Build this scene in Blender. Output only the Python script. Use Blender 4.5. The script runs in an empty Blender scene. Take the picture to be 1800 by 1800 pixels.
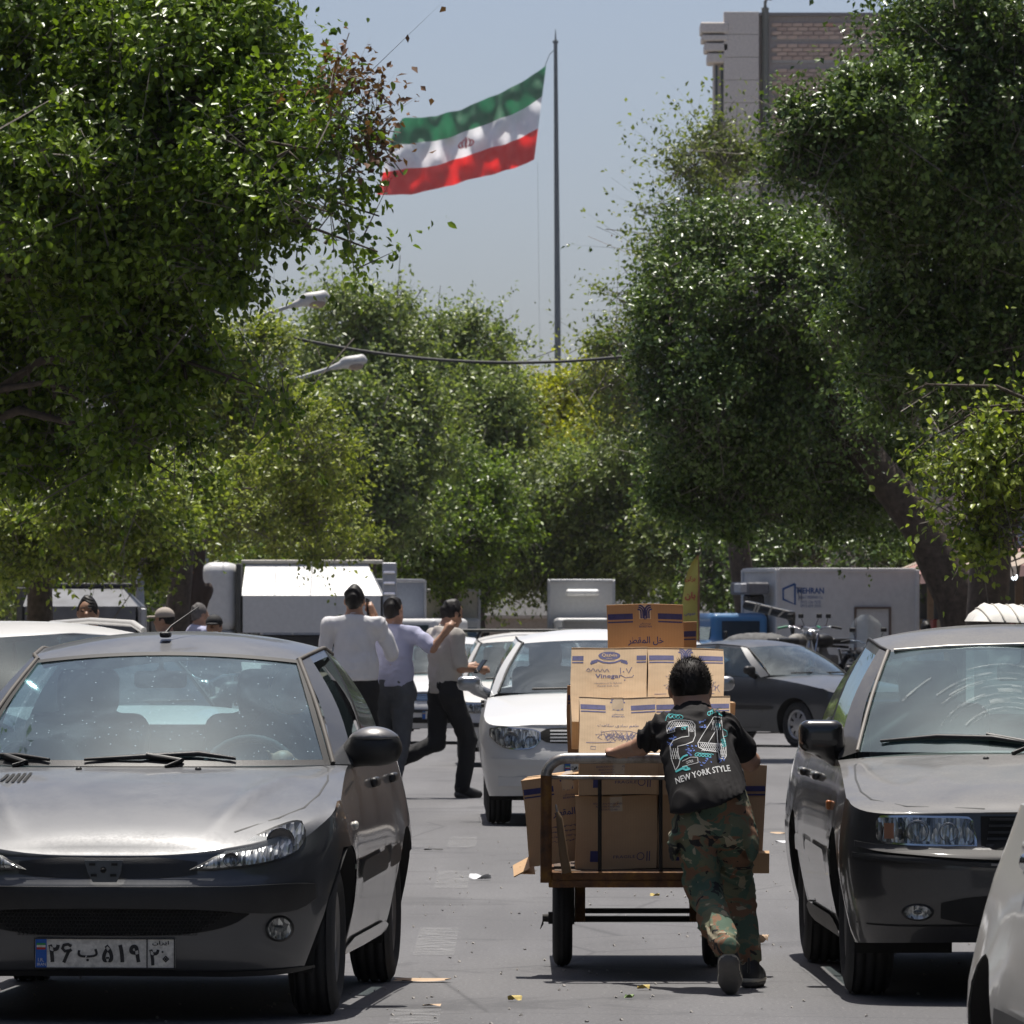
import bpy, math, random, unicodedata
import numpy as np
from mathutils import Vector, Matrix, Euler
from mathutils.bvhtree import BVHTree

R = math.radians
rng = np.random.default_rng(7)
random.seed(7)
sc = bpy.context.scene
COL = sc.collection

# ------------------------------------------------------------------ camera, sky, sun, exposure
EYE = 1.5
FPX = 12800.0            # focal length in pixels of the 1800 px photograph
HZ = 1080.0              # eye-level row of the photograph
cam_d = bpy.data.cameras.new('camera')
cam = bpy.data.objects.new('camera', cam_d); COL.objects.link(cam)
cam.location = (0, 0, EYE); cam.rotation_euler = (R(90), 0, 0)
cam_d.sensor_width = 36; cam_d.lens = FPX / 1800 * 36
cam_d.shift_y = (HZ - 900) / 1800
cam_d.clip_start = .5; cam_d.clip_end = 9000
cam_d.dof.use_dof = True; cam_d.dof.focus_distance = 28.9; cam_d.dof.aperture_fstop = 30
sc.camera = cam

SUN_EL, SUN_AZ = 74.5, -5.0          # azimuth from +Y (ahead of the camera) towards +X
sun_d = bpy.data.lights.new('sun', 'SUN'); sun_d.energy = 5.0; sun_d.angle = R(.53); sun_d.color = (1, .955, .88)
sun = bpy.data.objects.new('sun', sun_d); COL.objects.link(sun)
_sd = Vector((math.sin(R(SUN_AZ)) * math.cos(R(SUN_EL)), math.cos(R(SUN_AZ)) * math.cos(R(SUN_EL)), math.sin(R(SUN_EL))))
sun.rotation_euler = _sd.to_track_quat('Z', 'Y').to_euler(); sun.location = (0, 40, 60)

world = bpy.data.worlds.new('World'); sc.world = world; world.use_nodes = True
_nt = world.node_tree; _bg = _nt.nodes['Background']
_sky = _nt.nodes.new('ShaderNodeTexSky'); _sky.sky_type = 'NISHITA'; _sky.sun_disc = False
_sky.sun_elevation = R(SUN_EL); _sky.sun_rotation = R(SUN_AZ)
_sky.altitude = 1200; _sky.air_density = .62; _sky.dust_density = 6.0; _sky.ozone_density = .6
_nt.links.new(_sky.outputs[0], _bg.inputs[0]); _bg.inputs[1].default_value = .108
sc.view_settings.view_transform = 'Standard'; sc.view_settings.look = 'None'
sc.view_settings.exposure = 0.22; sc.view_settings.gamma = 1.0; sc.view_settings.use_curve_mapping = False
sc.cycles.use_denoising = True
sc.cycles.max_bounces = 6; sc.cycles.transparent_max_bounces = 16; sc.cycles.transmission_bounces = 6
sc.cycles.caustics_reflective = False; sc.cycles.caustics_refractive = False
sc.cycles.sample_clamp_indirect = 6

def gz(Y):
    """road height: level near the camera, then a gentle fall"""
    if Y < 50: return 0.0
    return -.0052 * (min(Y, 150) - 50)

def P(px, py, Y):
    """photo pixel + distance -> point in the place"""
    return Vector(((px - 900) * Y / FPX, Y, EYE + (HZ - py) * Y / FPX))

# ------------------------------------------------------------------ materials
MATS = {}
def nodes(name):
    m = bpy.data.materials.new(name); m.use_nodes = True
    nt = m.node_tree
    return m, nt, nt.nodes['Principled BSDF']
def setp(b, **k):
    for kk, v in k.items():
        kk = kk.replace('_', ' ')
        if kk == 'Base Color' and len(v) == 3: v = (*v, 1)
        b.inputs[kk].default_value = v
def N(nt, t, **k):
    n = nt.nodes.new(t)
    for kk, v in k.items():
        if kk.startswith('i_'):
            key = kk[2:].replace('_', ' ')
            n.inputs[key].default_value = v
        else: setattr(n, kk, v)
    return n
def ramp(nt, fac, stops, interp='LINEAR'):
    r = nt.nodes.new('ShaderNodeValToRGB'); cr = r.color_ramp; cr.interpolation = interp
    while len(cr.elements) < len(stops): cr.elements.new(.5)
    for e, (p, c) in zip(cr.elements, stops):
        e.position = p; e.color = (*c, 1) if len(c) == 3 else c
    nt.links.new(fac, r.inputs[0]); return r
def mixc(nt, fac, a, b, blend='MIX'):
    n = nt.nodes.new('ShaderNodeMix'); n.data_type = 'RGBA'; n.blend_type = blend
    for s, v in ((n.inputs[0], fac), (n.inputs[6], a), (n.inputs[7], b)):
        if hasattr(v, 'is_output'): nt.links.new(v, s)
        else: s.default_value = (*v, 1) if isinstance(v, (tuple, list)) and len(v) == 3 else v
    return n.outputs[2]
def noise(nt, scale, detail=4, rough=.55, coord='Object', dist=0.0, vec=None):
    tc = nt.nodes.new('ShaderNodeTexCoord')
    n = nt.nodes.new('ShaderNodeTexNoise'); n.inputs['Scale'].default_value = scale
    n.inputs['Detail'].default_value = detail; n.inputs['Roughness'].default_value = rough; n.inputs['Distortion'].default_value = dist
    nt.links.new(vec if vec is not None else tc.outputs[coord], n.inputs['Vector'])
    return n.outputs[0]
def bump(nt, b, h, strength=.3, dist=.01):
    n = nt.nodes.new('ShaderNodeBump'); n.inputs['Strength'].default_value = strength; n.inputs['Distance'].default_value = dist
    nt.links.new(h, n.inputs['Height']); nt.links.new(n.outputs[0], b.inputs['Normal'])

def mat(name, color, rough=.6, metal=0.0, var=.12, scale=12, bmp=0.0, bscale=60, spec=.5, coat=0.0, sheen=0.0):
    """plain surface with mottled colour and optional fine relief"""
    if name in MATS: return MATS[name]
    m, nt, b = nodes(name)
    setp(b, Roughness=rough, Metallic=metal, Specular_IOR_Level=spec, Coat_Weight=coat)
    if sheen: setp(b, Sheen_Weight=sheen)
    c = np.array(color)
    f = noise(nt, scale)
    r = ramp(nt, f, [(.3, tuple(c * (1 - var))), (.7, tuple(np.minimum(c * (1 + var), 1)))])
    nt.links.new(r.outputs[0], b.inputs['Base Color'])
    if bmp: bump(nt, b, noise(nt, bscale, 5), bmp)
    MATS[name] = m; return m

def paint(name, color, metal=.0, rough=.32, dust=.25, dcol=(.30, .27, .23), coat=.7, flake=0.0, dscale=5):
    """car paint with a clear coat; dust gathers in patches, more of it on faces that look up"""
    if name in MATS: return MATS[name]
    m, nt, b = nodes(name)
    setp(b, Metallic=metal, Coat_Weight=coat, Coat_Roughness=.06)
    geo = nt.nodes.new('ShaderNodeNewGeometry'); sx = nt.nodes.new('ShaderNodeSeparateXYZ')
    nt.links.new(geo.outputs['Normal'], sx.inputs[0])
    up = N(nt, 'ShaderNodeMapRange'); nt.links.new(sx.outputs[2], up.inputs[0])
    up.inputs[1].default_value = .15; up.inputs[2].default_value = .95; up.inputs[3].default_value = .12; up.inputs[4].default_value = 1
    n1 = noise(nt, dscale, 6, .65); n2 = noise(nt, 90, 3, .7)
    r1 = ramp(nt, n1, [(.25, (.35,) * 3), (.75, (1,) * 3)])
    r2 = ramp(nt, n2, [(.35, (.65,) * 3), (.65, (1,) * 3)])
    mu = N(nt, 'ShaderNodeMath', operation='MULTIPLY'); nt.links.new(r1.outputs[0], mu.inputs[0]); nt.links.new(up.outputs[0], mu.inputs[1])
    mu2 = N(nt, 'ShaderNodeMath', operation='MULTIPLY'); nt.links.new(mu.outputs[0], mu2.inputs[0]); nt.links.new(r2.outputs[0], mu2.inputs[1])
    mu3 = N(nt, 'ShaderNodeMath', operation='MULTIPLY'); nt.links.new(mu2.outputs[0], mu3.inputs[0]); mu3.inputs[1].default_value = dust
    nt.links.new(mixc(nt, mu3.outputs[0], color, dcol), b.inputs['Base Color'])
    rr = N(nt, 'ShaderNodeMapRange'); nt.links.new(mu3.outputs[0], rr.inputs[0]); rr.inputs[2].default_value = max(dust, .01)
    rr.inputs[3].default_value = rough; rr.inputs[4].default_value = min(rough + dust * .9, .85)
    nt.links.new(rr.outputs[0], b.inputs['Roughness'])
    cw = N(nt, 'ShaderNodeMapRange'); nt.links.new(mu3.outputs[0], cw.inputs[0]); cw.inputs[2].default_value = max(dust, .01)
    cw.inputs[3].default_value = coat; cw.inputs[4].default_value = max(coat * (1 - 1.5 * dust), 0)
    nt.links.new(cw.outputs[0], b.inputs['Coat Weight'])
    if metal: setp(b, Metallic=metal)
    bump(nt, b, noise(nt, 3.0, 2), .10, .02)
    MATS[name] = m; return m

def glass(name, tint=(.72, .86, .86), dirt_sheen=.12, dcol=(.55, .56, .54), rough=.02, speck=0.0, refl=1.0):
    """thin pane: mirror reflection by angle over tinted see-through, with a film of dust, on some panes also painted sheen"""
    if name in MATS: return MATS[name]
    m = bpy.data.materials.new(name); m.use_nodes = True; nt = m.node_tree
    nt.nodes.remove(nt.nodes['Principled BSDF']); out = nt.nodes['Material Output']
    tr = N(nt, 'ShaderNodeBsdfTransparent'); tr.inputs[0].default_value = (*tint, 1)
    gl = N(nt, 'ShaderNodeBsdfGlossy'); gl.inputs[1].default_value = rough; gl.inputs[0].default_value = (.80, .95, 1, 1)
    geo = nt.nodes.new('ShaderNodeNewGeometry'); dt = N(nt, 'ShaderNodeVectorMath', operation='DOT_PRODUCT')
    nt.links.new(geo.outputs['Normal'], dt.inputs[0]); nt.links.new(geo.outputs['Incoming'], dt.inputs[1])
    ab = N(nt, 'ShaderNodeMath', operation='ABSOLUTE'); nt.links.new(dt.outputs['Value'], ab.inputs[0])
    om = N(nt, 'ShaderNodeMath', operation='SUBTRACT'); om.inputs[0].default_value = 1; nt.links.new(ab.outputs[0], om.inputs[1])
    pw = N(nt, 'ShaderNodeMath', operation='POWER'); pw.inputs[1].default_value = 4.2; nt.links.new(om.outputs[0], pw.inputs[0])
    fm = N(nt, 'ShaderNodeMath', operation='MULTIPLY_ADD'); fm.inputs[1].default_value = .9 * refl; fm.inputs[2].default_value = .075 * refl; fm.use_clamp = True
    nt.links.new(pw.outputs[0], fm.inputs[0])
    mx = N(nt, 'ShaderNodeMixShader'); nt.links.new(fm.outputs[0], mx.inputs[0]); nt.links.new(tr.outputs[0], mx.inputs[1]); nt.links.new(gl.outputs[0], mx.inputs[2])
    df = N(nt, 'ShaderNodeBsdfDiffuse'); df.inputs[0].default_value = (*dcol, 1)
    n1 = noise(nt, 2.6, 6, .62, dist=1.2)
    r1 = ramp(nt, n1, [(.32, (dirt_sheen * .25,) * 3), (.52, (dirt_sheen * .7,) * 3), (.72, (min(dirt_sheen * 1.7, 1),) * 3)])
    fac = r1.outputs[0]
    if speck:
        tc = nt.nodes.new('ShaderNodeTexCoord')
        vo = N(nt, 'ShaderNodeTexVoronoi'); vo.inputs['Scale'].default_value = 62; vo.inputs['Randomness'].default_value = 1.0; nt.links.new(tc.outputs['Object'], vo.inputs['Vector'])
        vr = ramp(nt, vo.outputs['Distance'], [(.0, (speck,) * 3), (.08, (speck * .7,) * 3), (.24, (0, 0, 0))])
        va = N(nt, 'ShaderNodeSeparateColor'); nt.links.new(vo.outputs['Color'], va.inputs[0])
        gt = N(nt, 'ShaderNodeMath', operation='GREATER_THAN'); gt.inputs[1].default_value = .85; nt.links.new(va.outputs[0], gt.inputs[0])
        mm = N(nt, 'ShaderNodeMath', operation='MULTIPLY'); nt.links.new(vr.outputs[0], mm.inputs[0]); nt.links.new(gt.outputs[0], mm.inputs[1])
        ad = N(nt, 'ShaderNodeMath', operation='ADD'); ad.use_clamp = True
        nt.links.new(fac, ad.inputs[0]); nt.links.new(mm.outputs[0], ad.inputs[1]); fac = ad.outputs[0]
    mx2 = N(nt, 'ShaderNodeMixShader'); nt.links.new(fac, mx2.inputs[0]); nt.links.new(mx.outputs[0], mx2.inputs[1]); nt.links.new(df.outputs[0], mx2.inputs[2])
    nt.links.new(mx2.outputs[0], out.inputs[0])
    MATS[name] = m; return m

def leafmat(name, c1, c2, trans=.35, rough=.42, c3=None):
    """leaves: each leaf its own shade, gloss on top and light coming through"""
    if name in MATS: return MATS[name]
    m, nt, b = nodes(name); out = nt.nodes['Material Output']
    geo = nt.nodes.new('ShaderNodeNewGeometry')
    st = [(0, c1), (.85, c2)] + ([(.93, c3)] if c3 else [])
    r = ramp(nt, geo.outputs['Random Per Island'], st)
    big = ramp(nt, noise(nt, .9, 3), [(.3, (.8,) * 3), (.7, (1.15,) * 3)])
    col = mixc(nt, 1.0, r.outputs[0], big.outputs[0], 'MULTIPLY')
    nt.links.new(col, b.inputs['Base Color']); setp(b, Roughness=rough, Specular_IOR_Level=.36)
    t = N(nt, 'ShaderNodeBsdfTranslucent')
    tcol = mixc(nt, 1.0, col, (1.5, 1.6, .6), 'MULTIPLY'); nt.links.new(tcol, t.inputs[0])
    mx = N(nt, 'ShaderNodeMixShader'); mx.inputs[0].default_value = trans
    nt.links.new(b.outputs[0], mx.inputs[1]); nt.links.new(t.outputs[0], mx.inputs[2]); nt.links.new(mx.outputs[0], out.inputs[0])
    MATS[name] = m; return m

# ------------------------------------------------------------------ mesh helpers
def link(name, me, parent=None, kind=None):
    o = bpy.data.objects.new(name, me); COL.objects.link(o)
    if parent is not None: o.parent = parent
    if kind: o['kind'] = kind
    return o
def smooth_all(me, flag=True):
    me.polygons.foreach_set('use_smooth', [flag] * len(me.polygons))
def raw_mesh(name, v, f, m=None, smooth=False):
    me = bpy.data.meshes.new(name); me.from_pydata([tuple(p) for p in v], [], [tuple(int(i) for i in q) for q in f]); me.update()
    if m: me.materials.append(m)
    if smooth: smooth_all(me)
    return me
def np_mesh(name, v, quads, m=None, smooth=False):
    """fast mesh from numpy arrays (n,3) and faces (k,3|4)"""
    me = bpy.data.meshes.new(name); nv, nf, k = len(v), len(quads), quads.shape[1]
    me.vertices.add(nv); me.vertices.foreach_set('co', np.ascontiguousarray(v, np.float32).ravel())
    me.loops.add(nf * k); me.loops.foreach_set('vertex_index', np.ascontiguousarray(quads, np.int32).ravel())
    me.polygons.add(nf); me.polygons.foreach_set('loop_start', np.arange(0, nf * k, k, dtype=np.int32))
    me.polygons.foreach_set('loop_total', np.full(nf, k, np.int32))
    me.update(calc_edges=True)
    if m: me.materials.append(m)
    if smooth: smooth_all(me)
    return me
def thing(name, label, cat, loc=(0, 0, 0), rotz=0.0, group=None):
    o = bpy.data.objects.new(name, None); COL.objects.link(o)
    o.location = loc; o.rotation_euler = (0, 0, rotz); o.empty_display_size = .2
    o['label'] = label; o['category'] = cat
    if group: o['group'] = group
    return o
def tag(o, label, cat, group=None):
    o['label'] = label; o['category'] = cat
    if group: o['group'] = group
    return o

class MB:
    """collects shapes into one mesh"""
    def __init__(s): s.v = []; s.f = []; s.mi = []; s.sm = []
    def add(s, v, f, mi=0, smooth=False):
        b = len(s.v); s.v += [tuple(p) for p in v]
        for q in f: s.f.append(tuple(b + int(i) for i in q)); s.mi.append(mi); s.sm.append(smooth)
        return s
    def box(s, c, d, rot=None, mi=0, bev=0.0):
        x, y, z = d[0] / 2, d[1] / 2, d[2] / 2
        if bev <= 0:
            v = [Vector((a, b, e)) for a in (-x, x) for b in (-y, y) for e in (-z, z)]
            f = [(0, 1, 3, 2), (4, 6, 7, 5), (0, 4, 5, 1), (2, 3, 7, 6), (0, 2, 6, 4), (1, 5, 7, 3)]
        else:
            v = []; idx = {}
            for a in (-1, 1):
                for b in (-1, 1):
                    for e in (-1, 1):
                        for k in range(3):
                            p = [a * x, b * y, e * z]
                            for j in range(3):
                                if j != k: p[j] -= bev * (a, b, e)[j]
                            idx[(a, b, e, k)] = len(v); v.append(Vector(p))
            f = []
            for k in range(3):
                i, j = (k + 1) % 3, (k + 2) % 3
                for sg in (-1, 1):
                    q = []
                    for (u, w) in ((-1, -1), (1, -1), (1, 1), (-1, 1)):
                        t = [0, 0, 0]; t[k] = sg; t[i] = u; t[j] = w; q.append(idx[(*t, k)])
                    f.append(q if sg > 0 else q[::-1])
            for k in range(3):
                i, j = (k + 1) % 3, (k + 2) % 3
                for u in (-1, 1):
                    for w in (-1, 1):
                        q = []
                        for (sg, kk) in ((-1, i), (1, i), (1, j), (-1, j)):
                            t = [0, 0, 0]; t[k] = sg; t[i] = u; t[j] = w; q.append(idx[(*t, kk)])
                        f.append(q if u * w < 0 else q[::-1])
            for a in (-1, 1):
                for b in (-1, 1):
                    for e in (-1, 1):
                        q = [idx[(a, b, e, k)] for k in range(3)]
                        f.append(q if a * b * e > 0 else q[::-1])
        if rot is not None: v = [rot @ p for p in v]
        c = Vector(c); return s.add([p + c for p in v], f, mi)
    def tube(s, pts, rad, n=8, mi=0, caps=True, smooth=True):
        pts = [Vector(p) for p in pts]; m = len(pts)
        rad = rad if hasattr(rad, '__len__') else [rad] * m
        v = []; f = []; ref = None
        for i in range(m):
            t = (pts[min(i + 1, m - 1)] - pts[max(i - 1, 0)]).normalized()
            if ref is None:
                ref = Vector((0, 0, 1)) if abs(t.z) < .9 else Vector((1, 0, 0))
            a = (ref - t * ref.dot(t))
            if a.length < 1e-5: a = t.orthogonal()
            a.normalize(); b = t.cross(a); ref = a
            for k in range(n):
                th = 2 * math.pi * k / n; v.append(pts[i] + (a * math.cos(th) + b * math.sin(th)) * rad[i])
        for i in range(m - 1):
            for k in range(n):
                f.append((i * n + k, i * n + (k + 1) % n, (i + 1) * n + (k + 1) % n, (i + 1) * n + k))
        s.add(v, f, mi, smooth)
        if caps: s.add(v[:n], [tuple(range(n))[::-1]], mi); s.add(v[-n:], [tuple(range(n))], mi)
        return s
    def lathe(s, prof, n=24, axis='x', c=(0, 0, 0), mi=0, smooth=True, close=False):
        """prof: (along axis, radius) pairs"""
        v = []; f = []; m = len(prof); c = Vector(c)
        for (h, r) in prof:
            for k in range(n):
                t = 2 * math.pi * k / n; a, b = r * math.cos(t), r * math.sin(t)
                v.append(c + Vector({'x': (h, a, b), 'y': (a, h, b), 'z': (a, b, h)}[axis]))
        for i in range(m if close else m - 1):
            j = (i + 1) % m
            for k in range(n): f.append((i * n + k, i * n + (k + 1) % n, j * n + (k + 1) % n, j * n + k))
        return s.add(v, f, mi, smooth)
    def grid(s, rows, mi=0, smooth=True, flip=False):
        """rows: list of equal-length point lists"""
        m, n = len(rows), len(rows[0]); v = [p for r in rows for p in r]; f = []
        for i in range(m - 1):
            for k in range(n - 1):
                q = (i * n + k, i * n + k + 1, (i + 1) * n + k + 1, (i + 1) * n + k)
                f.append(q[::-1] if flip else q)
        return s.add(v, f, mi, smooth)
    def prism(s, poly, a, b, mi=0, smooth=False):
        """poly: 2D->3D callable list; extrude 3D polygon poly by vector from a to b"""
        n = len(poly); a, b = Vector(a), Vector(b)
        v = [Vector(p) + a for p in poly] + [Vector(p) + b for p in poly]
        f = [tuple(range(n))[::-1], tuple(range(n, 2 * n))] + [(k, (k + 1) % n, n + (k + 1) % n, n + k) for k in range(n)]
        return s.add(v, f, mi, smooth)
    def mesh(s, name, *mats):
        me = bpy.data.meshes.new(name); me.from_pydata(s.v, [], s.f); me.update()
        for m in mats: me.materials.append(m)
        me.polygons.foreach_set('material_index', s.mi); me.polygons.foreach_set('use_smooth', s.sm)
        return me
    def build(s, name, mats, parent=None, kind=None):
        if not isinstance(mats, (list, tuple)): mats = [mats]
        return link(name, s.mesh(name, *mats), parent, kind)

def fixn(o):
    """consistent outward normals"""
    import bmesh
    bm = bmesh.new(); bm.from_mesh(o.data); bmesh.ops.recalc_face_normals(bm, faces=bm.faces); bm.to_mesh(o.data); bm.free(); return o

# ------------------------------------------------------------------ writing
_AR = {}
def _forms(ch):
    if ch in _AR: return _AR[ch]
    nm = unicodedata.name(ch, '')
    if not nm.startswith('ARABIC LETTER'): _AR[ch] = None; return None
    nm = {'ARABIC LETTER FARSI YEH': 'ARABIC LETTER FARSI YEH'}.get(nm, nm)
    r = {}
    for k in ('ISOLATED', 'FINAL', 'INITIAL', 'MEDIAL'):
        try: r[k] = unicodedata.lookup(nm + ' ' + k + ' FORM')
        except KeyError: r[k] = None
    _AR[ch] = r; return r
def arabic(s):
    out = []
    for i, ch in enumerate(s):
        fm = _forms(ch)
        if not fm: out.append(ch); continue
        pv = _forms(s[i - 1]) if i else None; nx = _forms(s[i + 1]) if i + 1 < len(s) else None
        jp = bool(pv and pv['INITIAL']); jn = bool(nx and nx['FINAL'] and fm['INITIAL'])
        k = 'MEDIAL' if jp and jn else 'FINAL' if jp else 'INITIAL' if jn else 'ISOLATED'
        out.append(fm[k] or ch)
    return ''.join(out[::-1])
def text_mesh(s, width=None, height=None, bold=0.0, res=2, shear=0.0):
    """flat letters centred on the origin, in x (right) and y (up)"""
    c = bpy.data.curves.new('t', 'FONT'); c.body = s; c.fill_mode = 'FRONT'; c.offset = bold; c.resolution_u = res; c.shear = shear
    o = bpy.data.objects.new('t', c); COL.objects.link(o)
    me = bpy.data.meshes.new_from_object(o.evaluated_get(bpy.context.evaluated_depsgraph_get()))
    bpy.data.objects.remove(o); bpy.data.curves.remove(c)
    n = len(me.vertices); v = np.empty(n * 3, np.float32); me.vertices.foreach_get('co', v); v = v.reshape(-1, 3)
    f = [tuple(p.vertices) for p in me.polygons]; bpy.data.meshes.remove(me)
    if n == 0: return np.zeros((0, 3)), []
    lo, hi = v.min(0), v.max(0); v = v - (lo + hi) / 2
    sx = width / (hi[0] - lo[0]) if width else None; sy = height / (hi[1] - lo[1]) if height else None
    if sx is None: sx = sy
    if sy is None: sy = sx
    v[:, 0] *= sx; v[:, 1] *= sy; v[:, 2] = 0
    return v, f
def stroke(pts, w):
    """flat pen line through 2D points -> verts, faces (z = 0)"""
    pts = [Vector((p[0], p[1])) for p in pts]; v = []; f = []
    for i, p in enumerate(pts):
        t = (pts[min(i + 1, len(pts) - 1)] - pts[max(i - 1, 0)])
        if t.length < 1e-9: t = Vector((1, 0))
        t.normalize(); n = Vector((-t.y, t.x)) * w / 2
        v += [(p.x + n.x, p.y + n.y, 0), (p.x - n.x, p.y - n.y, 0)]
    for i in range(len(pts) - 1): f.append((2 * i, 2 * i + 1, 2 * i + 3, 2 * i + 2))
    return np.array(v), f
class Ink:
    """flat print collected in 2D, then laid on a surface by a mapping (x, y) -> 3D"""
    def __init__(s): s.v = []; s.f = []
    def put(s, vf, at=(0, 0), rot=0.0, sc_=1.0):
        v, f = vf; b = len(s.v); c, si = math.cos(rot), math.sin(rot)
        for p in v: s.v.append((at[0] + sc_ * (c * p[0] - si * p[1]), at[1] + sc_ * (si * p[0] + c * p[1])))
        for q in f: s.f.append(tuple(b + i for i in q))
        return s
    def rect(s, x0, y0, x1, y1):
        n = max(1, int(abs(x1 - x0) / .03)); v = []; f = []
        for i in range(n + 1): x = x0 + (x1 - x0) * i / n; v += [(x, y0, 0), (x, y1, 0)]
        for i in range(n): f.append((2 * i, 2 * i + 2, 2 * i + 3, 2 * i + 1))
        return s.put((np.array(v), f))
    def text(s, t, at, width=None, height=None, bold=0.0, rot=0.0, res=2):
        return s.put(text_mesh(t, width, height, bold, res), at, rot)
    def line(s, pts, w): return s.put(stroke(pts, w))
    def ellipse(s, c, rx, ry, n=28, hole=None):
        a = [(c[0] + rx * math.cos(2 * math.pi * k / n), c[1] + ry * math.sin(2 * math.pi * k / n), 0) for k in range(n)]
        if hole is None: return s.put((np.array(a), [tuple(range(n))]))
        b = [(c[0] + hole * rx * math.cos(2 * math.pi * k / n), c[1] + hole * ry * math.sin(2 * math.pi * k / n), 0) for k in range(n)]
        return s.put((np.array(a + b), [(k, (k + 1) % n, n + (k + 1) % n, n + k) for k in range(n)]))
    def lay(s, name, fn, m, parent):
        if not s.v: return None
        return link(name, raw_mesh(name, [fn(*p) for p in s.v], s.f, m), parent)

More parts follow.
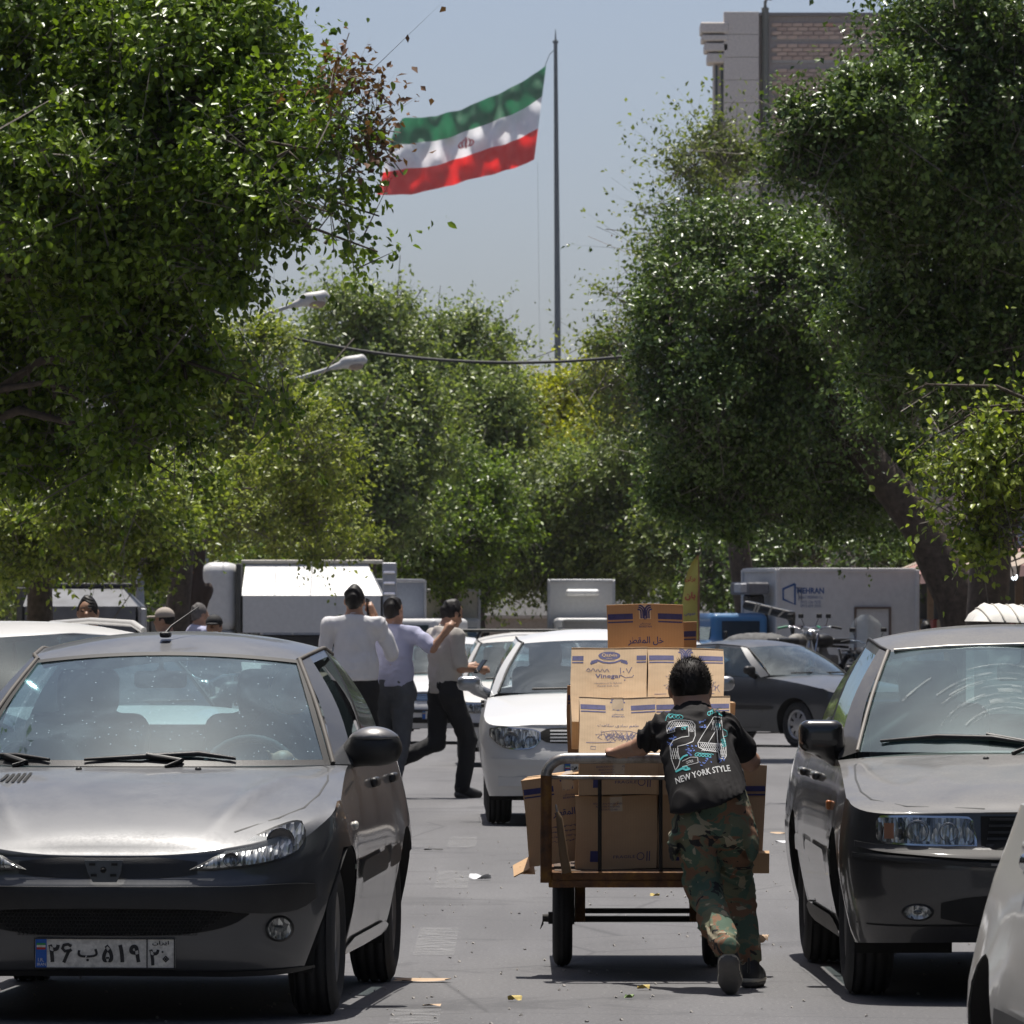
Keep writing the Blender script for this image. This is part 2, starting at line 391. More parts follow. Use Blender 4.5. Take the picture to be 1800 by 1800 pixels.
# ------------------------------------------------------------------ smooth solid shapes by distance fields
class SDF:
    def __init__(s): s.ops = []
    def cone(s, a, b, ra, rb=None, k=.03, sub=False):
        s.ops.append(('c', np.array(a, float), np.array(b, float), ra, ra if rb is None else rb, k, sub)); return s
    def chain(s, pts, rads, k=.03):
        for i in range(len(pts) - 1): s.cone(pts[i], pts[i + 1], rads[i], rads[i + 1], k)
        return s
    def ell(s, c, r, k=.03, rot=None, sub=False):
        s.ops.append(('e', np.array(c, float), np.array(r, float), None if rot is None else np.array(rot.to_matrix() if hasattr(rot, 'to_matrix') else rot), k, sub)); return s
    def box(s, c, h, rr=.01, k=.02, rot=None, sub=False):
        s.ops.append(('b', np.array(c, float), np.array(h, float), rr, None if rot is None else np.array(rot.to_matrix() if hasattr(rot, 'to_matrix') else rot), k, sub)); return s
    def cut(s, p, n):
        """keep the side opposite to n"""
        n = np.array(n, float); n /= np.linalg.norm(n); s.ops.append(('p', np.array(p, float), n)); return s
    def warp(s, fn): s.ops.append(('w', fn)); return s
    def __call__(s, X):
        d = None
        for o in s.ops:
            if o[0] == 'w': d = d + o[1](X); continue
            if o[0] == 'p': d = np.maximum(d, (X - o[1]) @ o[2]); continue
            if o[0] == 'c':
                a, b, ra, rb, k, sub = o[1:]; ba = b - a; L = max(ba @ ba, 1e-9)
                t = np.clip(((X - a) @ ba) / L, 0, 1); q = X - a - t[:, None] * ba
                e = np.sqrt((q * q).sum(1)) - (ra + (rb - ra) * t)
            elif o[0] == 'e':
                c, r, rot, k, sub = o[1:]; q = X - c
                if rot is not None: q = q @ rot
                k0 = np.sqrt(((q / r) ** 2).sum(1)); k1 = np.sqrt(((q / (r * r)) ** 2).sum(1)) + 1e-9
                e = k0 * (k0 - 1) / k1
            else:
                c, h, rr, rot, k, sub = o[1:]; q = X - c
                if rot is not None: q = q @ rot
                q = np.abs(q) - (h - rr)
                e = np.sqrt((np.maximum(q, 0) ** 2).sum(1)) + np.minimum(q.max(1), 0) - rr
            if d is None: d = e
            elif sub: d = np.maximum(d, -e)
            else:
                hh = np.clip(.5 + .5 * (d - e) / k, 0, 1); d = d + (e - d) * hh - k * hh * (1 - hh)
        return d
    def bounds(s):
        lo, hi = [], []
        for o in s.ops:
            if o[0] == 'c':
                for p, r in ((o[1], o[3]), (o[2], o[4])): lo.append(p - r); hi.append(p + r)
            elif o[0] in 'eb': m = o[2].max() if o[3 if o[0] == 'e' else 4] is not None else o[2]; lo.append(o[1] - m); hi.append(o[1] + m)
        return np.min(lo, 0) - .03, np.max(hi, 0) + .03
    def verts(s, vox):
        lo, hi = s.bounds(); n = np.maximum(np.ceil((hi - lo) / vox).astype(int) + 1, 3)
        ax = [lo[i] + vox * np.arange(n[i]) for i in range(3)]
        D = np.empty(tuple(n), np.float32)
        YY, ZZ = np.meshgrid(ax[1], ax[2], indexing='ij')
        step = max(1, int(400000 // YY.size))
        for i in range(0, n[0], step):
            xs = ax[0][i:i + step]
            G = np.empty((len(xs), *YY.shape, 3)); G[..., 0] = xs[:, None, None]; G[..., 1] = YY; G[..., 2] = ZZ
            D[i:i + step] = s(G.reshape(-1, 3)).reshape(len(xs), *YY.shape)
        D = np.where(np.abs(D) < 1e-7, 1e-7, D)
        S = D < 0
        acc = np.zeros((n[0] - 1, n[1] - 1, n[2] - 1, 3)); cnt = np.zeros(tuple(n - 1))
        c = n - 1
        for a in range(3):
            b_, c_ = [q for q in range(3) if q != a]
            for u in (0, 1):
                for w in (0, 1):
                    s0 = [None] * 3; s1 = [None] * 3
                    s0[a] = slice(0, c[a]); s1[a] = slice(1, c[a] + 1)
                    s0[b_] = s1[b_] = slice(u, u + c[b_]); s0[c_] = s1[c_] = slice(w, w + c[c_])
                    d0, d1 = D[tuple(s0)], D[tuple(s1)]; x = (d0 < 0) != (d1 < 0)
                    t = np.where(x, d0 / np.where(x, d0 - d1, 1), 0)
                    cnt += x; acc[..., a] += t; acc[..., b_] += u * x; acc[..., c_] += w * x
        act = cnt > 0
        idx = -np.ones(act.shape, np.int64); idx[act] = np.arange(act.sum())
        ijk = np.argwhere(act); V = lo + vox * (ijk + acc[act] / cnt[act][:, None])
        F = []
        for a in range(3):
            b_, c_ = (a + 1) % 3, (a + 2) % 3
            s0 = [slice(1, -1)] * 3; s1 = [slice(1, -1)] * 3
            s0[a] = slice(0, -1); s1[a] = slice(1, None)
            i0 = S[tuple(s0)]; i1 = S[tuple(s1)]; x = i0 != i1
            e = np.argwhere(x); off = np.array([1, 1, 1]); off[a] = 0; e = e + off
            flip = i1[x]
            def cell(db, dc):
                q = e.copy(); q[:, b_] += db; q[:, c_] += dc; return idx[q[:, 0], q[:, 1], q[:, 2]]
            q = np.stack([cell(-1, -1), cell(0, -1), cell(0, 0), cell(-1, 0)], 1)
            q[flip] = q[flip][:, ::-1]; F.append(q)
        F = np.concatenate(F); F = F[(F >= 0).all(1)]
        return V, F
    def build(s, name, m, parent=None, vox=.012):
        V, F = s.verts(vox); return link(name, np_mesh(name, V, F, m, True), parent)
def folds(amp, freq=38, dirn=(0, 0, 1), seed=0, warp=.35):
    """cloth creases as a ripple in the distance field"""
    r = np.random.default_rng(seed); ph = r.uniform(0, 6, 6); dirn = np.array(dirn, float)
    A = r.normal(size=(3, 3)); A /= np.linalg.norm(A, axis=1)[:, None]
    def fn(X):
        u = X @ dirn * freq + warp * freq * .12 * (np.sin(X @ A[0] * 13 + ph[0]) + np.sin(X @ A[1] * 21 + ph[1]))
        env = .5 + .5 * np.sin(X @ A[2] * 16 + ph[2])
        return amp * (np.abs(np.sin(u + ph[3])) - .5) * env + .35 * amp * np.sin(X @ A[1] * 47 + ph[4])
    return fn
# ================================================================== SETTING
def asphalt():
    m, nt, b = nodes('asphalt')
    big = ramp(nt, noise(nt, .16, 4, .6), [(.3, (.118, .117, .123)), (.7, (.148, .146, .150))])
    fine = ramp(nt, noise(nt, 55, 5, .75), [(.30, (.62,) * 3), (.72, (1.35,) * 3)])
    c = mixc(nt, 1.0, big.outputs[0], fine.outputs[0], 'MULTIPLY')
    tc = nt.nodes.new('ShaderNodeTexCoord')
    vo = N(nt, 'ShaderNodeTexVoronoi'); vo.inputs['Scale'].default_value = 38; nt.links.new(tc.outputs['Object'], vo.inputs['Vector'])
    sp = ramp(nt, vo.outputs['Distance'], [(.0, (1, 1, 1)), (.10, (1, 1, 1)), (.2, (0, 0, 0))])
    se = N(nt, 'ShaderNodeSeparateColor'); nt.links.new(vo.outputs['Color'], se.inputs[0])
    gt = N(nt, 'ShaderNodeMath', operation='GREATER_THAN'); gt.inputs[1].default_value = .86; nt.links.new(se.outputs[0], gt.inputs[0])
    mm = N(nt, 'ShaderNodeMath', operation='MULTIPLY'); nt.links.new(sp.outputs[0], mm.inputs[0]); nt.links.new(gt.outputs[0], mm.inputs[1])
    c = mixc(nt, mm.outputs[0], c, (.36, .34, .32))
    tar = ramp(nt, noise(nt, .55, 6, .7, dist=1.2), [(.56, (0, 0, 0)), (.64, (.5,) * 3)])
    c = mixc(nt, tar.outputs[0], c, (.062, .062, .066))
    mp = N(nt, 'ShaderNodeMapping'); tc2 = nt.nodes.new('ShaderNodeTexCoord'); nt.links.new(tc2.outputs['Object'], mp.inputs[0]); mp.inputs['Scale'].default_value = (1.6, .12, 1)
    track = ramp(nt, noise(nt, 1.0, 3, .5, vec=mp.outputs[0]), [(.42, (.90, .90, .90)), (.6, (1.06, 1.06, 1.06))]); c = mixc(nt, 1.0, c, track.outputs[0], 'MULTIPLY')
    cr = N(nt, 'ShaderNodeTexVoronoi', feature='DISTANCE_TO_EDGE'); cr.inputs['Scale'].default_value = .35; nt.links.new(tc2.outputs['Object'], cr.inputs['Vector'])
    ck = ramp(nt, cr.outputs['Distance'], [(.0, (.55,) * 3), (.006, (.0,) * 3)]); c = mixc(nt, ck.outputs[0], c, (.045, .045, .048))
    nt.links.new(c, b.inputs['Base Color']); setp(b, Roughness=.78, Specular_IOR_Level=.35)
    bump(nt, b, noise(nt, 70, 5, .7), .55, .012)
    MATS['asphalt'] = m; return m

def road():
    ys = [-45, 0, 20, 35, 50] + list(range(60, 160, 10)) + [200, 300, 600, 1000, 1390]
    xs = [-740, -400, -60, -20, -8, -4, 0, 4, 9, 20, 60, 400, 740]
    mb = MB(); mb.grid([[(x, y, gz(y)) for x in xs] for y in ys], flip=False)
    o = mb.build('road', asphalt()); o['kind'] = 'structure'
    # worn dashes of the lane line
    m, nt, b = nodes('worn_lane_paint'); setp(b, Base_Color=(.36, .36, .36), Roughness=.8)
    out = nt.nodes['Material Output']; tr = N(nt, 'ShaderNodeBsdfTransparent'); mx = N(nt, 'ShaderNodeMixShader')
    f = ramp(nt, noise(nt, 9, 6, .7), [(.38, (0, 0, 0)), (.72, (.45,) * 3)])
    nt.links.new(f.outputs[0], mx.inputs[0]); nt.links.new(tr.outputs[0], mx.inputs[1]); nt.links.new(b.outputs[0], mx.inputs[2]); nt.links.new(mx.outputs[0], out.inputs[0])
    for y0, y1, x in ((25.2, 27.6, -.36), (32.0, 34.8, -.345), (39.8, 42.5, -.336), (46.8, 49.0, -.325)):
        q = MB(); q.grid([[(x - .092, y, .004), (x + .092, y, .004)] for y in (y0, y1)])
        o = q.build('lane_marking', m); o['kind'] = 'structure'
    # pavements with kerbs on both sides of the road
    cm = mat('pavement_concrete', (.33, .31, .29), .85, bmp=.3, bscale=20); km = mat('kerb_stone', (.40, .39, .37), .8, bmp=.3)
    for nm, x0, x1 in (('pavement_left', -13, -7.6), ('pavement_right', 7.3, 13)):
        q = MB(); ed = x1 if x0 < 0 else x0
        yy = [40, 50, 100, 150, 400]
        q.grid([[(x0, y, gz(y) + .13), (x1, y, gz(y) + .13)] for y in yy])
        o = q.build(nm, cm); o['kind'] = 'structure'
        k = MB()
        a, bb = (ed, ed + .16) if x0 < 0 else (ed - .16, ed)
        for i in range(len(yy) - 1):
            y, y2 = yy[i], yy[i + 1]; k.grid([[(a, t, gz(t) - .02), (a, t, gz(t) + .136), (bb, t, gz(t) + .136), (bb, t, gz(t) - .02)] for t in (y, y2)], smooth=False)
        o = k.build('kerb_' + nm[9:], km); o['kind'] = 'structure'
road()

# ------------------------------------------------------------------ trees
BARK = mat('bark', (.075, .058, .045), .9, var=.4, scale=14, bmp=.9, bscale=24)
BARKG = mat('bark_grey', (.16, .14, .12), .9, var=.35, scale=14, bmp=.7, bscale=24)
LM = dict(
    mul=leafmat('leaf_mulberry', (.034, .072, .010), (.215, .305, .040), .28, .32),
    dark=leafmat('leaf_dark', (.024, .052, .014), (.165, .238, .068), .20, .30),
    olive=leafmat('leaf_olive', (.075, .105, .030), (.23, .27, .080), .32, .40),
    ash=leafmat('leaf_ash', (.070, .110, .020), (.35, .385, .090), .32, .40),
    elm=leafmat('leaf_elm', (.060, .100, .032), (.29, .345, .125), .32, .38),
    yel=leafmat('leaf_yellowgreen', (.16, .19, .020), (.48, .47, .040), .36, .40),
    young=leafmat('leaf_young', (.060, .105, .018), (.33, .385, .080), .32, .36),
    dry=leafmat('leaf_dry', (.085, .045, .026), (.19, .095, .05), .2, .7),
)
def crown_mesh(name, blobs, nl, ll, m, seed, base, per=13, spread=.22, up=.35, out_bias=.42, hexa=False, clump=.30, sprig=.10):
    """nl leaves on twigs; twigs gather in sub-clumps inside lumpy ellipsoids; some long sprigs break the outline"""
    r = np.random.default_rng(seed)
    C = np.array([b[0] for b in blobs]); Rr = np.array([b[1] for b in blobs]); W = np.array([b[2] if len(b) > 2 else 1. for b in blobs])
    vol = W * Rr.prod(1) ** (2 / 3); vol /= vol.sum()
    nt_ = max(nl // per, 1)
    # sub-clumps
    ns = np.maximum((vol * max(nt_ / 26, 4)).astype(int), 3); sb = np.repeat(np.arange(len(blobs)), ns)
    d = r.normal(size=(len(sb), 3)); d /= np.linalg.norm(d, axis=1)[:, None]
    rad = r.uniform(0, 1, len(sb)) ** out_bias * r.uniform(.82, 1.14, len(sb))
    sc_ = C[sb] + d * Rr[sb] * rad[:, None]; sr = clump * r.uniform(.55, 1.25, len(sb))
    wt = W[sb] * r.uniform(.35, 1.4, len(sb)); wt = vol[sb] / ns[sb] * r.uniform(.4, 1.5, len(sb)); wt /= wt.sum()
    si = r.choice(len(sb), nt_, p=wt); bi = sb[si]
    g = r.normal(size=(nt_, 3)); g *= np.minimum(1, 1.7 / np.linalg.norm(g, axis=1))[:, None]
    rel = Rr[bi] / Rr[bi].mean(1)[:, None]
    tp = sc_[si] + g * (sr[si] * Rr[bi].mean(1) * .72)[:, None] * rel * np.array([1, 1, .8])
    loose = r.uniform(size=nt_) < .22
    dd = r.normal(size=(nt_, 3)); dd /= np.linalg.norm(dd, axis=1)[:, None]
    tp[loose] = (C[bi] + dd * Rr[bi] * (r.uniform(0, 1, nt_) ** .5)[:, None])[loose]
    outw = (tp - C[bi]) / Rr[bi]; on = np.linalg.norm(outw, axis=1)[:, None] + 1e-6
    spg = (r.uniform(size=nt_) < sprig) & (on[:, 0] > .75)
    td = outw / on * .8 + r.normal(size=(nt_, 3)) * .5; td[:, 2] += up * .6; td /= np.linalg.norm(td, axis=1)[:, None]
    tl = spread * r.uniform(.6, 1.7, nt_); tl = np.where(spg, tl * 2.6, tl)
    n = nt_ * per; ti = np.repeat(np.arange(nt_), per)
    along = r.uniform(-.2, 1, n)
    pos = tp[ti] + td[ti] * (tl[ti] * along)[:, None] + r.normal(size=(n, 3)) * (spread * np.where(spg[ti], .11, .28))[:, None]
    L = ll * r.uniform(.6, 1.25, n)
    a = td[ti] * .5 + r.normal(size=(n, 3)) * .75; a[:, 2] -= .35; a /= np.linalg.norm(a, axis=1)[:, None]
    nn = r.normal(size=(n, 3)) * .55 + np.array([0, 0, .75]) + (outw / on)[ti] * .75; nn -= a * (nn * a).sum(1)[:, None]; nn /= np.linalg.norm(nn, axis=1)[:, None] + 1e-9
    s = np.cross(nn, a); w = L * r.uniform(.26, .36, n)
    col = lambda x: x[:, None]
    if hexa:
        f1, f2 = pos + a * col(L * .28), pos + a * col(L * .66); e1, e2 = s * col(w * .95), s * col(w * .78); u1, u2 = nn * col(w * .35), nn * col(w * .25)
        V = np.stack([pos, f1 + e1 + u1, f2 + e2 + u2, pos + a * col(L) - nn * col(L * .08), f2 - e2 + u2, f1 - e1 + u1], 1).reshape(-1, 3) - np.array(base)
        i = np.arange(n) * 6; T = np.stack([np.stack([i, i + 1, i + 2, i + 3], 1), np.stack([i, i + 3, i + 4, i + 5], 1)], 1).reshape(-1, 4)
    else:
        p1 = pos + a * col(L * .42) + s * col(w) + nn * col(w * .35); p2 = pos + a * col(L * .42) - s * col(w) + nn * col(w * .35); p3 = pos + a * col(L) - nn * col(L * .06)
        V = np.stack([pos, p1, p3, p2], 1).reshape(-1, 3) - np.array(base)
        i = np.arange(n) * 4; T = np.stack([np.stack([i, i + 1, i + 2], 1), np.stack([i, i + 2, i + 3], 1)], 1).reshape(-1, 3)
    me = np_mesh(name, V, T, m)
    # twigs: thin blades
    q0 = tp - td * col(tl * 1.1); q1 = tp + td * col(tl * .95)
    sd = np.cross(td, r.normal(size=(nt_, 3))); sd /= np.linalg.norm(sd, axis=1)[:, None] + 1e-9
    wd = ll * .09
    TV = np.stack([q0 - sd * wd, q0 + sd * wd, q1], 1).reshape(-1, 3) - np.array(base)
    tw = np_mesh(name + '_twigs', TV, np.arange(len(TV)).reshape(-1, 3), BARKG)
    return me, tw

def tree(name, label, trunk, rads, blobs, nl, ll, lm, seed, group=None, bark=None, per=13, spread=.22, extra=None, ob=.42, nlimb=1, hexa=False, clump=.30, sprig=.10):
    """trunk: list of points; blobs: (centre, radii, weight)"""
    base = Vector(trunk[0]); bark = bark or BARK
    t = thing(name, label, 'tree', base, 0, group)
    r = random.Random(seed)
    mb = MB(); pts = [Vector(p) - base for p in trunk]; mb.tube(pts, rads, 10); mb.build('trunk', bark, t)
    for b in blobs:
        c = Vector(b[0]) - base
        for q in range(nlimb):
            st = min(pts[1:], key=lambda p: (p - c).length if p.z < c.z + .5 else 99)
            e = c + Vector((r.uniform(-.4, .4) * b[1][0], r.uniform(-.1, .6) * b[1][1], r.uniform(-.1, .4) * b[1][2]))
            m1 = st.lerp(e, .35) + Vector((r.uniform(-.2, .2), r.uniform(-.2, .2), .12 * (e - st).length)); m2 = st.lerp(e, .7) + Vector((r.uniform(-.15, .15), 0, .10 * (e - st).length))
            r0 = max(min(rads[-1] * .3, .045), .018)
            lb = MB(); lb.tube([st, m1, m2, e], [r0, r0 * .7, r0 * .4, r0 * .12], 6)
            for j in range(5):
                u = .45 + .11 * j; p = m1.lerp(e, (u - .35) / .65)
                dd = Vector((r.uniform(-1, 1) * b[1][0], r.uniform(-1, 1) * b[1][1], r.uniform(-.3, 1) * b[1][2])) * .75
                lb.tube([p, p + dd * .5 + Vector((0, 0, .05)), p + dd], [r0 * .3, r0 * .2, r0 * .05], 4, caps=False)
            lb.build('limb', bark, t)
    me, tw = crown_mesh('crown', blobs, nl, ll, lm, seed, base, per, spread, out_bias=ob, hexa=hexa, clump=clump, sprig=sprig)
    link('crown', me, t, 'stuff'); link('twigs', tw, t, 'stuff')
    for (nm, bl, n2, l2, m2) in (extra or []):
        me, tw = crown_mesh(nm, bl, n2, l2, m2, seed + 5, base, 7, spread * 1.1)
        link(nm, me, t, 'stuff'); link('bare_twigs', tw, t, 'stuff')
    return t
def B(px, py, Y, rx, rz, w=1.0, dep=1.0):
    """a clump of crown: pixel centre, distance, half sizes in pixels"""
    s = Y / FPX; return (P(px, py, Y), np.array((rx * s, (rx + rz) * .5 * s * dep, rz * s)), w)
def base_at(px, Y): p = P(px, 1080, Y); return Vector((p.x, Y, gz(Y)))
def trunk_at(px, Y, h, lean=(0, 0), n=5, bx=0):
    b = base_at(px, Y); return [b + Vector((lean[0] * (i / (n - 1)) ** 1.4, lean[1] * i / (n - 1), h * i / (n - 1))) for i in range(n)]

# the big tree on the left, its crown reaching over the cars
tree('mulberry_tree', 'big sunlit leafy tree filling the upper left, with a dry brown branch tip', trunk_at(-190, 52, 3.6, (.25, 0)), [.26, .24, .22, .2, .17],
     [B(60, 60, 51, 290, 230), B(300, 110, 50, 200, 210), B(420, 60, 51, 90, 130, .8), B(430, 300, 49, 120, 150), B(180, 330, 50, 260, 200), B(60, 560, 52, 190, 200, .9), B(220, 560, 50, 150, 170, .9),
      B(380, 440, 49, 115, 85, .8), B(90, 760, 52, 150, 120, .8), B(230, 730, 50, 110, 110, .6), B(560, 385, 48, 100, 75, .24), B(600, 270, 48, 90, 110, .2), B(490, 190, 49, 70, 90, .35),
      B(470, 690, 49, 60, 55, .16), B(660, 390, 48, 50, 40, .10), B(330, 830, 50, 60, 60, .2), B(660, 450, 48, 30, 25, .03)],
     104000, .064, LM['mul'], 11, per=14, spread=.19, ob=.5, nlimb=1, hexa=True, clump=.30, sprig=.14,
     extra=[('dry_leaves', [B(640, 190, 48, 55, 75), B(600, 130, 48, 45, 35)], 420, .062, LM['dry'])])
# a second, shaded crown further left behind it
tree('ash_tree', 'light olive tree low on the left above the dark canopy truck', trunk_at(70, 92, 2.6), [.22, .2, .18, .16, .12],
     [B(70, 900, 90, 110, 80), B(190, 880, 88, 120, 90), B(270, 900, 89, 90, 80), B(330, 850, 92, 60, 60), B(110, 960, 90, 110, 50, .8), B(250, 965, 89, 60, 40, .6), B(10, 960, 91, 50, 70)],
     40000, .082, LM['young'], 21, per=11, spread=.26)
# flowering ash behind the street lamp
tree('ash_tree', 'yellowish green tree behind the nearer street lamp', trunk_at(300, 113, 4.2, (.35, 0)), [.24, .21, .18, .16, .12],
     [B(420, 640, 110, 95, 75), B(350, 700, 112, 70, 80, .8), B(440, 740, 110, 110, 90), B(530, 800, 108, 85, 90), B(560, 900, 109, 75, 75), B(440, 870, 141, 110, 75), B(360, 920, 141, 80, 50), B(490, 925, 140, 100, 45), B(590, 940, 142, 60, 40)],
     46000, .090, LM['ash'], 31, per=12, spread=.28)
# the row that closes the street
far = 'trees closing the end of the street'
tree('elm_tree', 'tall feathery grey green tree right of the street lamps', trunk_at(640, 172, 6), [.4, .35, .3, .25, .2],
     [B(640, 570, 170, 70, 75), B(560, 640, 172, 85, 90), B(680, 650, 170, 95, 100), B(610, 760, 168, 110, 110), B(720, 760, 169, 90, 110), B(640, 900, 168, 130, 90), B(700, 525, 171, 30, 45, .5), B(590, 540, 171, 40, 50, .6)],
     46000, .135, LM['elm'], 41, group=far, per=12, spread=.36, clump=.33, sprig=.28)
tree('elm_tree', 'rounded grey green tree in the middle distance, left of the flagpole', trunk_at(830, 190, 6), [.4, .35, .3, .25, .2],
     [B(830, 610, 190, 60, 60, .8), B(780, 700, 190, 85, 90), B(860, 740, 188, 75, 90), B(800, 850, 187, 120, 110), B(890, 680, 192, 40, 60, .7), B(745, 585, 190, 38, 50, .6), B(880, 580, 191, 20, 35, .35)],
     40000, .14, LM['elm'], 43, group=far, per=12, spread=.36, clump=.33, sprig=.28)
tree('elm_tree', 'low dark green tree above the blue grey box truck', trunk_at(790, 182, 3.5), [.3, .28, .25, .2, .15],
     [B(690, 950, 180, 120, 70), B(800, 940, 181, 85, 100), B(860, 900, 182, 70, 90), B(560, 960, 178, 90, 70), B(850, 1020, 186, 40, 50, .9)],
     32000, .125, LM['mul'], 45, group=far, per=12, spread=.36)
tree('plane_tree', 'yellow green tree at the foot of the flagpole', trunk_at(1010, 205, 6), [.35, .3, .28, .24, .2],
     [B(985, 720, 205, 70, 60), B(1050, 690, 205, 55, 60), B(950, 690, 206, 35, 40, .7), B(1010, 810, 204, 95, 70), B(1080, 780, 204, 60, 90)],
     24000, .15, LM['yel'], 47, group=far, per=12, spread=.36, clump=.33, sprig=.28)
tree('elm_tree', 'deep green tree beyond the far white reefer van', trunk_at(980, 200, 3.5), [.35, .3, .28, .24, .2],
     [B(930, 870, 196, 90, 90), B(1030, 890, 195, 95, 90), B(1110, 860, 194, 80, 120), B(960, 985, 196, 110, 60), B(1080, 990, 196, 110, 70), B(880, 960, 197, 70, 80), B(1180, 960, 192, 70, 90)],
     46000, .15, LM['elm'], 48, group=far, per=12, spread=.36, clump=.33, sprig=.28)
tree('elm_tree', 'distant grey green treetops seen through the gaps in the row', trunk_at(760, 300, 7), [.4, .35, .3, .25, .2],
     [B(600, 800, 300, 160, 150), B(760, 800, 300, 160, 150), B(900, 830, 300, 120, 130), B(1030, 830, 300, 120, 120), B(760, 970, 298, 200, 60), B(960, 980, 298, 180, 60)],
     30000, .24, LM['elm'], 49, group=far, per=12, spread=.6)
# right-hand side
tree('poplar_tree', 'sparse olive tree with bare twig tips in front of the brick tower', trunk_at(1330, 133, 6.5, (-.9, 0)), [.25, .22, .2, .16, .1],
     [B(1215, 290, 130, 38, 80, .5), B(1280, 270, 131, 60, 90, .8), B(1240, 370, 130, 80, 70, .8), B(1155, 420, 129, 36, 50, .3), B(1165, 520, 130, 75, 75, .7), B(1075, 520, 129, 30, 34, .14), B(1095, 620, 130, 65, 50, .5), B(1110, 690, 131, 80, 70)],
     11000, .100, LM['olive'], 51, per=9, spread=.36, clump=.34, sprig=.6,
     extra=[('bare_tips', [B(1185, 290, 130, 20, 50), B(1080, 390, 130, 30, 28)], 26, .05, LM['dry'])])
tree('mulberry_tree', 'dense dark green rounded tree arching over the parked box truck', [base_at(1735, 84) + Vector(q) for q in ((0, 0, 0), (-.05, 0, .9), (-.35, 0, 1.9), (-.75, 0, 2.7), (-1.3, 0, 3.4), (-2.0, 0, 4.4))], [.34, .30, .27, .24, .2, .14],
     [B(1300, 440, 84, 170, 100), B(1200, 560, 83, 85, 110), B(1400, 520, 83, 150, 110), B(1230, 710, 83, 120, 130), B(1370, 720, 84, 170, 160), B(1500, 640, 85, 140, 160), B(1290, 865, 84, 150, 80), B(1420, 870, 85, 170, 65), B(1540, 840, 86, 120, 95), B(1180, 830, 84, 60, 80)],
     112000, .068, LM['dark'], 61, per=14, spread=.20, ob=.40, nlimb=1, clump=.27, sprig=.08)
tree('mulberry_tree', 'large dark glossy tree filling the upper right corner', trunk_at(1722, 68, 4.6, (.3, 0)), [.2, .2, .19, .18, .16],
     [B(1735, 50, 62, 185, 150), B(1550, 215, 61, 110, 95), B(1440, 230, 61, 95, 80), B(1620, 250, 62, 170, 150), B(1770, 250, 62, 130, 200), B(1400, 290, 61, 60, 60), B(1680, 440, 63, 190, 160), B(1560, 390, 62, 110, 90), B(1740, 620, 63, 150, 120), B(1610, 590, 63, 130, 100), B(1590, 690, 64, 100, 60)],
     112000, .060, LM['dark'], 71, per=14, spread=.18, ob=.42, nlimb=1, clump=.27, sprig=.10)
tree('mulberry_tree', 'young light green branches hanging low on the right above the dusty black sedan', trunk_at(1900, 50, 2.9, (-.2, 0)), [.12, .11, .1, .09, .06],
     [B(1700, 830, 50, 90, 60, .5), B(1770, 800, 50, 80, 90, .8), B(1640, 810, 50, 60, 25, .16), B(1600, 700, 50, 35, 18, .06), B(1690, 920, 50, 60, 50, .35), B(1770, 930, 50, 60, 50, .5), B(1560, 830, 50, 26, 16, .05), B(1650, 745, 50, 40, 25, .1)],
     5600, .056, LM['young'], 81, per=9, spread=.16, hexa=True, clump=.5, sprig=.3)

# the same avenue goes on unseen; trees added here to shut out sky light
ave = crown_mesh('crown', [((0, 0, 5.6), np.array((2.7, 2.9, 1.7)), 1.), ((1.0, -1.2, 4.6), np.array((1.7, 1.8, 1.2)), 1.), ((-1.1, 1.0, 4.8), np.array((1.8, 1.7, 1.3)), 1.), ((.3, .8, 7.0), np.array((1.9, 1.9, 1.1)), 1.)], 15000, .2, LM['mul'], 301, (0, 0, 0), 10, .5)
ave_t = MB().tube([(0, 0, 0), (.05, .02, 2), (0, 0, 4.5)], [.22, .18, .12], 8).mesh('trunk', BARK)
for i, (x, y) in enumerate(((-7.4, 4), (-7.6, 18), (-7.3, 32), (8.2, 2), (8.4, 15), (8.1, 29), (8.3, 43), (-7.5, -10), (8.0, -11))):
    t = thing('avenue_tree', 'street tree of the avenue, added outside the picture, %s' % ('left of the camera', 'left of the hatchback, first', 'left of the hatchback, second', 'right of the camera', 'right of the pale hatchback', 'right of the dusty sedan', 'far right of the handcart', 'behind the camera on the left', 'behind the camera on the right')[i], 'tree', (x, y, 0), i * 1.3, 'avenue trees beside the camera')
    link('trunk', ave_t, t); link('crown', ave[0], t, 'stuff'); link('twigs', ave[1], t, 'stuff')
def shrub(label, px, Y, rx, py0, py1, lm, seed, n=5200, ll=.15):
    b = base_at(px, Y); t = thing('shrub', label, 'shrub', b, 0, 'shrubs under the closing row of trees'); cy = (py0 + py1) / 2; rz = (py1 - py0) / 2
    for k in range(3): MB().tube([(.1 * (k - 1), 0, 0), (.3 * (k - 1), .1, 1.0)], [.05, .02], 6).build('stem', BARK, t)
    me, tw = crown_mesh('foliage', [B(px - rx * .45, cy, Y, rx * .6, rz), B(px + rx * .45, cy + 4, Y, rx * .6, rz), B(px, cy - rz * .3, Y + 1, rx * .6, rz * .9)], n, ll, LM[lm], seed, b, 11, .36, clump=.4); link('foliage', me, t, 'stuff'); link('twigs', tw, t, 'stuff')
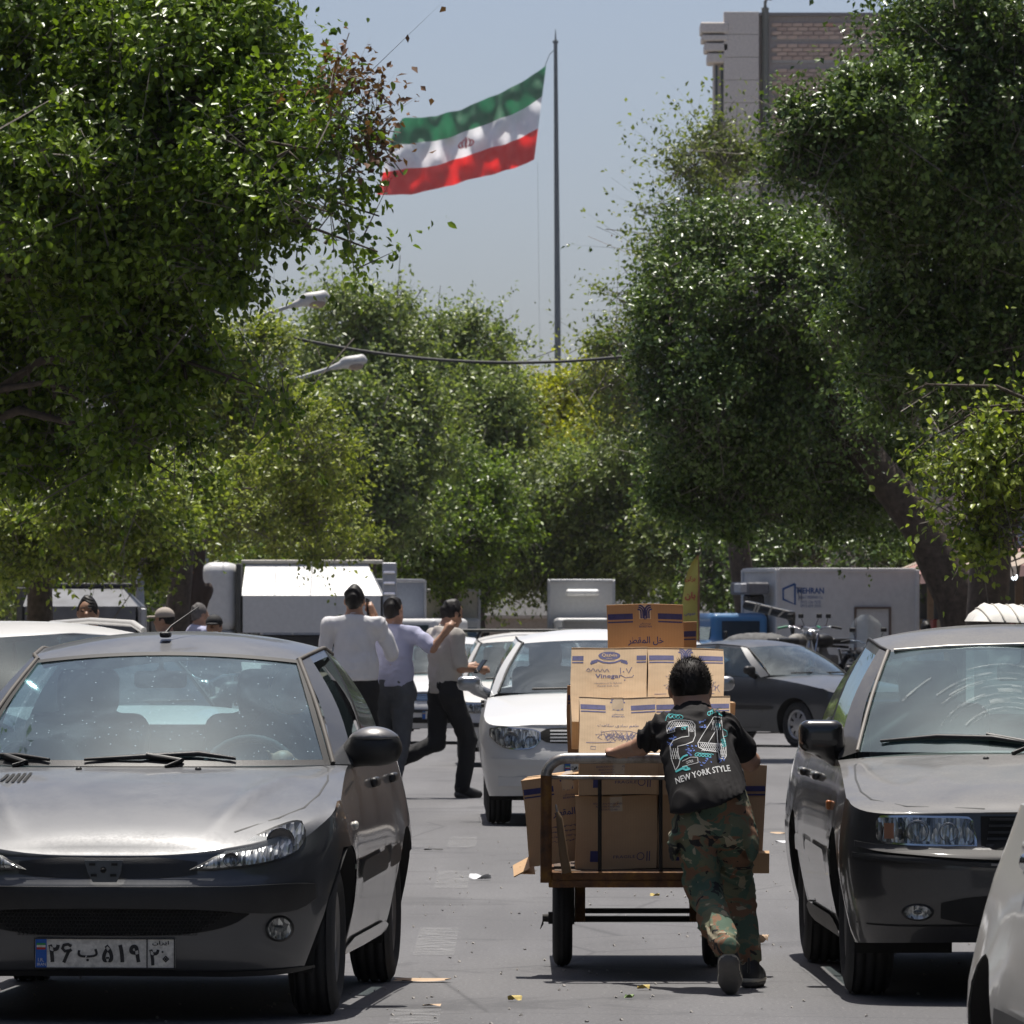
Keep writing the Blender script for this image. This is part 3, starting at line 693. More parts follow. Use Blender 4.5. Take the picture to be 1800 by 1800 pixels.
for i, (a, Y, rx, y0, y1, lm) in enumerate(((90, 165, 110, 930, 1090, 'elm'), (300, 168, 110, 920, 1090, 'mul'), (500, 176, 110, 930, 1090, 'mul'), (660, 212, 90, 930, 1090, 'elm'), (830, 235, 60, 960, 1090, 'elm'), (1160, 215, 90, 930, 1090, 'mul'), (1270, 190, 70, 930, 1090, 'dark'), (1380, 170, 100, 900, 1080, 'dark'), (1560, 160, 130, 880, 1060, 'dark'))):
    shrub(('dark leafy shrub low behind the dark canopy truck at far left', 'leafy shrub behind the man in the light cap', 'shrub behind the white canopy truck', 'shrub hidden behind the blue grey box truck', 'small grey green shrub right of the cream truck', 'dark shrub left of the yellow banner', 'shrub right behind the yellow banner', 'dark shrub behind the headboard of the refrigerated truck', 'dark foliage above the refrigerated truck')[i], a, Y, rx, y0, y1, lm, 200 + i)

# ------------------------------------------------------------------ carved dead trunk on the left pavement
def carved_trunk():
    p = base_at(318, 118); t = thing('carved_trunk', 'dark carved tree stump with tan relief figures behind the man in the cap', 'tree trunk', p)
    s = SDF(); s.chain([(-.12, 0, -.1), (-.08, 0, 1.2), (.06, 0, 2.2), (.22, 0, 3.0)], [.34, .30, .26, .2], .1); s.cone((.02, 0, 1.5), (.42, 0, 2.25), .16, .12, .1)
    s.warp(folds(.03, 16, (1, .3, .1), 3)); s.build('trunk', mat('stump_wood', (.045, .028, .02), .85, bmp=.6), t, .035)
    tan = mat('carving_tan', (.17, .085, .04), .8)
    for k, (x, z, a) in enumerate(((-.12, 1.55, .4), (.02, 1.85, -.5), (-.05, 2.2, .8), (.1, 2.5, .2), (.0, 1.3, -.2))):
        mb = MB(); pts = [(x + .11 * math.cos(a + q * .7) * (1 - q * .09), -.30 + .03 * abs(q - 3), z + .11 * math.sin(a + q * .7) * (1 - q * .09)) for q in range(7)]
        mb.tube(pts, [.02, .03, .032, .03, .026, .02, .012], 6); mb.build('carving', tan, t)
carved_trunk()

# ------------------------------------------------------------------ brick tower block
def tower():
    Y = 320; s = Y / FPX
    x0, x1 = P(1334, 0, Y).x, P(1600, 0, Y).x; top = P(0, 28, Y).z
    t = thing('apartment_tower', 'tall brick tower with pale stone corner and stepped cornice, upper right', 'building', (x0, Y, 0))
    bk = mat('brick_backing', (.36, .32, .30), .9); st = mat('tower_stone', (.62, .56, .51), .8, bmp=.2, bscale=4); pd = mat('tower_pipe', (.16, .16, .14), .7); gl = mat('tower_window', (.05, .06, .07), .2)
    W = x1 - x0
    mb = MB(); mb.box((W / 2, 6, top / 2), (W, 12, top)); mb.build('wall', bk, t)
    bw, bh = .46, .183
    bms = [MB().box((0, 0, 0), (bw - .03, .12, bh - .024), bev=.012).mesh('brick', mat('brick_%d' % i, c, .9, var=.15, scale=3)) for i, c in enumerate(((.52, .375, .30), (.48, .35, .285), (.55, .41, .33), (.45, .335, .28), (.50, .28, .20)))]
    cnt = 0; rest = MB(); r = random.Random(3)
    rows = int((top - .35 - P(0, 300, Y).z) / bh)
    for j in range(rows):
        z = top - .3 - bh * (j + .5)
        if j in (4, 9, 10): continue
        for i in range(int(W / bw) + 1):
            x = .55 + bw * (i + .5 * (j % 2)) + bw / 2
            if x > W - bw / 2 or abs(x - 2.9) < .01: continue
            px = 900 + (x0 + x) / s
            lim = 470 if px < 1420 else (200 if px < 1480 else 130)
            if 1080 - (z - EYE) / s < lim and cnt < 296:
                o = link('brick', bms[r.choices(range(5), (5, 5, 4, 4, .4))[0]], t); o.location = (x, -.03 + r.uniform(-.008, .008), z); cnt += 1
            else: rest.box((x, -.02, z), (bw - .03, .1, bh - .024))
    rest.build('brickwork', MATS['brick_1'], t, 'stuff')
    mb = MB(); mb.box((W / 2, 0, top + .06), (W, .5, .14)); mb.build('coping', mat('coping', (.22, .2, .19), .9), t)
    for j, (ww, zz) in enumerate(((.0, top - .99), (.0, top - 2.0))):
        mb = MB(); mb.box((W / 2 + .27, -.02, zz), (W - .6, .08, .14)); mb.build('concrete_band', mat('band', (.38, .36, .34), .9), t)
    mb = MB(); mb.tube([(.27, -.2, 0), (.27, -.2, top + .35)], .16, 8); mb.build('downpipe', pd, t)
    mb = MB(); mb.tube([(.27, -.2, top + .3), (.27, -.2, top + .6), (.35, -.2, top + .75), (.55, -.2, top + .72)], .07, 6); mb.build('pipe_hook', pd, t)
    # pale corner pier built of stone slabs
    cx0 = P(1272, 0, Y).x - x0; cx1 = -.02
    pier_top = P(0, 22, Y).z
    n = 24
    for j in range(n):
        z1 = pier_top - j * 1.0
        mb = MB(); mb.box(((cx0 + cx1) / 2, -.1, z1 - .5), (cx1 - cx0, .8, .985), bev=.01); mb.build('stone_slab', st, t)
    mb = MB(); mb.box(((cx0 + cx1) / 2, .1, pier_top - n * .5), (cx1 - cx0 - .1, .8, n - .1)); mb.build('pier_core', bk, t)
    # windowed side strip beside the pier
    wx0 = P(1254, 0, Y).x - x0
    mb = MB(); mb.box(((wx0 + cx0) / 2 + .02, 1.2, top / 2), (cx0 - wx0, 2, top - 2)); mb.build('side_wall', mat('side_wall', (.5, .45, .41), .8), t)
    for k in range(2):
        for j in range(6):
            mb = MB(); mb.box((wx0 + .14 + .24 * k, .185, top - 3.4 - j * 3.0), (.1, .06, 2.5)); mb.build('window', gl, t)
    # stepped cornice
    for j, (px, y0, y1) in enumerate(((1231, 60, 40), (1233, 74, 62), (1238, 92, 76), (1243, 112, 94))):
        xx = P(px, 0, Y).x - x0; za, zb = P(0, y0, Y).z, P(0, y1, Y).z
        mb = MB(); mb.box(((xx + cx0) / 2 + .1, .6, (za + zb) / 2), (cx0 - xx + .2, 2.4 - .1 * j, zb - za - .03), bev=.05); mb.build('cornice_step', st, t)
    mb = MB(); mb.box((W + .5, 5, top - 1.5), (.4, 6, 6)); mb.build('roof_room', bk, t)
tower()

# ------------------------------------------------------------------ flag and mast, a kilometre off
def flag():
    Y = 950; s = Y / FPX
    b = base_at(984, Y); b.z = -.52
    zt = P(0, 72, Y).z - b.z
    t = thing('flagpole', 'very tall dark grey flagpole rising above the distant trees', 'flagpole', b)
    mb = MB(); tx = (976.5 - 984) * s
    mb.tube([(tx * i / 8, 0, zt * i / 8) for i in range(9)], [.58 - .34 * i / 8 for i in range(9)], 14); mb.build('mast', mat('mast_grey', (.055, .075, .085), .6), t)
    mb = MB(); mb.tube([(tx, 0, zt), (tx, 0, zt + 1.5)], [.13, .04], 6); mb.build('lightning_rod', MATS['mast_grey'], t)
    mb = MB(); mb.lathe([(zt - .3, .36), (zt, .38), (zt + .15, .14)], 12, 'z', (tx, 0, 0)); mb.build('truck_cap', MATS['mast_grey'], t)
    mb = MB(); mb.tube([((945 - 984) * s, -.25, P(0, 285, Y).z - b.z), ((949 - 984) * s, -.2, P(0, 640, Y).z - b.z)], .014, 4); mb.build('halyard', MATS['mast_grey'], t)
    mb = MB(); mb.tube([((958 - 984) * s, 0, P(0, 116, Y).z - b.z), ((966 - 984) * s, 0, P(0, 96, Y).z - b.z), (tx, 0, zt - 1)], .045, 4); mb.build('hoist_rope', MATS['mast_grey'], t)
    # the cloth: edges of the three bands traced along the hoist-to-fly direction
    U = [0, .12, .25, .4, .55, .7, .82, .92, 1.0]
    top = [(960, 115), (925, 139), (890, 158), (850, 178), (810, 194), (768, 206), (735, 206), (708, 209), (694, 226)]
    bot = [(939, 281), (910, 294), (885, 302), (845, 313), (805, 322), (765, 332), (725, 343), (695, 346), (664, 345)]
    def edge(tab, u):
        return np.array([np.interp(u, U, [p[0] for p in tab]), np.interp(u, U, [p[1] for p in tab])])
    nu, nv = 90, 15
    def pt(u, v):
        a, c = edge(top, u), edge(bot, u); p = a + (c - a) * v
        fold = 3.2 * math.sin(9 * u + 2.2 * v) * min(u * 3, 1) + 1.9 * math.sin(26 * u - 7 * v) * min(u * 3, 1) + .9 * math.sin(48 * u + 12 * v) + 1.1 * math.sin(17 * v + 14 * u)
        p[1] += 1.4 * math.sin(20 * u + 1.0) * (v - .5) * u
        q = P(p[0], p[1], Y); q.y += .5 * fold - 2 * u; return q - b
    f = thing('national_flag', 'green white and red striped flag with red emblem flying from the tall pole', 'flag', b)
    def cloth(nm, c):
        m, nt, bb = nodes(nm); setp(bb, Base_Color=c, Roughness=.75); out = nt.nodes['Material Output']
        tr = N(nt, 'ShaderNodeBsdfTranslucent'); tr.inputs[0].default_value = (*c, 1); mx = N(nt, 'ShaderNodeMixShader'); mx.inputs[0].default_value = .45
        nt.links.new(bb.outputs[0], mx.inputs[1]); nt.links.new(tr.outputs[0], mx.inputs[2]); nt.links.new(mx.outputs[0], out.inputs[0]); MATS[nm] = m; return m
    g, w, r = cloth('flag_green', (.016, .15, .065)), cloth('flag_white', (.80, .80, .83)), cloth('flag_red', (.72, .014, .012))
    for nm, m, v0, v1 in (('green_band', g, 0, 1 / 3), ('white_band', w, 1 / 3, 2 / 3), ('red_band', r, 2 / 3, 1)):
        mb = MB(); mb.grid([[pt(i / nu, v0 + (v1 - v0) * k / 5) for i in range(nu + 1)] for k in range(6)]); mb.build(nm, m, f)
    em = Ink()
    for sg in (-1, 1):
        em.line([(sg * .30 * math.cos(a) + sg * .05, .42 * math.sin(a)) for a in np.linspace(-1.2, 1.25, 10)], .13)
        em.line([(sg * .62 * math.cos(a) + sg * .0, .40 * math.sin(a) - .05) for a in np.linspace(-1.0, .9, 10)], .13)
    em.line([(0, -.5 + .095 * q) for q in range(11)], .18); em.line([(-.14, .58), (0, .52), (.14, .58)], .07)
    em.lay('emblem', lambda x, y: pt(.505 - x * .078, .5 - y * .135) + Vector((0, -.6, 0)), mat('emblem_red', (.50, .05, .06), .8), f)
flag()

# ------------------------------------------------------------------ street lamps and the overhead cable
LAMPM = mat('lamp_metal', (.34, .35, .35), .5, .3); LAMPH = mat('lamp_head_grey', (.5, .49, .47), .5); LAMPG = mat('lamp_lens', (.34, .26, .2), .3)
def lamp(px_pole, Y, tip, elbow, label):
    b = base_at(px_pole, Y); t = thing('street_lamp', label, 'street lamp', b, 0, 'street lamps along the left pavement')
    T = P(*tip, Y) - b; El = P(*elbow, Y) - b; dr = (T - El).normalized()
    hz = El.z - .9
    mb = MB(); mb.tube([(0, 0, 0), (0, 0, .6), (0, 0, .62), (0, 0, hz)], [.11, .11, .085, .06], 10); mb.build('post', LAMPM, t)
    mb = MB(); pts = [Vector((0, 0, hz - .1))] + [Vector((0, 0, hz)).lerp(El, u) + Vector((0, 0, .25 * math.sin(u * math.pi))) for u in (.3, .65)] + [El, El.lerp(T, .5), T - dr * .5]
    mb.tube(pts, [.055, .05, .05, .045, .04, .035], 8); mb.build('arm', LAMPM, t)
    s = SDF(); a = T - dr * .72; s.cone(a, T - dr * .38, .05, .10, .05); s.cone(T - dr * .38, T - dr * .08, .11, .09, .05); s.ell(T - dr * .24, (.28, .13, .10), .05)
    s.build('lamp_head', LAMPH, t, .03)
    s = SDF(); s.ell(T - dr * .22 + Vector((0, 0, -.10)), (.18, .11, .10), .02); s.build('lens', LAMPG, t, .03)
lamp(246, 132, (576, 516), (360, 588), 'nearer street lamp, its pale head poking out of the big left tree')
lamp(360, 148, (642, 628), (516, 668), 'middle street lamp with bright grey head in front of the feathery trees')
lamp(480, 290, (690, 705), (600, 735), 'farthest street lamp, mostly hidden in the feathery trees')
def cable():
    Y = 126; A, C = P(470, 583, Y), P(1120, 624, Y); mb = MB(); pts = []
    for i in range(25):
        u = i / 24; p = A.lerp(C, u); p.z -= .95 * 4 * u * (1 - u) * .32; pts.append(p - A)
    mb.tube(pts, .03, 5); o = mb.build('overhead_cable', mat('cable_black', (.03, .03, .03), .7)); o.location = A
    tag(o, 'black overhead cable sagging across the street in front of the flagpole', 'cable')
cable()
# ================================================================== VEHICLES
def lamp_cells():
    """lamp bowl with reflections painted as bright and dark cells"""
    m, nt, b = nodes('lamp_reflector'); tc = nt.nodes.new('ShaderNodeTexCoord'); mp = N(nt, 'ShaderNodeMapping'); nt.links.new(tc.outputs['Object'], mp.inputs[0]); mp.inputs['Scale'].default_value = (75, 20, 26)
    vo = N(nt, 'ShaderNodeTexVoronoi'); vo.inputs['Scale'].default_value = 1.0; nt.links.new(mp.outputs[0], vo.inputs['Vector'])
    r = ramp(nt, vo.outputs['Color'], [(.15, (.06, .06, .065)), (.45, (.28, .28, .28)), (.75, (.7, .7, .69))]); nt.links.new(r.outputs[0], b.inputs['Base Color']); setp(b, Metallic=.7, Roughness=.25)  # cell colours stand in for mirrored surroundings
    bump(nt, b, vo.outputs['Distance'], .5, .01); MATS['lamp_reflector'] = m; return m
TYRE = mat('tyre_rubber', (.022, .022, .023), .85, bmp=.3, bscale=90)
RIMS = mat('rim_alloy', (.42, .42, .43), .35, .7); RIMD = mat('rim_dusty_cover', (.22, .21, .20), .5, .4)
BLACKP = mat('black_plastic', (.013, .013, .014), .5, var=.25, bmp=.15, bscale=200); BLACKD = mat('under_dark', (.010, .010, .010), .9)
CHROME = mat('chrome', (.62, .63, .65), .12, 1.0, var=.03); INTER = mat('interior_grey', (.045, .047, .05), .8); INTERL = mat('interior_trim', (.10, .10, .10), .8)
RUBBER = mat('door_seal', (.014, .014, .014), .6); MIRROR = mat('mirror_glass', (.7, .75, .8), .05, 1.0, var=.02)
LENS = glass('lamp_clear', (.95, .96, .96), .03, (.5, .48, .44), .03, 0, .45); REFL = lamp_cells(); BULB = mat('lamp_bowl', (.10, .10, .105), .18, .5)
AMBER = mat('amber_lens', (.45, .15, .04), .3); REDL = mat('red_lens', (.38, .03, .025), .2, spec=.6); PLATEW = mat('plate_white', (.56, .54, .50), .6, var=.25, scale=60); INK = mat('plate_ink', (.012, .012, .014), .6); PBLUE = mat('plate_blue', (.01, .09, .38), .6)

def interp(tab):
    xs = [p[0] for p in tab]; ys = [p[1] for p in tab]; return lambda v: float(np.interp(v, xs, ys))
def sinterp(tab):
    """smooth curve through the table (monotone cubic-ish)"""
    xs = np.array([p[0] for p in tab], float); ys = np.array([p[1] for p in tab], float)
    d = np.diff(ys) / np.diff(xs); m = np.concatenate([[d[0]], (d[1:] + d[:-1]) / 2, [d[-1]]])
    for i in range(len(d)):
        if abs(d[i]) < 1e-9: m[i] = m[i + 1] = 0
        else:
            a, b = m[i] / d[i], m[i + 1] / d[i]; q = a * a + b * b
            if q > 9: m[i] = 3 * a / math.sqrt(q) * d[i]; m[i + 1] = 3 * b / math.sqrt(q) * d[i]
    def f(v):
        v = min(max(v, xs[0]), xs[-1]); i = min(int(np.searchsorted(xs, v, 'right')) - 1, len(d) - 1); i = max(i, 0)
        h = xs[i + 1] - xs[i]; t = (v - xs[i]) / h
        return (1 + 2 * t) * (1 - t) ** 2 * ys[i] + t * (1 - t) ** 2 * h * m[i] + t * t * (3 - 2 * t) * ys[i + 1] + t * t * (t - 1) * h * m[i + 1]
    return f

class Car:
    """car shell. Local frame: nose at y = 0, tail at y = L, x to the right when looked at head-on, z up."""
    def __init__(s, **k):
        s.L, s.w = k['L'], k['w']; s.Df, s.nf = k.get('Df', .55), k.get('nf', 3.5); s.Dr, s.nr = k.get('Dr', .45), k.get('nr', 4)
        s.prof = sinterp(k['prof']); s.yf = sinterp(k['yf']); s.yr = sinterp(k.get('yr', [(0, .0), (2, .0)]))
        s.zs = sinterp(k['zs']); s.zt = sinterp(k['zt']); s.zb = interp(k.get('zb', [(0, .2), (9, .2)]))
        s.wheels = k['wheels']; s.Rw = k.get('Rw', .295); s.Ra = k.get('Ra', .345); s.tw = k.get('tw', .185); s.track = k.get('track', s.w - .10)
        s.base = k['base']; s.roof = k['roof']; s.crown = k.get('crown', .07); s.ycowl, s.yback = k['ycowl'], k['yback']; s.kx = k.get('kx', 2.4); s.fl = k.get('flare', .0)
        s.zr = sinterp(k['zroof']); s.rb = k.get('bulge', .03); s.segs = k['segs']; s.crease = k.get('crease', []); s.nh = k.get('nh', 10); s.ydash = k.get('ydash', s.ycowl - .25)
        s.base = [(x if x is not None else s.S(y, s.zs(y)) - .012, y, z if z is not None else s.zs(y) - .006) for x, y, z in s.base]
    def wz(s, z): return s.w * s.prof(z)
    def F(s, x, z, off=0.0):
        u = min(abs(x) / s.wz(z), .9995); return s.yf(z) * (1 - u ** 3) + s.Df * (1 - (1 - u ** s.nf) ** (1 / s.nf)) - off
    def Bk(s, x, z):
        u = min(abs(x) / s.wz(z), .9995); return s.L - s.yr(z) * (1 - u ** 3) - s.Dr * (1 - (1 - u ** s.nr) ** (1 / s.nr))
    def S(s, y, z):
        """half width of the side at (y, z)"""
        w = s.wz(z); a = s.Df; b = s.L - s.Dr
        if y < a: t = max(1 - y / s.Df, 0); w *= max(1 - min(t, 1) ** s.nf, 0) ** (1 / s.nf)
        if y > b: t = min(max((y - b) / s.Dr, 0), 1); w *= max(1 - t ** s.nr, 0) ** (1 / s.nr)
        for yw in s.wheels: w += s.fl * math.exp(-((y - yw) / .34) ** 2) * math.exp(-((z - .52) / .2) ** 2)
        return w
    def bottom(s, y, side):
        z = s.zb(y)
        if side:
            for yw in s.wheels:
                d = abs(y - yw)
                if d < s.Ra: z = max(z, s.Rw + math.sqrt(s.Ra ** 2 - d * d) * 1.0 + .0)
        return z
    def T(s, x, y, off=0.0):
        """height of bonnet / boot lid"""
        zs = s.zs(y); xs = max(s.S(y, zs), .05); u = min(abs(x) / xs, 1); z = zs + (s.zt(y) - zs) * (1 - u ** s.kx) + off
        for (xa, ya, xb, yb, hh, ww) in s.crease:
            if ya <= y <= yb:
                t = (y - ya) / (yb - ya); d = abs(x) - (xa + (xb - xa) * t); z += hh * math.sin(math.pi * min(t * 1.15, 1)) * math.exp(-(d / ww) ** 2)
        return z
    def ring(s):
        """half plan outline from front centre to rear centre as (kind, u or y)"""
        r = [('f', u) for u in (0, .1, .2, .3, .4, .5, .58, .66, .73, .79, .84, .88, .915, .945, .97, .985, .995)]
        ya, yb = s.F(.995 * s.w, .5) + .015, s.Bk(.995 * s.w, .5) - .015
        ys = set(np.linspace(ya, yb, 26))
        for yw in s.wheels:
            for a in np.linspace(0, math.pi, 15): ys.add(yw + (s.Ra + 1e-4) * math.cos(a))
            ys.add(yw + s.Ra + .004); ys.add(yw - s.Ra - .004)
        r += [('s', y) for y in sorted(y for y in ys if ya <= y <= yb)]
        r += [('r', u) for u in (.995, .985, .97, .945, .91, .86, .8, .72, .62, .5, .36, .2, 0)]
        return r
    def wall_pt(s, k, t):
        if k[0] == 's':
            y = k[1]; zb, zs = s.bottom(y, True), s.zs(y); z = zb + (zs - zb) * t; return Vector((s.S(y, z), y, z))
        fn = s.F if k[0] == 'f' else s.Bk
        y = fn(k[1] * s.w, .5); zb, zs = s.bottom(y, k[1] > .9), s.zs(y); z = zb + (zs - zb) * t
        x = k[1] * s.wz(z); y = fn(x, z); x += s.S(y, z) - s.wz(z) if k[1] > .97 and False else 0
        return Vector((x, y, z))
    def shell(s, root, pm, nt=16):
        R_ = s.ring(); mb = MB()
        ts = [i / nt for i in range(nt + 1)]
        for sg in (1, -1):
            rows = [[Vector((sg * p.x, p.y, p.z)) for p in (s.wall_pt(k, t) for t in ts)] for k in R_]
            mb.grid(rows, flip=sg < 0)
            # bonnet and boot lid
            for lo, hi in ((-1, s.ycowl), (s.yback, 99)):
                rr = []
                for row in rows:
                    p = row[-1]
                    if lo <= p.y <= hi:
                        a = abs(p.x); rr.append([Vector((sg * a * (1 - j / s.nh), p.y, s.T(a * (1 - j / s.nh), p.y) if j else p.z)) for j in range(s.nh + 1)])
                if len(rr) > 1: mb.grid(rr, flip=sg < 0)
            # wheel-house lining
            for yw in s.wheels:
                arc = [(yw + s.Ra * math.cos(a), s.Rw + s.Ra * math.sin(a)) for a in np.linspace(-.35, math.pi + .35, 20)]
                mb.grid([[Vector((sg * (s.S(y, max(z, s.zb(y))) - .006 if j == 0 else .42), y, z)) for j in (0, 1)] for y, z in arc], mi=1, flip=sg > 0)
        o = mb.build('body', [pm, BLACKD], root)
        # floor pan between the sills
        mb = MB(); zf = s.zb(s.L / 2) + .02
        mb.box((0, s.L / 2, zf + .09), (s.w * 1.25, s.L - 1.0, .16)); mb.box((0, s.wheels[0] - .1, .36), (1.15, .9, .22))
        mb.box((0, (s.ycowl + s.yback) / 2 - .1, zf + .22), (s.w * 1.72, (s.yback - s.ycowl) * .8, .1))
        mb.build('floor_pan', BLACKD, root)
        return o
    def green(s, root, pm, gm, nseg, pillar_m=None, side_m=None, frame_t=.07):
        """pillars, panes and roof. base/roof: matching key points (kind, x, y, z) from front centre to rear centre"""
        segs = []
        kb, kr = s.base, s.roof
        def spl(pts, n):
            P_ = [Vector(p) for p in pts]; return P_
        pill, panes = {}, {}
        roof_edge = []
        names = s.segs
        for i, nm in enumerate(names):
            n = nseg.get(nm, 3)
            a0, a1, b0, b1 = Vector(kb[i]), Vector(kb[i + 1]), Vector(kr[i]), Vector(kr[i + 1])
            for j in range(n + 1):
                u = j / n
                if nm in ('windscreen', 'rear_window'):
                    # bowed pane: x linear, y curved
                    q = u if nm == 'windscreen' else 1 - u
                    bowb = (1 - (1 - q ** 2.4)); 
                    pb = Vector((a0.x + (a1.x - a0.x) * u, a0.y + (a1.y - a0.y) * ((q ** 2.2) if nm == 'windscreen' else 1 - q ** 2.2), a0.z + (a1.z - a0.z) * ((q ** 1.6) if nm == 'windscreen' else 1 - q ** 1.6)))
                    pr = Vector((b0.x + (b1.x - b0.x) * u, b0.y + (b1.y - b0.y) * ((q ** 2.2) if nm == 'windscreen' else 1 - q ** 2.2), b0.z + (b1.z - b0.z) * ((q ** 2.0) if nm == 'windscreen' else 1 - q ** 2.0)))
                else:
                    pb = a0.lerp(a1, u); pr = b0.lerp(b1, u)
                    arch = getattr(s, 'arch', 0)
                segs.append((nm, j, n, pb, pr))
        # columns
        nt = 8
        def col(pb, pr, nm):
            out = []
            for k in range(nt + 1):
                t = k / nt; p = pb.lerp(pr, t); b = s.rb * math.sin(math.pi * t)
                if nm in ('windscreen', 'rear_window'): d = Vector((0, -1 if nm == 'windscreen' else 1, .6))
                else: d = Vector((1, 0, .1))
                out.append(p + d * b * (1 if nm not in ('windscreen', 'rear_window') else .8))
            return out
        i = 0; groups = []
        while i < len(segs):
            nm, j, n = segs[i][:3]; groups.append((nm, [(segs[i + q][3], segs[i + q][4]) for q in range(n + 1)])); i += n + 1
        for nm, cols in groups:
            C = [col(pb, pr, nm) for pb, pr in cols]
            roof_edge += [c[-1] for c in C] if not roof_edge else [c[-1] for c in C[1:]]
            isg = nm in ('windscreen', 'rear_window') or nm.startswith('side')
            for sg in (1, -1):
                CC = [[Vector((sg * p.x, p.y, p.z)) for p in c] for c in C]
                if not isg:
                    pill.setdefault((nm, sg), MB()).grid(CC, flip=sg < 0)
                else:
                    t0, t1 = (.0, 1.0) if not nm.startswith('side') else (.02, 1 - frame_t)
                    def sub(c, ta, tb, m=7):
                        r = []
                        for q in range(m):
                            t = (ta + (tb - ta) * q / (m - 1)) * nt; a = min(int(t), nt - 1); r.append(c[a].lerp(c[a + 1], t - a))
                        return r
                    key = nm + ('' if nm in ('windscreen', 'rear_window') else ('_l' if sg > 0 else '_r'))
                    panes.setdefault(key, MB()).grid([sub(c, t0, t1) for c in CC], flip=sg < 0)
                    if nm.startswith('side'):
                        pill.setdefault(('window_frame', nm, sg), MB()).grid([sub(c, t1, 1.0, 3) for c in CC], flip=sg < 0)
        for key, mb in pill.items(): mb.build(key[0], (pillar_m or BLACKP) if key[0] == 'b_pillar' else pm, root)
        glassobj = {}
        for key, mb in panes.items():
            if key in getattr(s, 'open_windows', ()): continue
            nm = 'windscreen' if key == 'windscreen' else 'rear_window' if key == 'rear_window' else 'side_window'
            glassobj[key] = mb.build(nm, gm if nm == 'windscreen' or not side_m else side_m, root)
        # roof skin
        mb = MB(); rows = {1: [], -1: []}
        for sg in (1, -1):
            rr = []
            for p in roof_edge:
                a = p.x; rr.append([Vector((sg * a * (1 - j / 8), p.y, p.z + (s.zr(p.y) - p.z) * (1 - (1 - j / 8) ** 2.3))) for j in range(9)])
            mb.grid(rr, flip=sg < 0)
        mb.build('roof', pm, root)
        s.glassobj = glassobj
    def put_wheels(s, root, rim='cover', steer=0.0, n=28):
        """tyre with tread grooves, rim with openings; shared meshes"""
        r, tw = s.Rw, s.tw; rr = r * .66
        tb = MB(); h = tw / 2
        prof = [(-h + .02, rr), (-h + .004, rr + .02), (-h, r - .07), (-h + .012, r - .022), (-h + .03, r - .004)]
        for g in (-.5, -.17, .17, .5):
            c = g * tw * .62; prof += [(c - .008, r), (c - .005, r - .009), (c + .005, r - .009), (c + .008, r)]
        prof += [(h - .03, r - .004), (h - .012, r - .022), (h, r - .07), (h - .004, rr + .02), (h - .02, rr)]
        tb.lathe(prof, n, 'x'); tme = tb.mesh('tyre', TYRE)
        rb = MB(); o = h - .03
        rb.lathe([(o - .06, rr + .004), (o, rr + .004), (o + .012, rr - .012), (o, rr - .03), (o - .035, rr - .035)], n, 'x')
        k = 5 if rim == 'spoke' else 8
        hole_in, hole_out = rr * .45, rr * .80
        m = k * 6; v, f = [], []
        for (rad, xx) in ((rr - .03, o - .012), (hole_out, o - .004), (hole_in, o + .004), (.035, o + .012), (.001, o + .014)):
            for q in range(m): t = 2 * math.pi * q / m; v.append((xx, rad * math.cos(t), rad * math.sin(t)))
        for a in range(4):
            for q in range(m):
                if a == 1 and q % 6 in (1, 2, 3, 4)[:4 if rim == 'spoke' else 2]: continue
                f.append((a * m + q, a * m + (q + 1) % m, (a + 1) * m + (q + 1) % m, (a + 1) * m + q))
        rb.add(v, f, 0, False); rb.lathe([(o - .05, rr - .02), (o - .06, .02)], n, 'x', mi=1)
        rme = rb.mesh('rim', RIMD if rim == 'cover' else RIMS, BLACKD)
        for yw in s.wheels:
            for sg in (1, -1):
                w = thing('wheel', '', ''); del w['label'], w['category']; w.parent = root
                w.location = (sg * (s.track - tw / 2), yw, s.Rw); w.rotation_euler = (0, 0, (0 if sg > 0 else math.pi) + (steer if yw == s.wheels[0] else 0))
                link('tyre', tme, w); link('rim', rme, w)
    def patch(s, name, xs, lo, hi, off, m, root, nx=None, nz=5, thick=0.0, sym=False):
        """a piece of trim laid on the nose: x stations with lower and upper edges in z"""
        fl, fh = sinterp(list(zip(xs, lo))), sinterp(list(zip(xs, hi))); nx = nx or max(6, len(xs) * 3); out = []
        for sg in ((1, -1) if sym else (1,)):
            mb = MB(); X = np.linspace(xs[0], xs[-1], nx)
            rows = [[Vector((sg * x, s.F(x, zz, off), zz)) for zz in (fl(x) + (fh(x) - fl(x)) * q / nz for q in range(nz + 1))] for x in X]
            mb.grid(rows, flip=sg < 0)
            if thick:
                back = [[p + Vector((0, thick, 0)) for p in r] for r in rows]
                rim_f = [r[0] for r in rows] + rows[-1][1:] + [r[-1] for r in rows[::-1]][1:] + rows[0][::-1][1:]
                rim_b = [r[0] for r in back] + back[-1][1:] + [r[-1] for r in back[::-1]][1:] + back[0][::-1][1:]
                mb.grid([rim_f, rim_b], flip=sg > 0, smooth=False)
            out.append(mb.build(name, m, root))
        return out
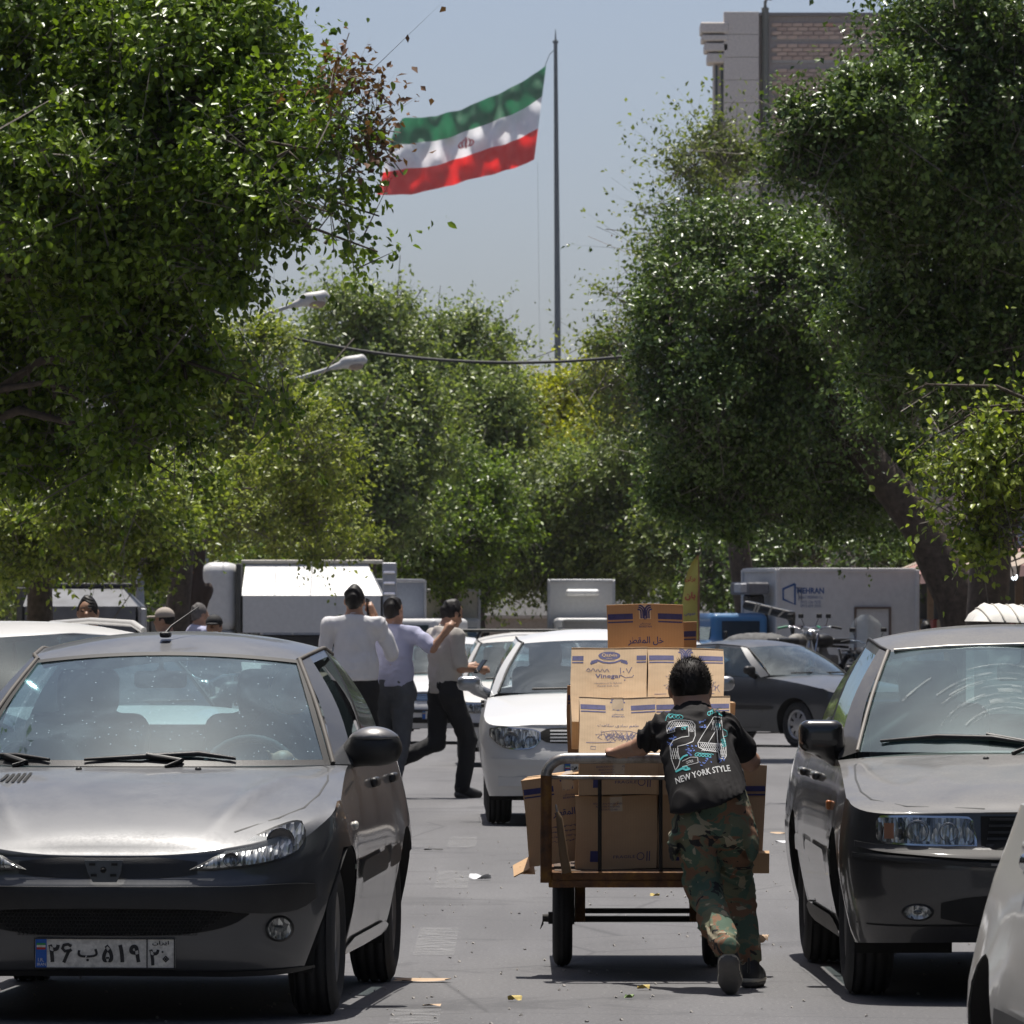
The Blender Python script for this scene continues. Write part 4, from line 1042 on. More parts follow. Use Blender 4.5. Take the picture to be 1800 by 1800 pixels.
    def side_line(s, pts, w, m, name, root, off=.003, sides=(1, -1)):
        """a thin line along the side through (y, z) points"""
        for sg in sides:
            mb = MB(); a = []; b = []
            for i, (y, z) in enumerate(pts):
                y0, z0 = pts[max(i - 1, 0)]; y1, z1 = pts[min(i + 1, len(pts) - 1)]; d = Vector((y1 - y0, z1 - z0)).normalized(); n = Vector((-d.y, d.x)) * w / 2
                for l, g in ((a, 1), (b, -1)):
                    yy, zz = y + g * n.x, z + g * n.y; l.append(Vector((sg * (s.S(yy, zz) + off), yy, zz)))
            mb.grid([a, b], flip=sg < 0); mb.build(name, m, root)
    def top_line(s, pts, w, m, name, root, off=.002, sym=True):
        for sg in ((1, -1) if sym else (1,)):
            mb = MB(); a = []; b = []
            for i, (x, y) in enumerate(pts):
                x0, y0 = pts[max(i - 1, 0)]; x1, y1 = pts[min(i + 1, len(pts) - 1)]; d = Vector((x1 - x0, y1 - y0)).normalized(); n = Vector((-d.y, d.x)) * w / 2
                for l, g in ((a, 1), (b, -1)):
                    xx, yy = x + g * n.x, y + g * n.y; l.append(Vector((sg * xx, yy, s.T(xx, yy, off))))
            mb.grid([a, b], flip=sg > 0); mb.build(name, m, root)
    def side_patch(s, name, ys, lo, hi, off, m, root, sides=(1, -1), nz=4):
        fl, fh = interp(list(zip(ys, lo))), interp(list(zip(ys, hi)))
        for sg in sides:
            mb = MB(); Y = np.linspace(ys[0], ys[-1], max(8, len(ys) * 4))
            mb.grid([[Vector((sg * (s.S(y, z) + off), y, z)) for z in (fl(y) + (fh(y) - fl(y)) * q / nz for q in range(nz + 1))] for y in Y], flip=sg < 0)
            mb.build(name, m, root)
    def cabin(s, root, seats=True, wheel_side=1, head=True, dash_z=None):
        """dashboard, seats, steering wheel, parcel shelf, rear bench"""
        yc = s.ydash; zc = s.T(0, yc) - .05; wb = s.base[1][0] * .96
        mb = MB(); mb.box((0, yc + .25, zc - .15), (wb * 2 - .06, .5, .20), bev=.04); mb.build('dashboard', INTER, root)
        hl = MB(); rr = []
        for x, y, z in s.roof[1:-1]:
            rr.append([Vector((x * .95 * k, y, z - .03 + (s.zr(y) - z) * (1 - abs(k) ** 2.3))) for k in np.linspace(-1, 1, 9)])
        hl.grid(rr); hl.build('headliner', INTER, root)
        if seats:
            for sg in (1, -1):
                q = SDF(); y = yc + 1.05; x = sg * .36
                q.box((x, y, zc - .12), (.25, .07, .36), .06, .03, Euler((R(-14), 0, 0))); q.box((x, y - .32, zc - .48), (.23, .28, .08), .05, .04)
                if head: q.box((x, y + .115, zc + .32), (.125, .05, .09), .045, .03, Euler((R(-8), 0, 0)))
                q.build('front_seat', INTERL, root, .022)
            q = SDF(); y = yc + 1.95
            q.box((0, y, zc - .10), (.60, .07, .28), .05, .03, Euler((R(-16), 0, 0))); q.build('rear_bench', INTER, root, .03)
        if wheel_side:
            mb = MB(); c = Vector((wheel_side * .36, yc + .42, zc - .02)); a = R(62)
            pts = [c + Vector((.185 * math.cos(t), .185 * math.sin(t) * math.cos(a), .185 * math.sin(t) * math.sin(a))) for t in np.linspace(0, 2 * math.pi, 25)]
            mb.tube(pts, .016, 6, caps=False)
            for t in (R(200), R(-20), R(270)): mb.tube([c, c + Vector((.18 * math.cos(t), .18 * math.sin(t) * math.cos(a), .18 * math.sin(t) * math.sin(a)))], .02, 5)
            mb.tube([c, c + Vector((0, -.3, -.12))], .03, 6); mb.build('steering_wheel', INTER, root)

def edge_trim(car, root, m, gm, r=.010):
    for sg in (1, -1):
        a, b = Vector(car.base[1]), Vector(car.roof[1]); pts = []
        for t in np.linspace(0, 1, 7):
            p = a.lerp(b, t) + Vector((.25, -.8, .5)) * car.rb * math.sin(math.pi * t) * .9 + Vector((.004, -.004, .004)); pts.append(Vector((sg * p.x, p.y, p.z)))
        mb = MB(); mb.tube(pts, r, 6); mb.build('pillar_trim', m, root)
        mb = MB(); mb.tube([Vector((sg * (p[0] - .002), p[1], p[2] + .003)) for p in car.roof[1:-1]], r * .9, 6); mb.build('roof_gutter', gm, root)

def mirror_pair(root, x, y, z, w, h, d, m, arm_z, sides=(1, -1), cap=None):
    for sg in sides:
        q = SDF(); q.ell((sg * x, y, z), (w, d, h), .02); q.box((sg * x, y + .01, z), (w * .82, d * .8, h * .78), .03, .03)
        q.cone((sg * (x - w * .75), y + .02, z - h * .35), (sg * (x - w - .05), y + .05, arm_z), .045, .05, .04); q.cut((0, y + d * .75, 0), (0, 1, 0))
        o = q.build('door_mirror', m, root, .012)
        mb = MB(); mb.box((sg * x, y + d * .752, z), (w * 1.6, .004, h * 1.5)); mb.build('mirror_glass', MIRROR, o)

def number_plate(root, y, z, x=0, scale=1.0, text=True, F=None):
    """white plate with blue band, Persian digits and the province box"""
    o = MB().box((x, y, z), (.52 * scale, .012, .112 * scale), bev=.004).build('number_plate', PLATEW, root)
    fr = MB()
    for a, b, c, d in ((0, .054, .52, .004), (0, -.054, .52, .004), (-.258, 0, .004, .112), (.258, 0, .004, .112), (.157, 0, .004, .104)): fr.box((x + a * scale, y - .008, z + b * scale), (c * scale, .005, d * scale))
    fr.build('plate_rim', INK, o)
    M_ = lambda yy: (lambda a, b: Vector((x + a * scale, y - yy, z + b * scale)))
    Ink().rect(-.254, -.052, -.213, .052).lay('blue_band', M_(.0085), PBLUE, o)
    Ink().rect(-.250, .030, -.217, .038).lay('flag_green', M_(.0095), mat('print_green', (.02, .22, .07), .6), o); Ink().rect(-.250, .022, -.217, .030).lay('flag_white', M_(.0095), PLATEW, o)
    Ink().rect(-.250, .014, -.217, .022).lay('flag_red', M_(.0095), mat('print_red', (.35, .02, .02), .6), o)
    if text:
        k = Ink(); k.text('I.R.', (-.234, -.024), .022); k.text('IRAN', (-.232, -.040), .032); k.lay('band_letters', M_(.0095), PLATEW, o)
        k = Ink()
        k.line([(-.122, .026), (-.134, .033), (-.150, .030), (-.155, .018), (-.146, .008), (-.128, .010), (-.121, .014)], .0115); k.line([(-.130, .011), (-.139, -.008), (-.150, -.034)], .012)
        for ch, cx, hh in (('۲', -.186, .066), ('ب', -.062, .046), ('۵', .012, .066), ('۱', .062, .066), ('۹', .112, .066)):
            ww = .075 if ch == 'ب' else None; k.text(ch, (cx, -.006 if ch == 'ب' else .0), width=ww, height=hh, bold=.018 if ch == 'ب' else .042)
        k.text(arabic('ایران'), (.207, .038), .062, .018, bold=.02); k.text('۲', (.184, -.014), height=.060, bold=.035)
        k.ellipse((.226, -.020), .013, .013, 4, .55); k.ellipse((.226, -.020), .005, .005, 8); k.ellipse((.214, .006), .004, .004, 8)
        k.lay('plate_digits', M_(.0085), INK, o)
    return o
SEG = ('windscreen', 'a_pillar', 'side1', 'b_pillar', 'side2', 'c_pillar', 'rear_window')
NSEG = dict(windscreen=12, a_pillar=2, side1=6, b_pillar=1, side2=6, c_pillar=3, rear_window=10)
# ------------------------------------------------------------------ grey hatchback, lower left
HATCH = Car(L=3.78, w=.826, Df=.72, nf=2.7, Dr=.42, nr=3.2, flare=.018,
    prof=[(.15, .90), (.25, .945), (.35, .972), (.46, .99), (.56, 1.0), (.68, .992), (.80, .968), (.90, .935), (1.0, .90)],
    yf=[(.15, .10), (.2, .05), (.27, .018), (.36, .010), (.45, .0), (.50, .005), (.53, .035), (.585, .05), (.605, .058), (.66, .14), (.72, .22), (.8, .3)],
    yr=[(.2, .12), (.35, .02), (.5, .0), (.7, .03), (.98, .12)],
    zs=[(0, .606), (.06, .612), (.2, .655), (.33, .715), (.5, .765), (.75, .822), (1.0, .872), (1.3, .918), (2.0, .935), (3.0, .965), (3.78, .97)],
    zt=[(0, .608), (.058, .614), (.13, .675), (.3, .752), (.55, .828), (.85, .890), (1.05, .922), (1.4, .93), (3.4, .97), (3.78, .97)],
    zb=[(0, .185), (.5, .2), (2, .20), (3.78, .22)], wheels=(.715, 3.157), Rw=.29, Ra=.345, tw=.18, track=.795,
    segs=SEG, ycowl=1.42, ydash=1.12, yback=3.4, kx=2.2, nh=30, crease=[(.36, .16, .64, 1.22, .016, .035)],
    base=[(0, 1.03, .922), (.705, 1.33, .925), (.775, 1.45, .922), (None, 2.25, None), (None, 2.33, None), (None, 3.10, None), (.62, 3.5, .975), (0, 3.64, .975)],
    roof=[(0, 1.84, 1.352), (.515, 1.93, 1.318), (.545, 2.04, 1.338), (.565, 2.42, 1.362), (.565, 2.50, 1.362), (.545, 3.02, 1.335), (.48, 3.32, 1.29), (0, 3.40, 1.32)],
    zroof=[(1.84, 1.352), (2.1, 1.412), (2.4, 1.432), (2.7, 1.43), (3.0, 1.41), (3.4, 1.32)])
HATCH.open_windows = ('side1_l',)
HATCH_LOC, HATCH_ROT = Vector((-1.4875, 26.67, 0)), R(-4.05)
# ------------------------------------------------------------------ dusty black sedan, lower right
SEDAN = Car(L=4.50, w=.86, Df=.50, nf=3.6, Dr=.45, nr=4, flare=.012,
    prof=[(.15, .90), (.25, .945), (.35, .972), (.46, .992), (.58, 1.0), (.70, .99), (.82, .965), (.92, .93), (1.0, .90)],
    yf=[(.15, .12), (.24, .08), (.32, .022), (.42, .0), (.555, .0), (.585, .035), (.60, .075), (.73, .105), (.78, .15), (.9, .3)],
    yr=[(.2, .12), (.35, .02), (.6, .0), (.95, .06)],
    zs=[(0, .728), (.11, .732), (.3, .765), (.6, .815), (1.0, .868), (1.4, .908), (2.5, .925), (3.6, .955), (4.5, .95)],
    zt=[(0, .732), (.11, .738), (.2, .775), (.4, .822), (.8, .885), (1.15, .935), (1.25, .948), (1.6, .95), (3.6, 1.0), (4.5, .97)],
    zb=[(0, .235), (.5, .22), (2, .20), (4.5, .25)], wheels=(.82, 3.49), Rw=.30, Ra=.36, tw=.19, track=.825,
    segs=SEG, ycowl=1.55, ydash=1.28, yback=3.62, kx=2.4, nh=24, crease=[(.36, .2, .60, 1.3, .007, .06)],
    base=[(0, 1.19, .945), (.72, 1.45, .945), (.795, 1.55, .915), (None, 2.45, None), (None, 2.53, None), (None, 3.38, None), (.62, 3.74, .985), (0, 3.86, .985)],
    roof=[(0, 2.00, 1.372), (.55, 2.08, 1.345), (.58, 2.18, 1.362), (.595, 2.56, 1.392), (.595, 2.64, 1.392), (.57, 3.10, 1.37), (.50, 3.30, 1.33), (0, 3.38, 1.36)],
    zroof=[(2.0, 1.372), (2.25, 1.435), (2.55, 1.458), (2.85, 1.452), (3.15, 1.41), (3.38, 1.36)])
SEDAN_LOC, SEDAN_ROT = Vector((2.15, 28.0, 0)), R(1.2)
P_HATCH = paint('hatch_grey_paint', (.050, .053, .060), .25, .36, .30, (.26, .265, .272), .75)
P_SEDAN = paint('sedan_black_paint', (.011, .011, .013), .0, .3, .82, (.215, .208, .20), .85, dscale=3)
G_HATCH = glass('hatch_windscreen', (.60, .82, .87), .09, (.40, .55, .62), .03, 1.0, 1.6)  # film mixes dust with pale sky reflection painted into its colour
G_SIDE = glass('side_glass', (.55, .66, .66), .10, (.4, .4, .38), .02)
G_SEDAN = glass('sedan_windscreen', (.64, .86, .84), .10, (.38, .54, .54), .05, 0, 1.5)  # teal film: dust plus painted-in sky reflection

def head_unit(car, root, xs, lo, hi, sg, bowls, lens_off=.022, trim=CHROME, refl=REFL, rim=True):
    """headlamp: dark tray, bright reflector, bowls, clear cover"""
    hl = thing('headlight', '', ''); del hl['label'], hl['category']; hl.parent = root
    def one(nm, m, off, inset):
        mb = MB(); fl, fh = sinterp(list(zip(xs, lo))), sinterp(list(zip(xs, hi)))
        a, b = xs[0] + inset * 1.2, xs[-1] - inset; X = np.linspace(a, b, 26)
        rows = []
        for x in X:
            l, h = fl(x) + inset, fh(x) - inset
            if h < l: l = h = (fl(x) + fh(x)) / 2
            rows.append([Vector((sg * x, car.F(x, z, off + .004 * math.sin(math.pi * q / 8)), z)) for q, z in ((q, l + (h - l) * q / 8) for q in range(9))])
        mb.grid(rows, flip=sg < 0); return mb.build(nm, m, hl)
    one('lamp_surround', trim, .006, .0); one('reflector', refl, .009, .008)
    for bx, bz, r in bowls:
        mb = MB(); y = car.F(bx, bz, .010)
        ny = Vector((0, -1, 0)); sl = (car.F(bx + .02, bz) - car.F(bx - .02, bz)) / .04
        v, f = [], []; prof = [(r, .0), (r * .93, -.006), (r * .8, .004), (r * .35, .010), (0.001, .006)]
        for rr, dy in prof:
            for k in range(20):
                t = 2 * math.pi * k / 20; dx = rr * math.cos(t); v.append((sg * (bx + dx), y + dy + sl * dx - .004, bz + rr * math.sin(t)))
        for a in range(4):
            for k in range(20): f.append((a * 20 + k, a * 20 + (k + 1) % 20, (a + 1) * 20 + (k + 1) % 20, (a + 1) * 20 + k))
        mb.add(v, f, 0, True); mb.build('lamp_bowl', BULB, hl)
        mb = MB(); mb.lathe([(y + .008, r * .95), (y - .002 - .004, r), (y - .006, r * .86)], 20, 'y', (sg * bx, 0, bz)); 
        mb.v = [(p[0], p[1] + sl * (p[0] * sg - bx), p[2]) for p in mb.v]; mb.build('bowl_ring', CHROME, hl)
    one('lens', LENS, lens_off, .003)
    return hl

def fog_lamp(car, root, x, z, r, sg, ry=None):
    ry = ry or r
    fl = thing('fog_light', '', ''); del fl['label'], fl['category']; fl.parent = root
    y = car.F(x, z); sl = (car.F(x + .02, z) - car.F(x - .02, z)) / .04; szl = (car.F(x, z + .02) - car.F(x, z - .02)) / .04
    for nm, k, off, m, prof in (('housing', 1.12, .004, BLACKP, ((1, 0), (.86, -.008))), ('bowl', .9, .006, REFL, ((1, -.004), (.6, .004), (.3, .006), (.01, .0))), ('bulb', .3, .010, BULB, ((1, 0), (.01, -.006))), ('lens', .98, .013, LENS, ((1, .004), (.6, -.004), (.01, -.006)))):
        mb = MB(); v, f = [], []
        for a, dy in prof:
            for q in range(22):
                t = 2 * math.pi * q / 22; dx, dz = a * k * r * math.cos(t), a * k * ry * math.sin(t); v.append((sg * (x + dx), y - off + dy + sl * dx + szl * dz * .6, z + dz))
        for a in range(len(prof) - 1):
            for q in range(22): f.append((a * 22 + q, a * 22 + (q + 1) % 22, (a + 1) * 22 + (q + 1) % 22, (a + 1) * 22 + q))
        mb.add(v, f, 0, True); mb.build(nm, m, fl)

def wiper(root, pts, arm, m=BLACKP):
    w = thing('wiper', '', ''); del w['label'], w['category']; w.parent = root
    mb = MB(); mb.tube(pts, [.006] + [.011] * (len(pts) - 2) + [.006], 6); mb.build('blade', m, w)
    mb = MB(); mb.tube(arm, [.009, .011, .014], 6); mb.build('arm', m, w)

def build_hatch():
    c = HATCH; t = thing('parked_car', 'dark grey hatchback facing the camera at lower left, dusty windscreen, bent bonnet edge', 'car', HATCH_LOC, HATCH_ROT)
    c.shell(t, P_HATCH, 18); c.green(t, P_HATCH, G_HATCH, NSEG, BLACKP, G_SIDE); c.put_wheels(t, 'cover'); c.cabin(t, True, 1)
    # bonnet: shut lines, nozzles, vent
    c.top_line([(.45, .215), (.60, .36), (.68, .50), (.715, .70), (.725, .95), (.70, 1.22), (.665, 1.33)], .007, RUBBER, 'bonnet_gap', t)
    for sg in (1, -1):
        mb = MB(); x, y = sg * .228, .98; mb.lathe([(c.T(x, y) - .004, .013), (c.T(x, y) + .006, .012), (c.T(x, y) + .010, .004)], 10, 'z', (x, y, 0)); mb.build('washer_nozzle', BLACKP, t)
    v = thing('bonnet_vent', '', ''); del v['label'], v['category']; v.parent = t
    for k in range(5):
        x = -.505 + .022 * k; mb = MB(); mb.grid([[(x + dx + .012 * (yy - .8) * 4, yy, c.T(x, yy) + .005) for dx in (0, .012)] for yy in (.78, .86, .94)]); mb.build('slat', BLACKD, v)
    # black band under the bonnet edge with bare badge bracket
    c.patch('nose_panel', [-.33, -.2, 0, .2, .33], [.548, .535, .532, .535, .548], [.592, .607, .612, .607, .592], .004, BLACKP, t, 24)
    br = MB(); br.prism([(-.078, 0, .60), (.064, 0, .60), (.056, 0, .553), (.04, 0, .52), (-.046, 0, .52), (-.064, 0, .553)], (0, .0, 0), (0, -.018, 0)); br.build('badge_bracket', mat('bracket_grey', (.07, .08, .09), .5), t)
    for k, (x, z) in enumerate(((-.048, .585), (.034, .585), (-.042, .545), (.03, .545))):
        MB().box((x, -.021, z), (.022, .006, .009)).build('bracket_slot', BLACKD, t)
    MB().lathe([(-.03, .004), (-.018, .012)], 10, 'y', (-.007, 0, .565)).build('bracket_boss', BLACKD, t)
    # bumper strip, grille, lip
    st = c.patch('bumper_strip', [0, .3, .45, .6, .70, .745], [.424, .420, .412, .402, .418, .45], [.503, .503, .503, .508, .510, .506], .03, BLACKP, t, 26, 8, thick=.035, sym=True)
    gr = c.patch('lower_grille', [0, .15, .30, .40, .47, .52], [.322, .323, .330, .345, .368, .400], [.424, .422, .418, .412, .406, .402], .006, BLACKD, t, 24, 4, sym=True)
    hexm = mat('grille_mesh', (.03, .03, .03), .6); gm = MB()
    for j in range(7):
        for i in range(-34, 35):
            x = (i + .5 * (j % 2)) * .0142; z = .33 + j * .0135
            if abs(x) > .34 + .02 * j: continue
            y = c.F(x, z, .008); a = [(x + .0078 * math.cos(q * math.pi / 3 + .52), y, z + .0078 * math.sin(q * math.pi / 3 + .52)) for q in range(6)]
            b = [(x + .0060 * math.cos(q * math.pi / 3 + .52), y - .003, z + .0060 * math.sin(q * math.pi / 3 + .52)) for q in range(6)]
            gm.add(a + b, [(q, (q + 1) % 6, 6 + (q + 1) % 6, 6 + q) for q in range(6)])
    gm.build('grille_mesh', hexm, t, 'stuff')
    c.patch('bumper_lip', [0, .3, .5, .66, .73], [.172, .170, .168, .176, .19], [.192, .19, .188, .194, .20], .012, BLACKP, t, 20, 2, sym=True)
    for sg in (1, -1):
        head_unit(c, t, [.302, .39, .45, .51, .577, .625, .67, .695, .706], [.560, .561, .566, .572, .583, .597, .618, .640, .672], [.564, .611, .645, .678, .710, .729, .740, .734, .700], sg, ((.62, .665, .05), (.45, .60, .028)), trim=BLACKP)
        fog_lamp(c, t, .623, .344, .044, sg)
    number_plate(t, .014, .258, -.006)
    # lines and trim along the sides
    D = [(1.40, .86), (1.37, .7), (1.36, .45), (1.42, .24), (2.2, .225), (2.26, .30), (2.30, .6), (2.29, .93)]
    c.side_line(D, .007, RUBBER, 'door_gap', t); c.side_line([(2.34, .93), (2.34, .45), (2.36, .26), (2.75, .24), (2.80, .5), (3.02, .72), (3.10, .94)], .007, RUBBER, 'door_gap', t)
    c.side_line([(.50, .765), (.95, .83), (1.36, .86)], .006, RUBBER, 'wing_gap', t)
    c.side_patch('side_moulding', [1.12, 1.2, 2.2, 2.28], [.50, .475, .49, .50], [.53, .56, .575, .55], .016, BLACKP, t); c.side_patch('side_moulding', [2.37, 2.45, 2.72, 2.78], [.50, .492, .50, .51], [.55, .575, .58, .56], .016, BLACKP, t)
    c.side_patch('sill_trim', [1.08, 1.3, 2.6, 2.82], [.205, .205, .215, .225], [.235, .262, .272, .25], .01, P_HATCH, t)
    for sg in (1, -1):
        for y in (2.12, 2.93):
            q = SDF(); q.box((sg * (c.S(y, .84) + .012), y, .84), (.016, .085, .020), .014); q.build('door_handle', BLACKP, t, .008)
        q = SDF(); q.ell((sg * (c.S(1.02, .70) + .004), 1.02, .70), (.012, .03, .018)); q.build('side_repeater', mat('repeater_clear', (.6, .58, .52), .3), t, .006)
    mirror_pair(t, .85, 1.52, .985, .108, .070, .09, BLACKP, .93)
    for sg in (1,):
        q = SDF(); q.ell((sg * .85, 1.512, 1.0), (.106, .088, .068), .02); q.cut((0, 0, 1.016), (0, 0, -1)); q.build('mirror_cap', paint('mirror_cap_paint', (.12, .12, .125), .4, .3, .2), t, .011)
    # windscreen furniture
    W = lambda x, u: Vector((x, 1.03 + .30 * (abs(x) / .705) ** 2.2, .922)).lerp(Vector((x * .745, 1.84 + .09 * (abs(x) / .705) ** 2.2, 1.352 - .034 * (abs(x) / .705) ** 2)), u) + Vector((0, -.024 * math.sin(math.pi * u) - .008, .6 * .024 * math.sin(math.pi * u) + .012))
    wiper(t, [W(-.22, .028), W(.0, .05), W(.22, .075), W(.36, .035)], [W(.10, -.03), W(.16, .02), W(.02, .06)]); wiper(t, [W(-.66, .06), W(-.5, .055), W(-.36, .025)], [W(-.5, -.03), W(-.45, .0), W(-.55, .05)])
    mb = MB(); mb.grid([[W(x, 0) + Vector((0, .0, -.012)) for x in np.linspace(-.70, .70, 15)], [W(x, .045) + Vector((0, .003, -.011)) for x in np.linspace(-.70, .70, 15)]]); mb.build('cowl_band', BLACKP, t)
    for a, b in ((-.70, -.678), (.678, .70)):
        mb = MB(); mb.grid([[W(a, u) + Vector((0, .006, -.009)) for u in np.linspace(0, 1, 9)], [W(b, u) + Vector((0, .006, -.009)) for u in np.linspace(0, 1, 9)]], flip=False); mb.build('screen_seal', RUBBER, t)
    mb = MB(); mb.grid([[W(x, .965) + Vector((0, .004, -.010)) for x in np.linspace(-.70, .70, 15)], [W(x, 1.0) + Vector((0, .004, -.010)) for x in np.linspace(-.70, .70, 15)]]); mb.build('screen_seal', RUBBER, t)
    q = SDF(); q.box((-.02, 1.86, 1.245), (.105, .018, .034), .016); q.cone((-.02, 1.87, 1.27), (-.02, 1.88, 1.33), .01); q.build('rear_view_mirror', INTER, t, .01)
    q = SDF(); q.box((-.02, 2.02, 1.42), (.022, .035, .012), .01); q.build('aerial_base', BLACKP, t, .007); mb = MB(); mb.tube([(-.02, 2.02, 1.425), (.0, 2.05, 1.455), (.09, 2.2, 1.53)], [.008, .004, .0025], 6); mb.build('aerial', BLACKP, t)
    edge_trim(c, t, mat('gutter_trim', (.10, .09, .08), .7), MATS['gutter_trim'])
    # driver
    d = thing('person', 'driver of the grey hatchback, head close to the open side window', 'person', HATCH_LOC, HATCH_ROT)
    s = SDF(); s.ell((.46, 2.16, 1.20), (.078, .098, .115), .02); s.cone((.46, 2.19, 1.10), (.45, 2.21, 1.0), .052, .06); s.ell((.46, 2.07, 1.19), (.014, .02, .02), .02)
    for sg in (1, -1): s.ell((.46 + sg * .08, 2.17, 1.20), (.012, .02, .03), .01)
    s.cone((.62, 2.12, .80), (.60, 1.85, .84), .05, .042); s.cone((.60, 1.85, .84), (.50, 1.62, .93), .04, .03); s.ell((.49, 1.58, .94), (.045, .05, .035), .02)
    for k in range(4): s.cone((.455 + k * .018, 1.56, .955), (.455 + k * .018, 1.525, .93), .009, .008, .008)
    s.cone((.44, 1.6, .94), (.43, 1.56, .97), .01, .009, .01); s.build('body', mat('skin_tan', (.42, .235, .15), .55, var=.1), d, .014)
    s = SDF(); s.cone((.45, 2.22, .98), (.45, 2.2, .55), .17, .19, .05); s.cone((.30, 2.2, .95), (.62, 2.16, .94), .085, .085, .06); s.cone((.62, 2.15, .94), (.64, 2.1, .78), .075, .06, .05); s.cone((.3, 2.15, .94), (.27, 2.05, .75), .075, .06, .05); s.build('shirt', mat('driver_shirt', (.10, .12, .16), .85), d, .022)
    s = SDF(); s.ell((.46, 2.185, 1.235), (.088, .10, .105), .02); s.cut((0, 2.105, 1.24), (0, -1, -.5)); s.cut((0, 2.2, 1.16), (0, 0, -1)); s.build('hair', mat('hair_dark', (.018, .014, .012), .6), d, .012)
    return t
build_hatch()

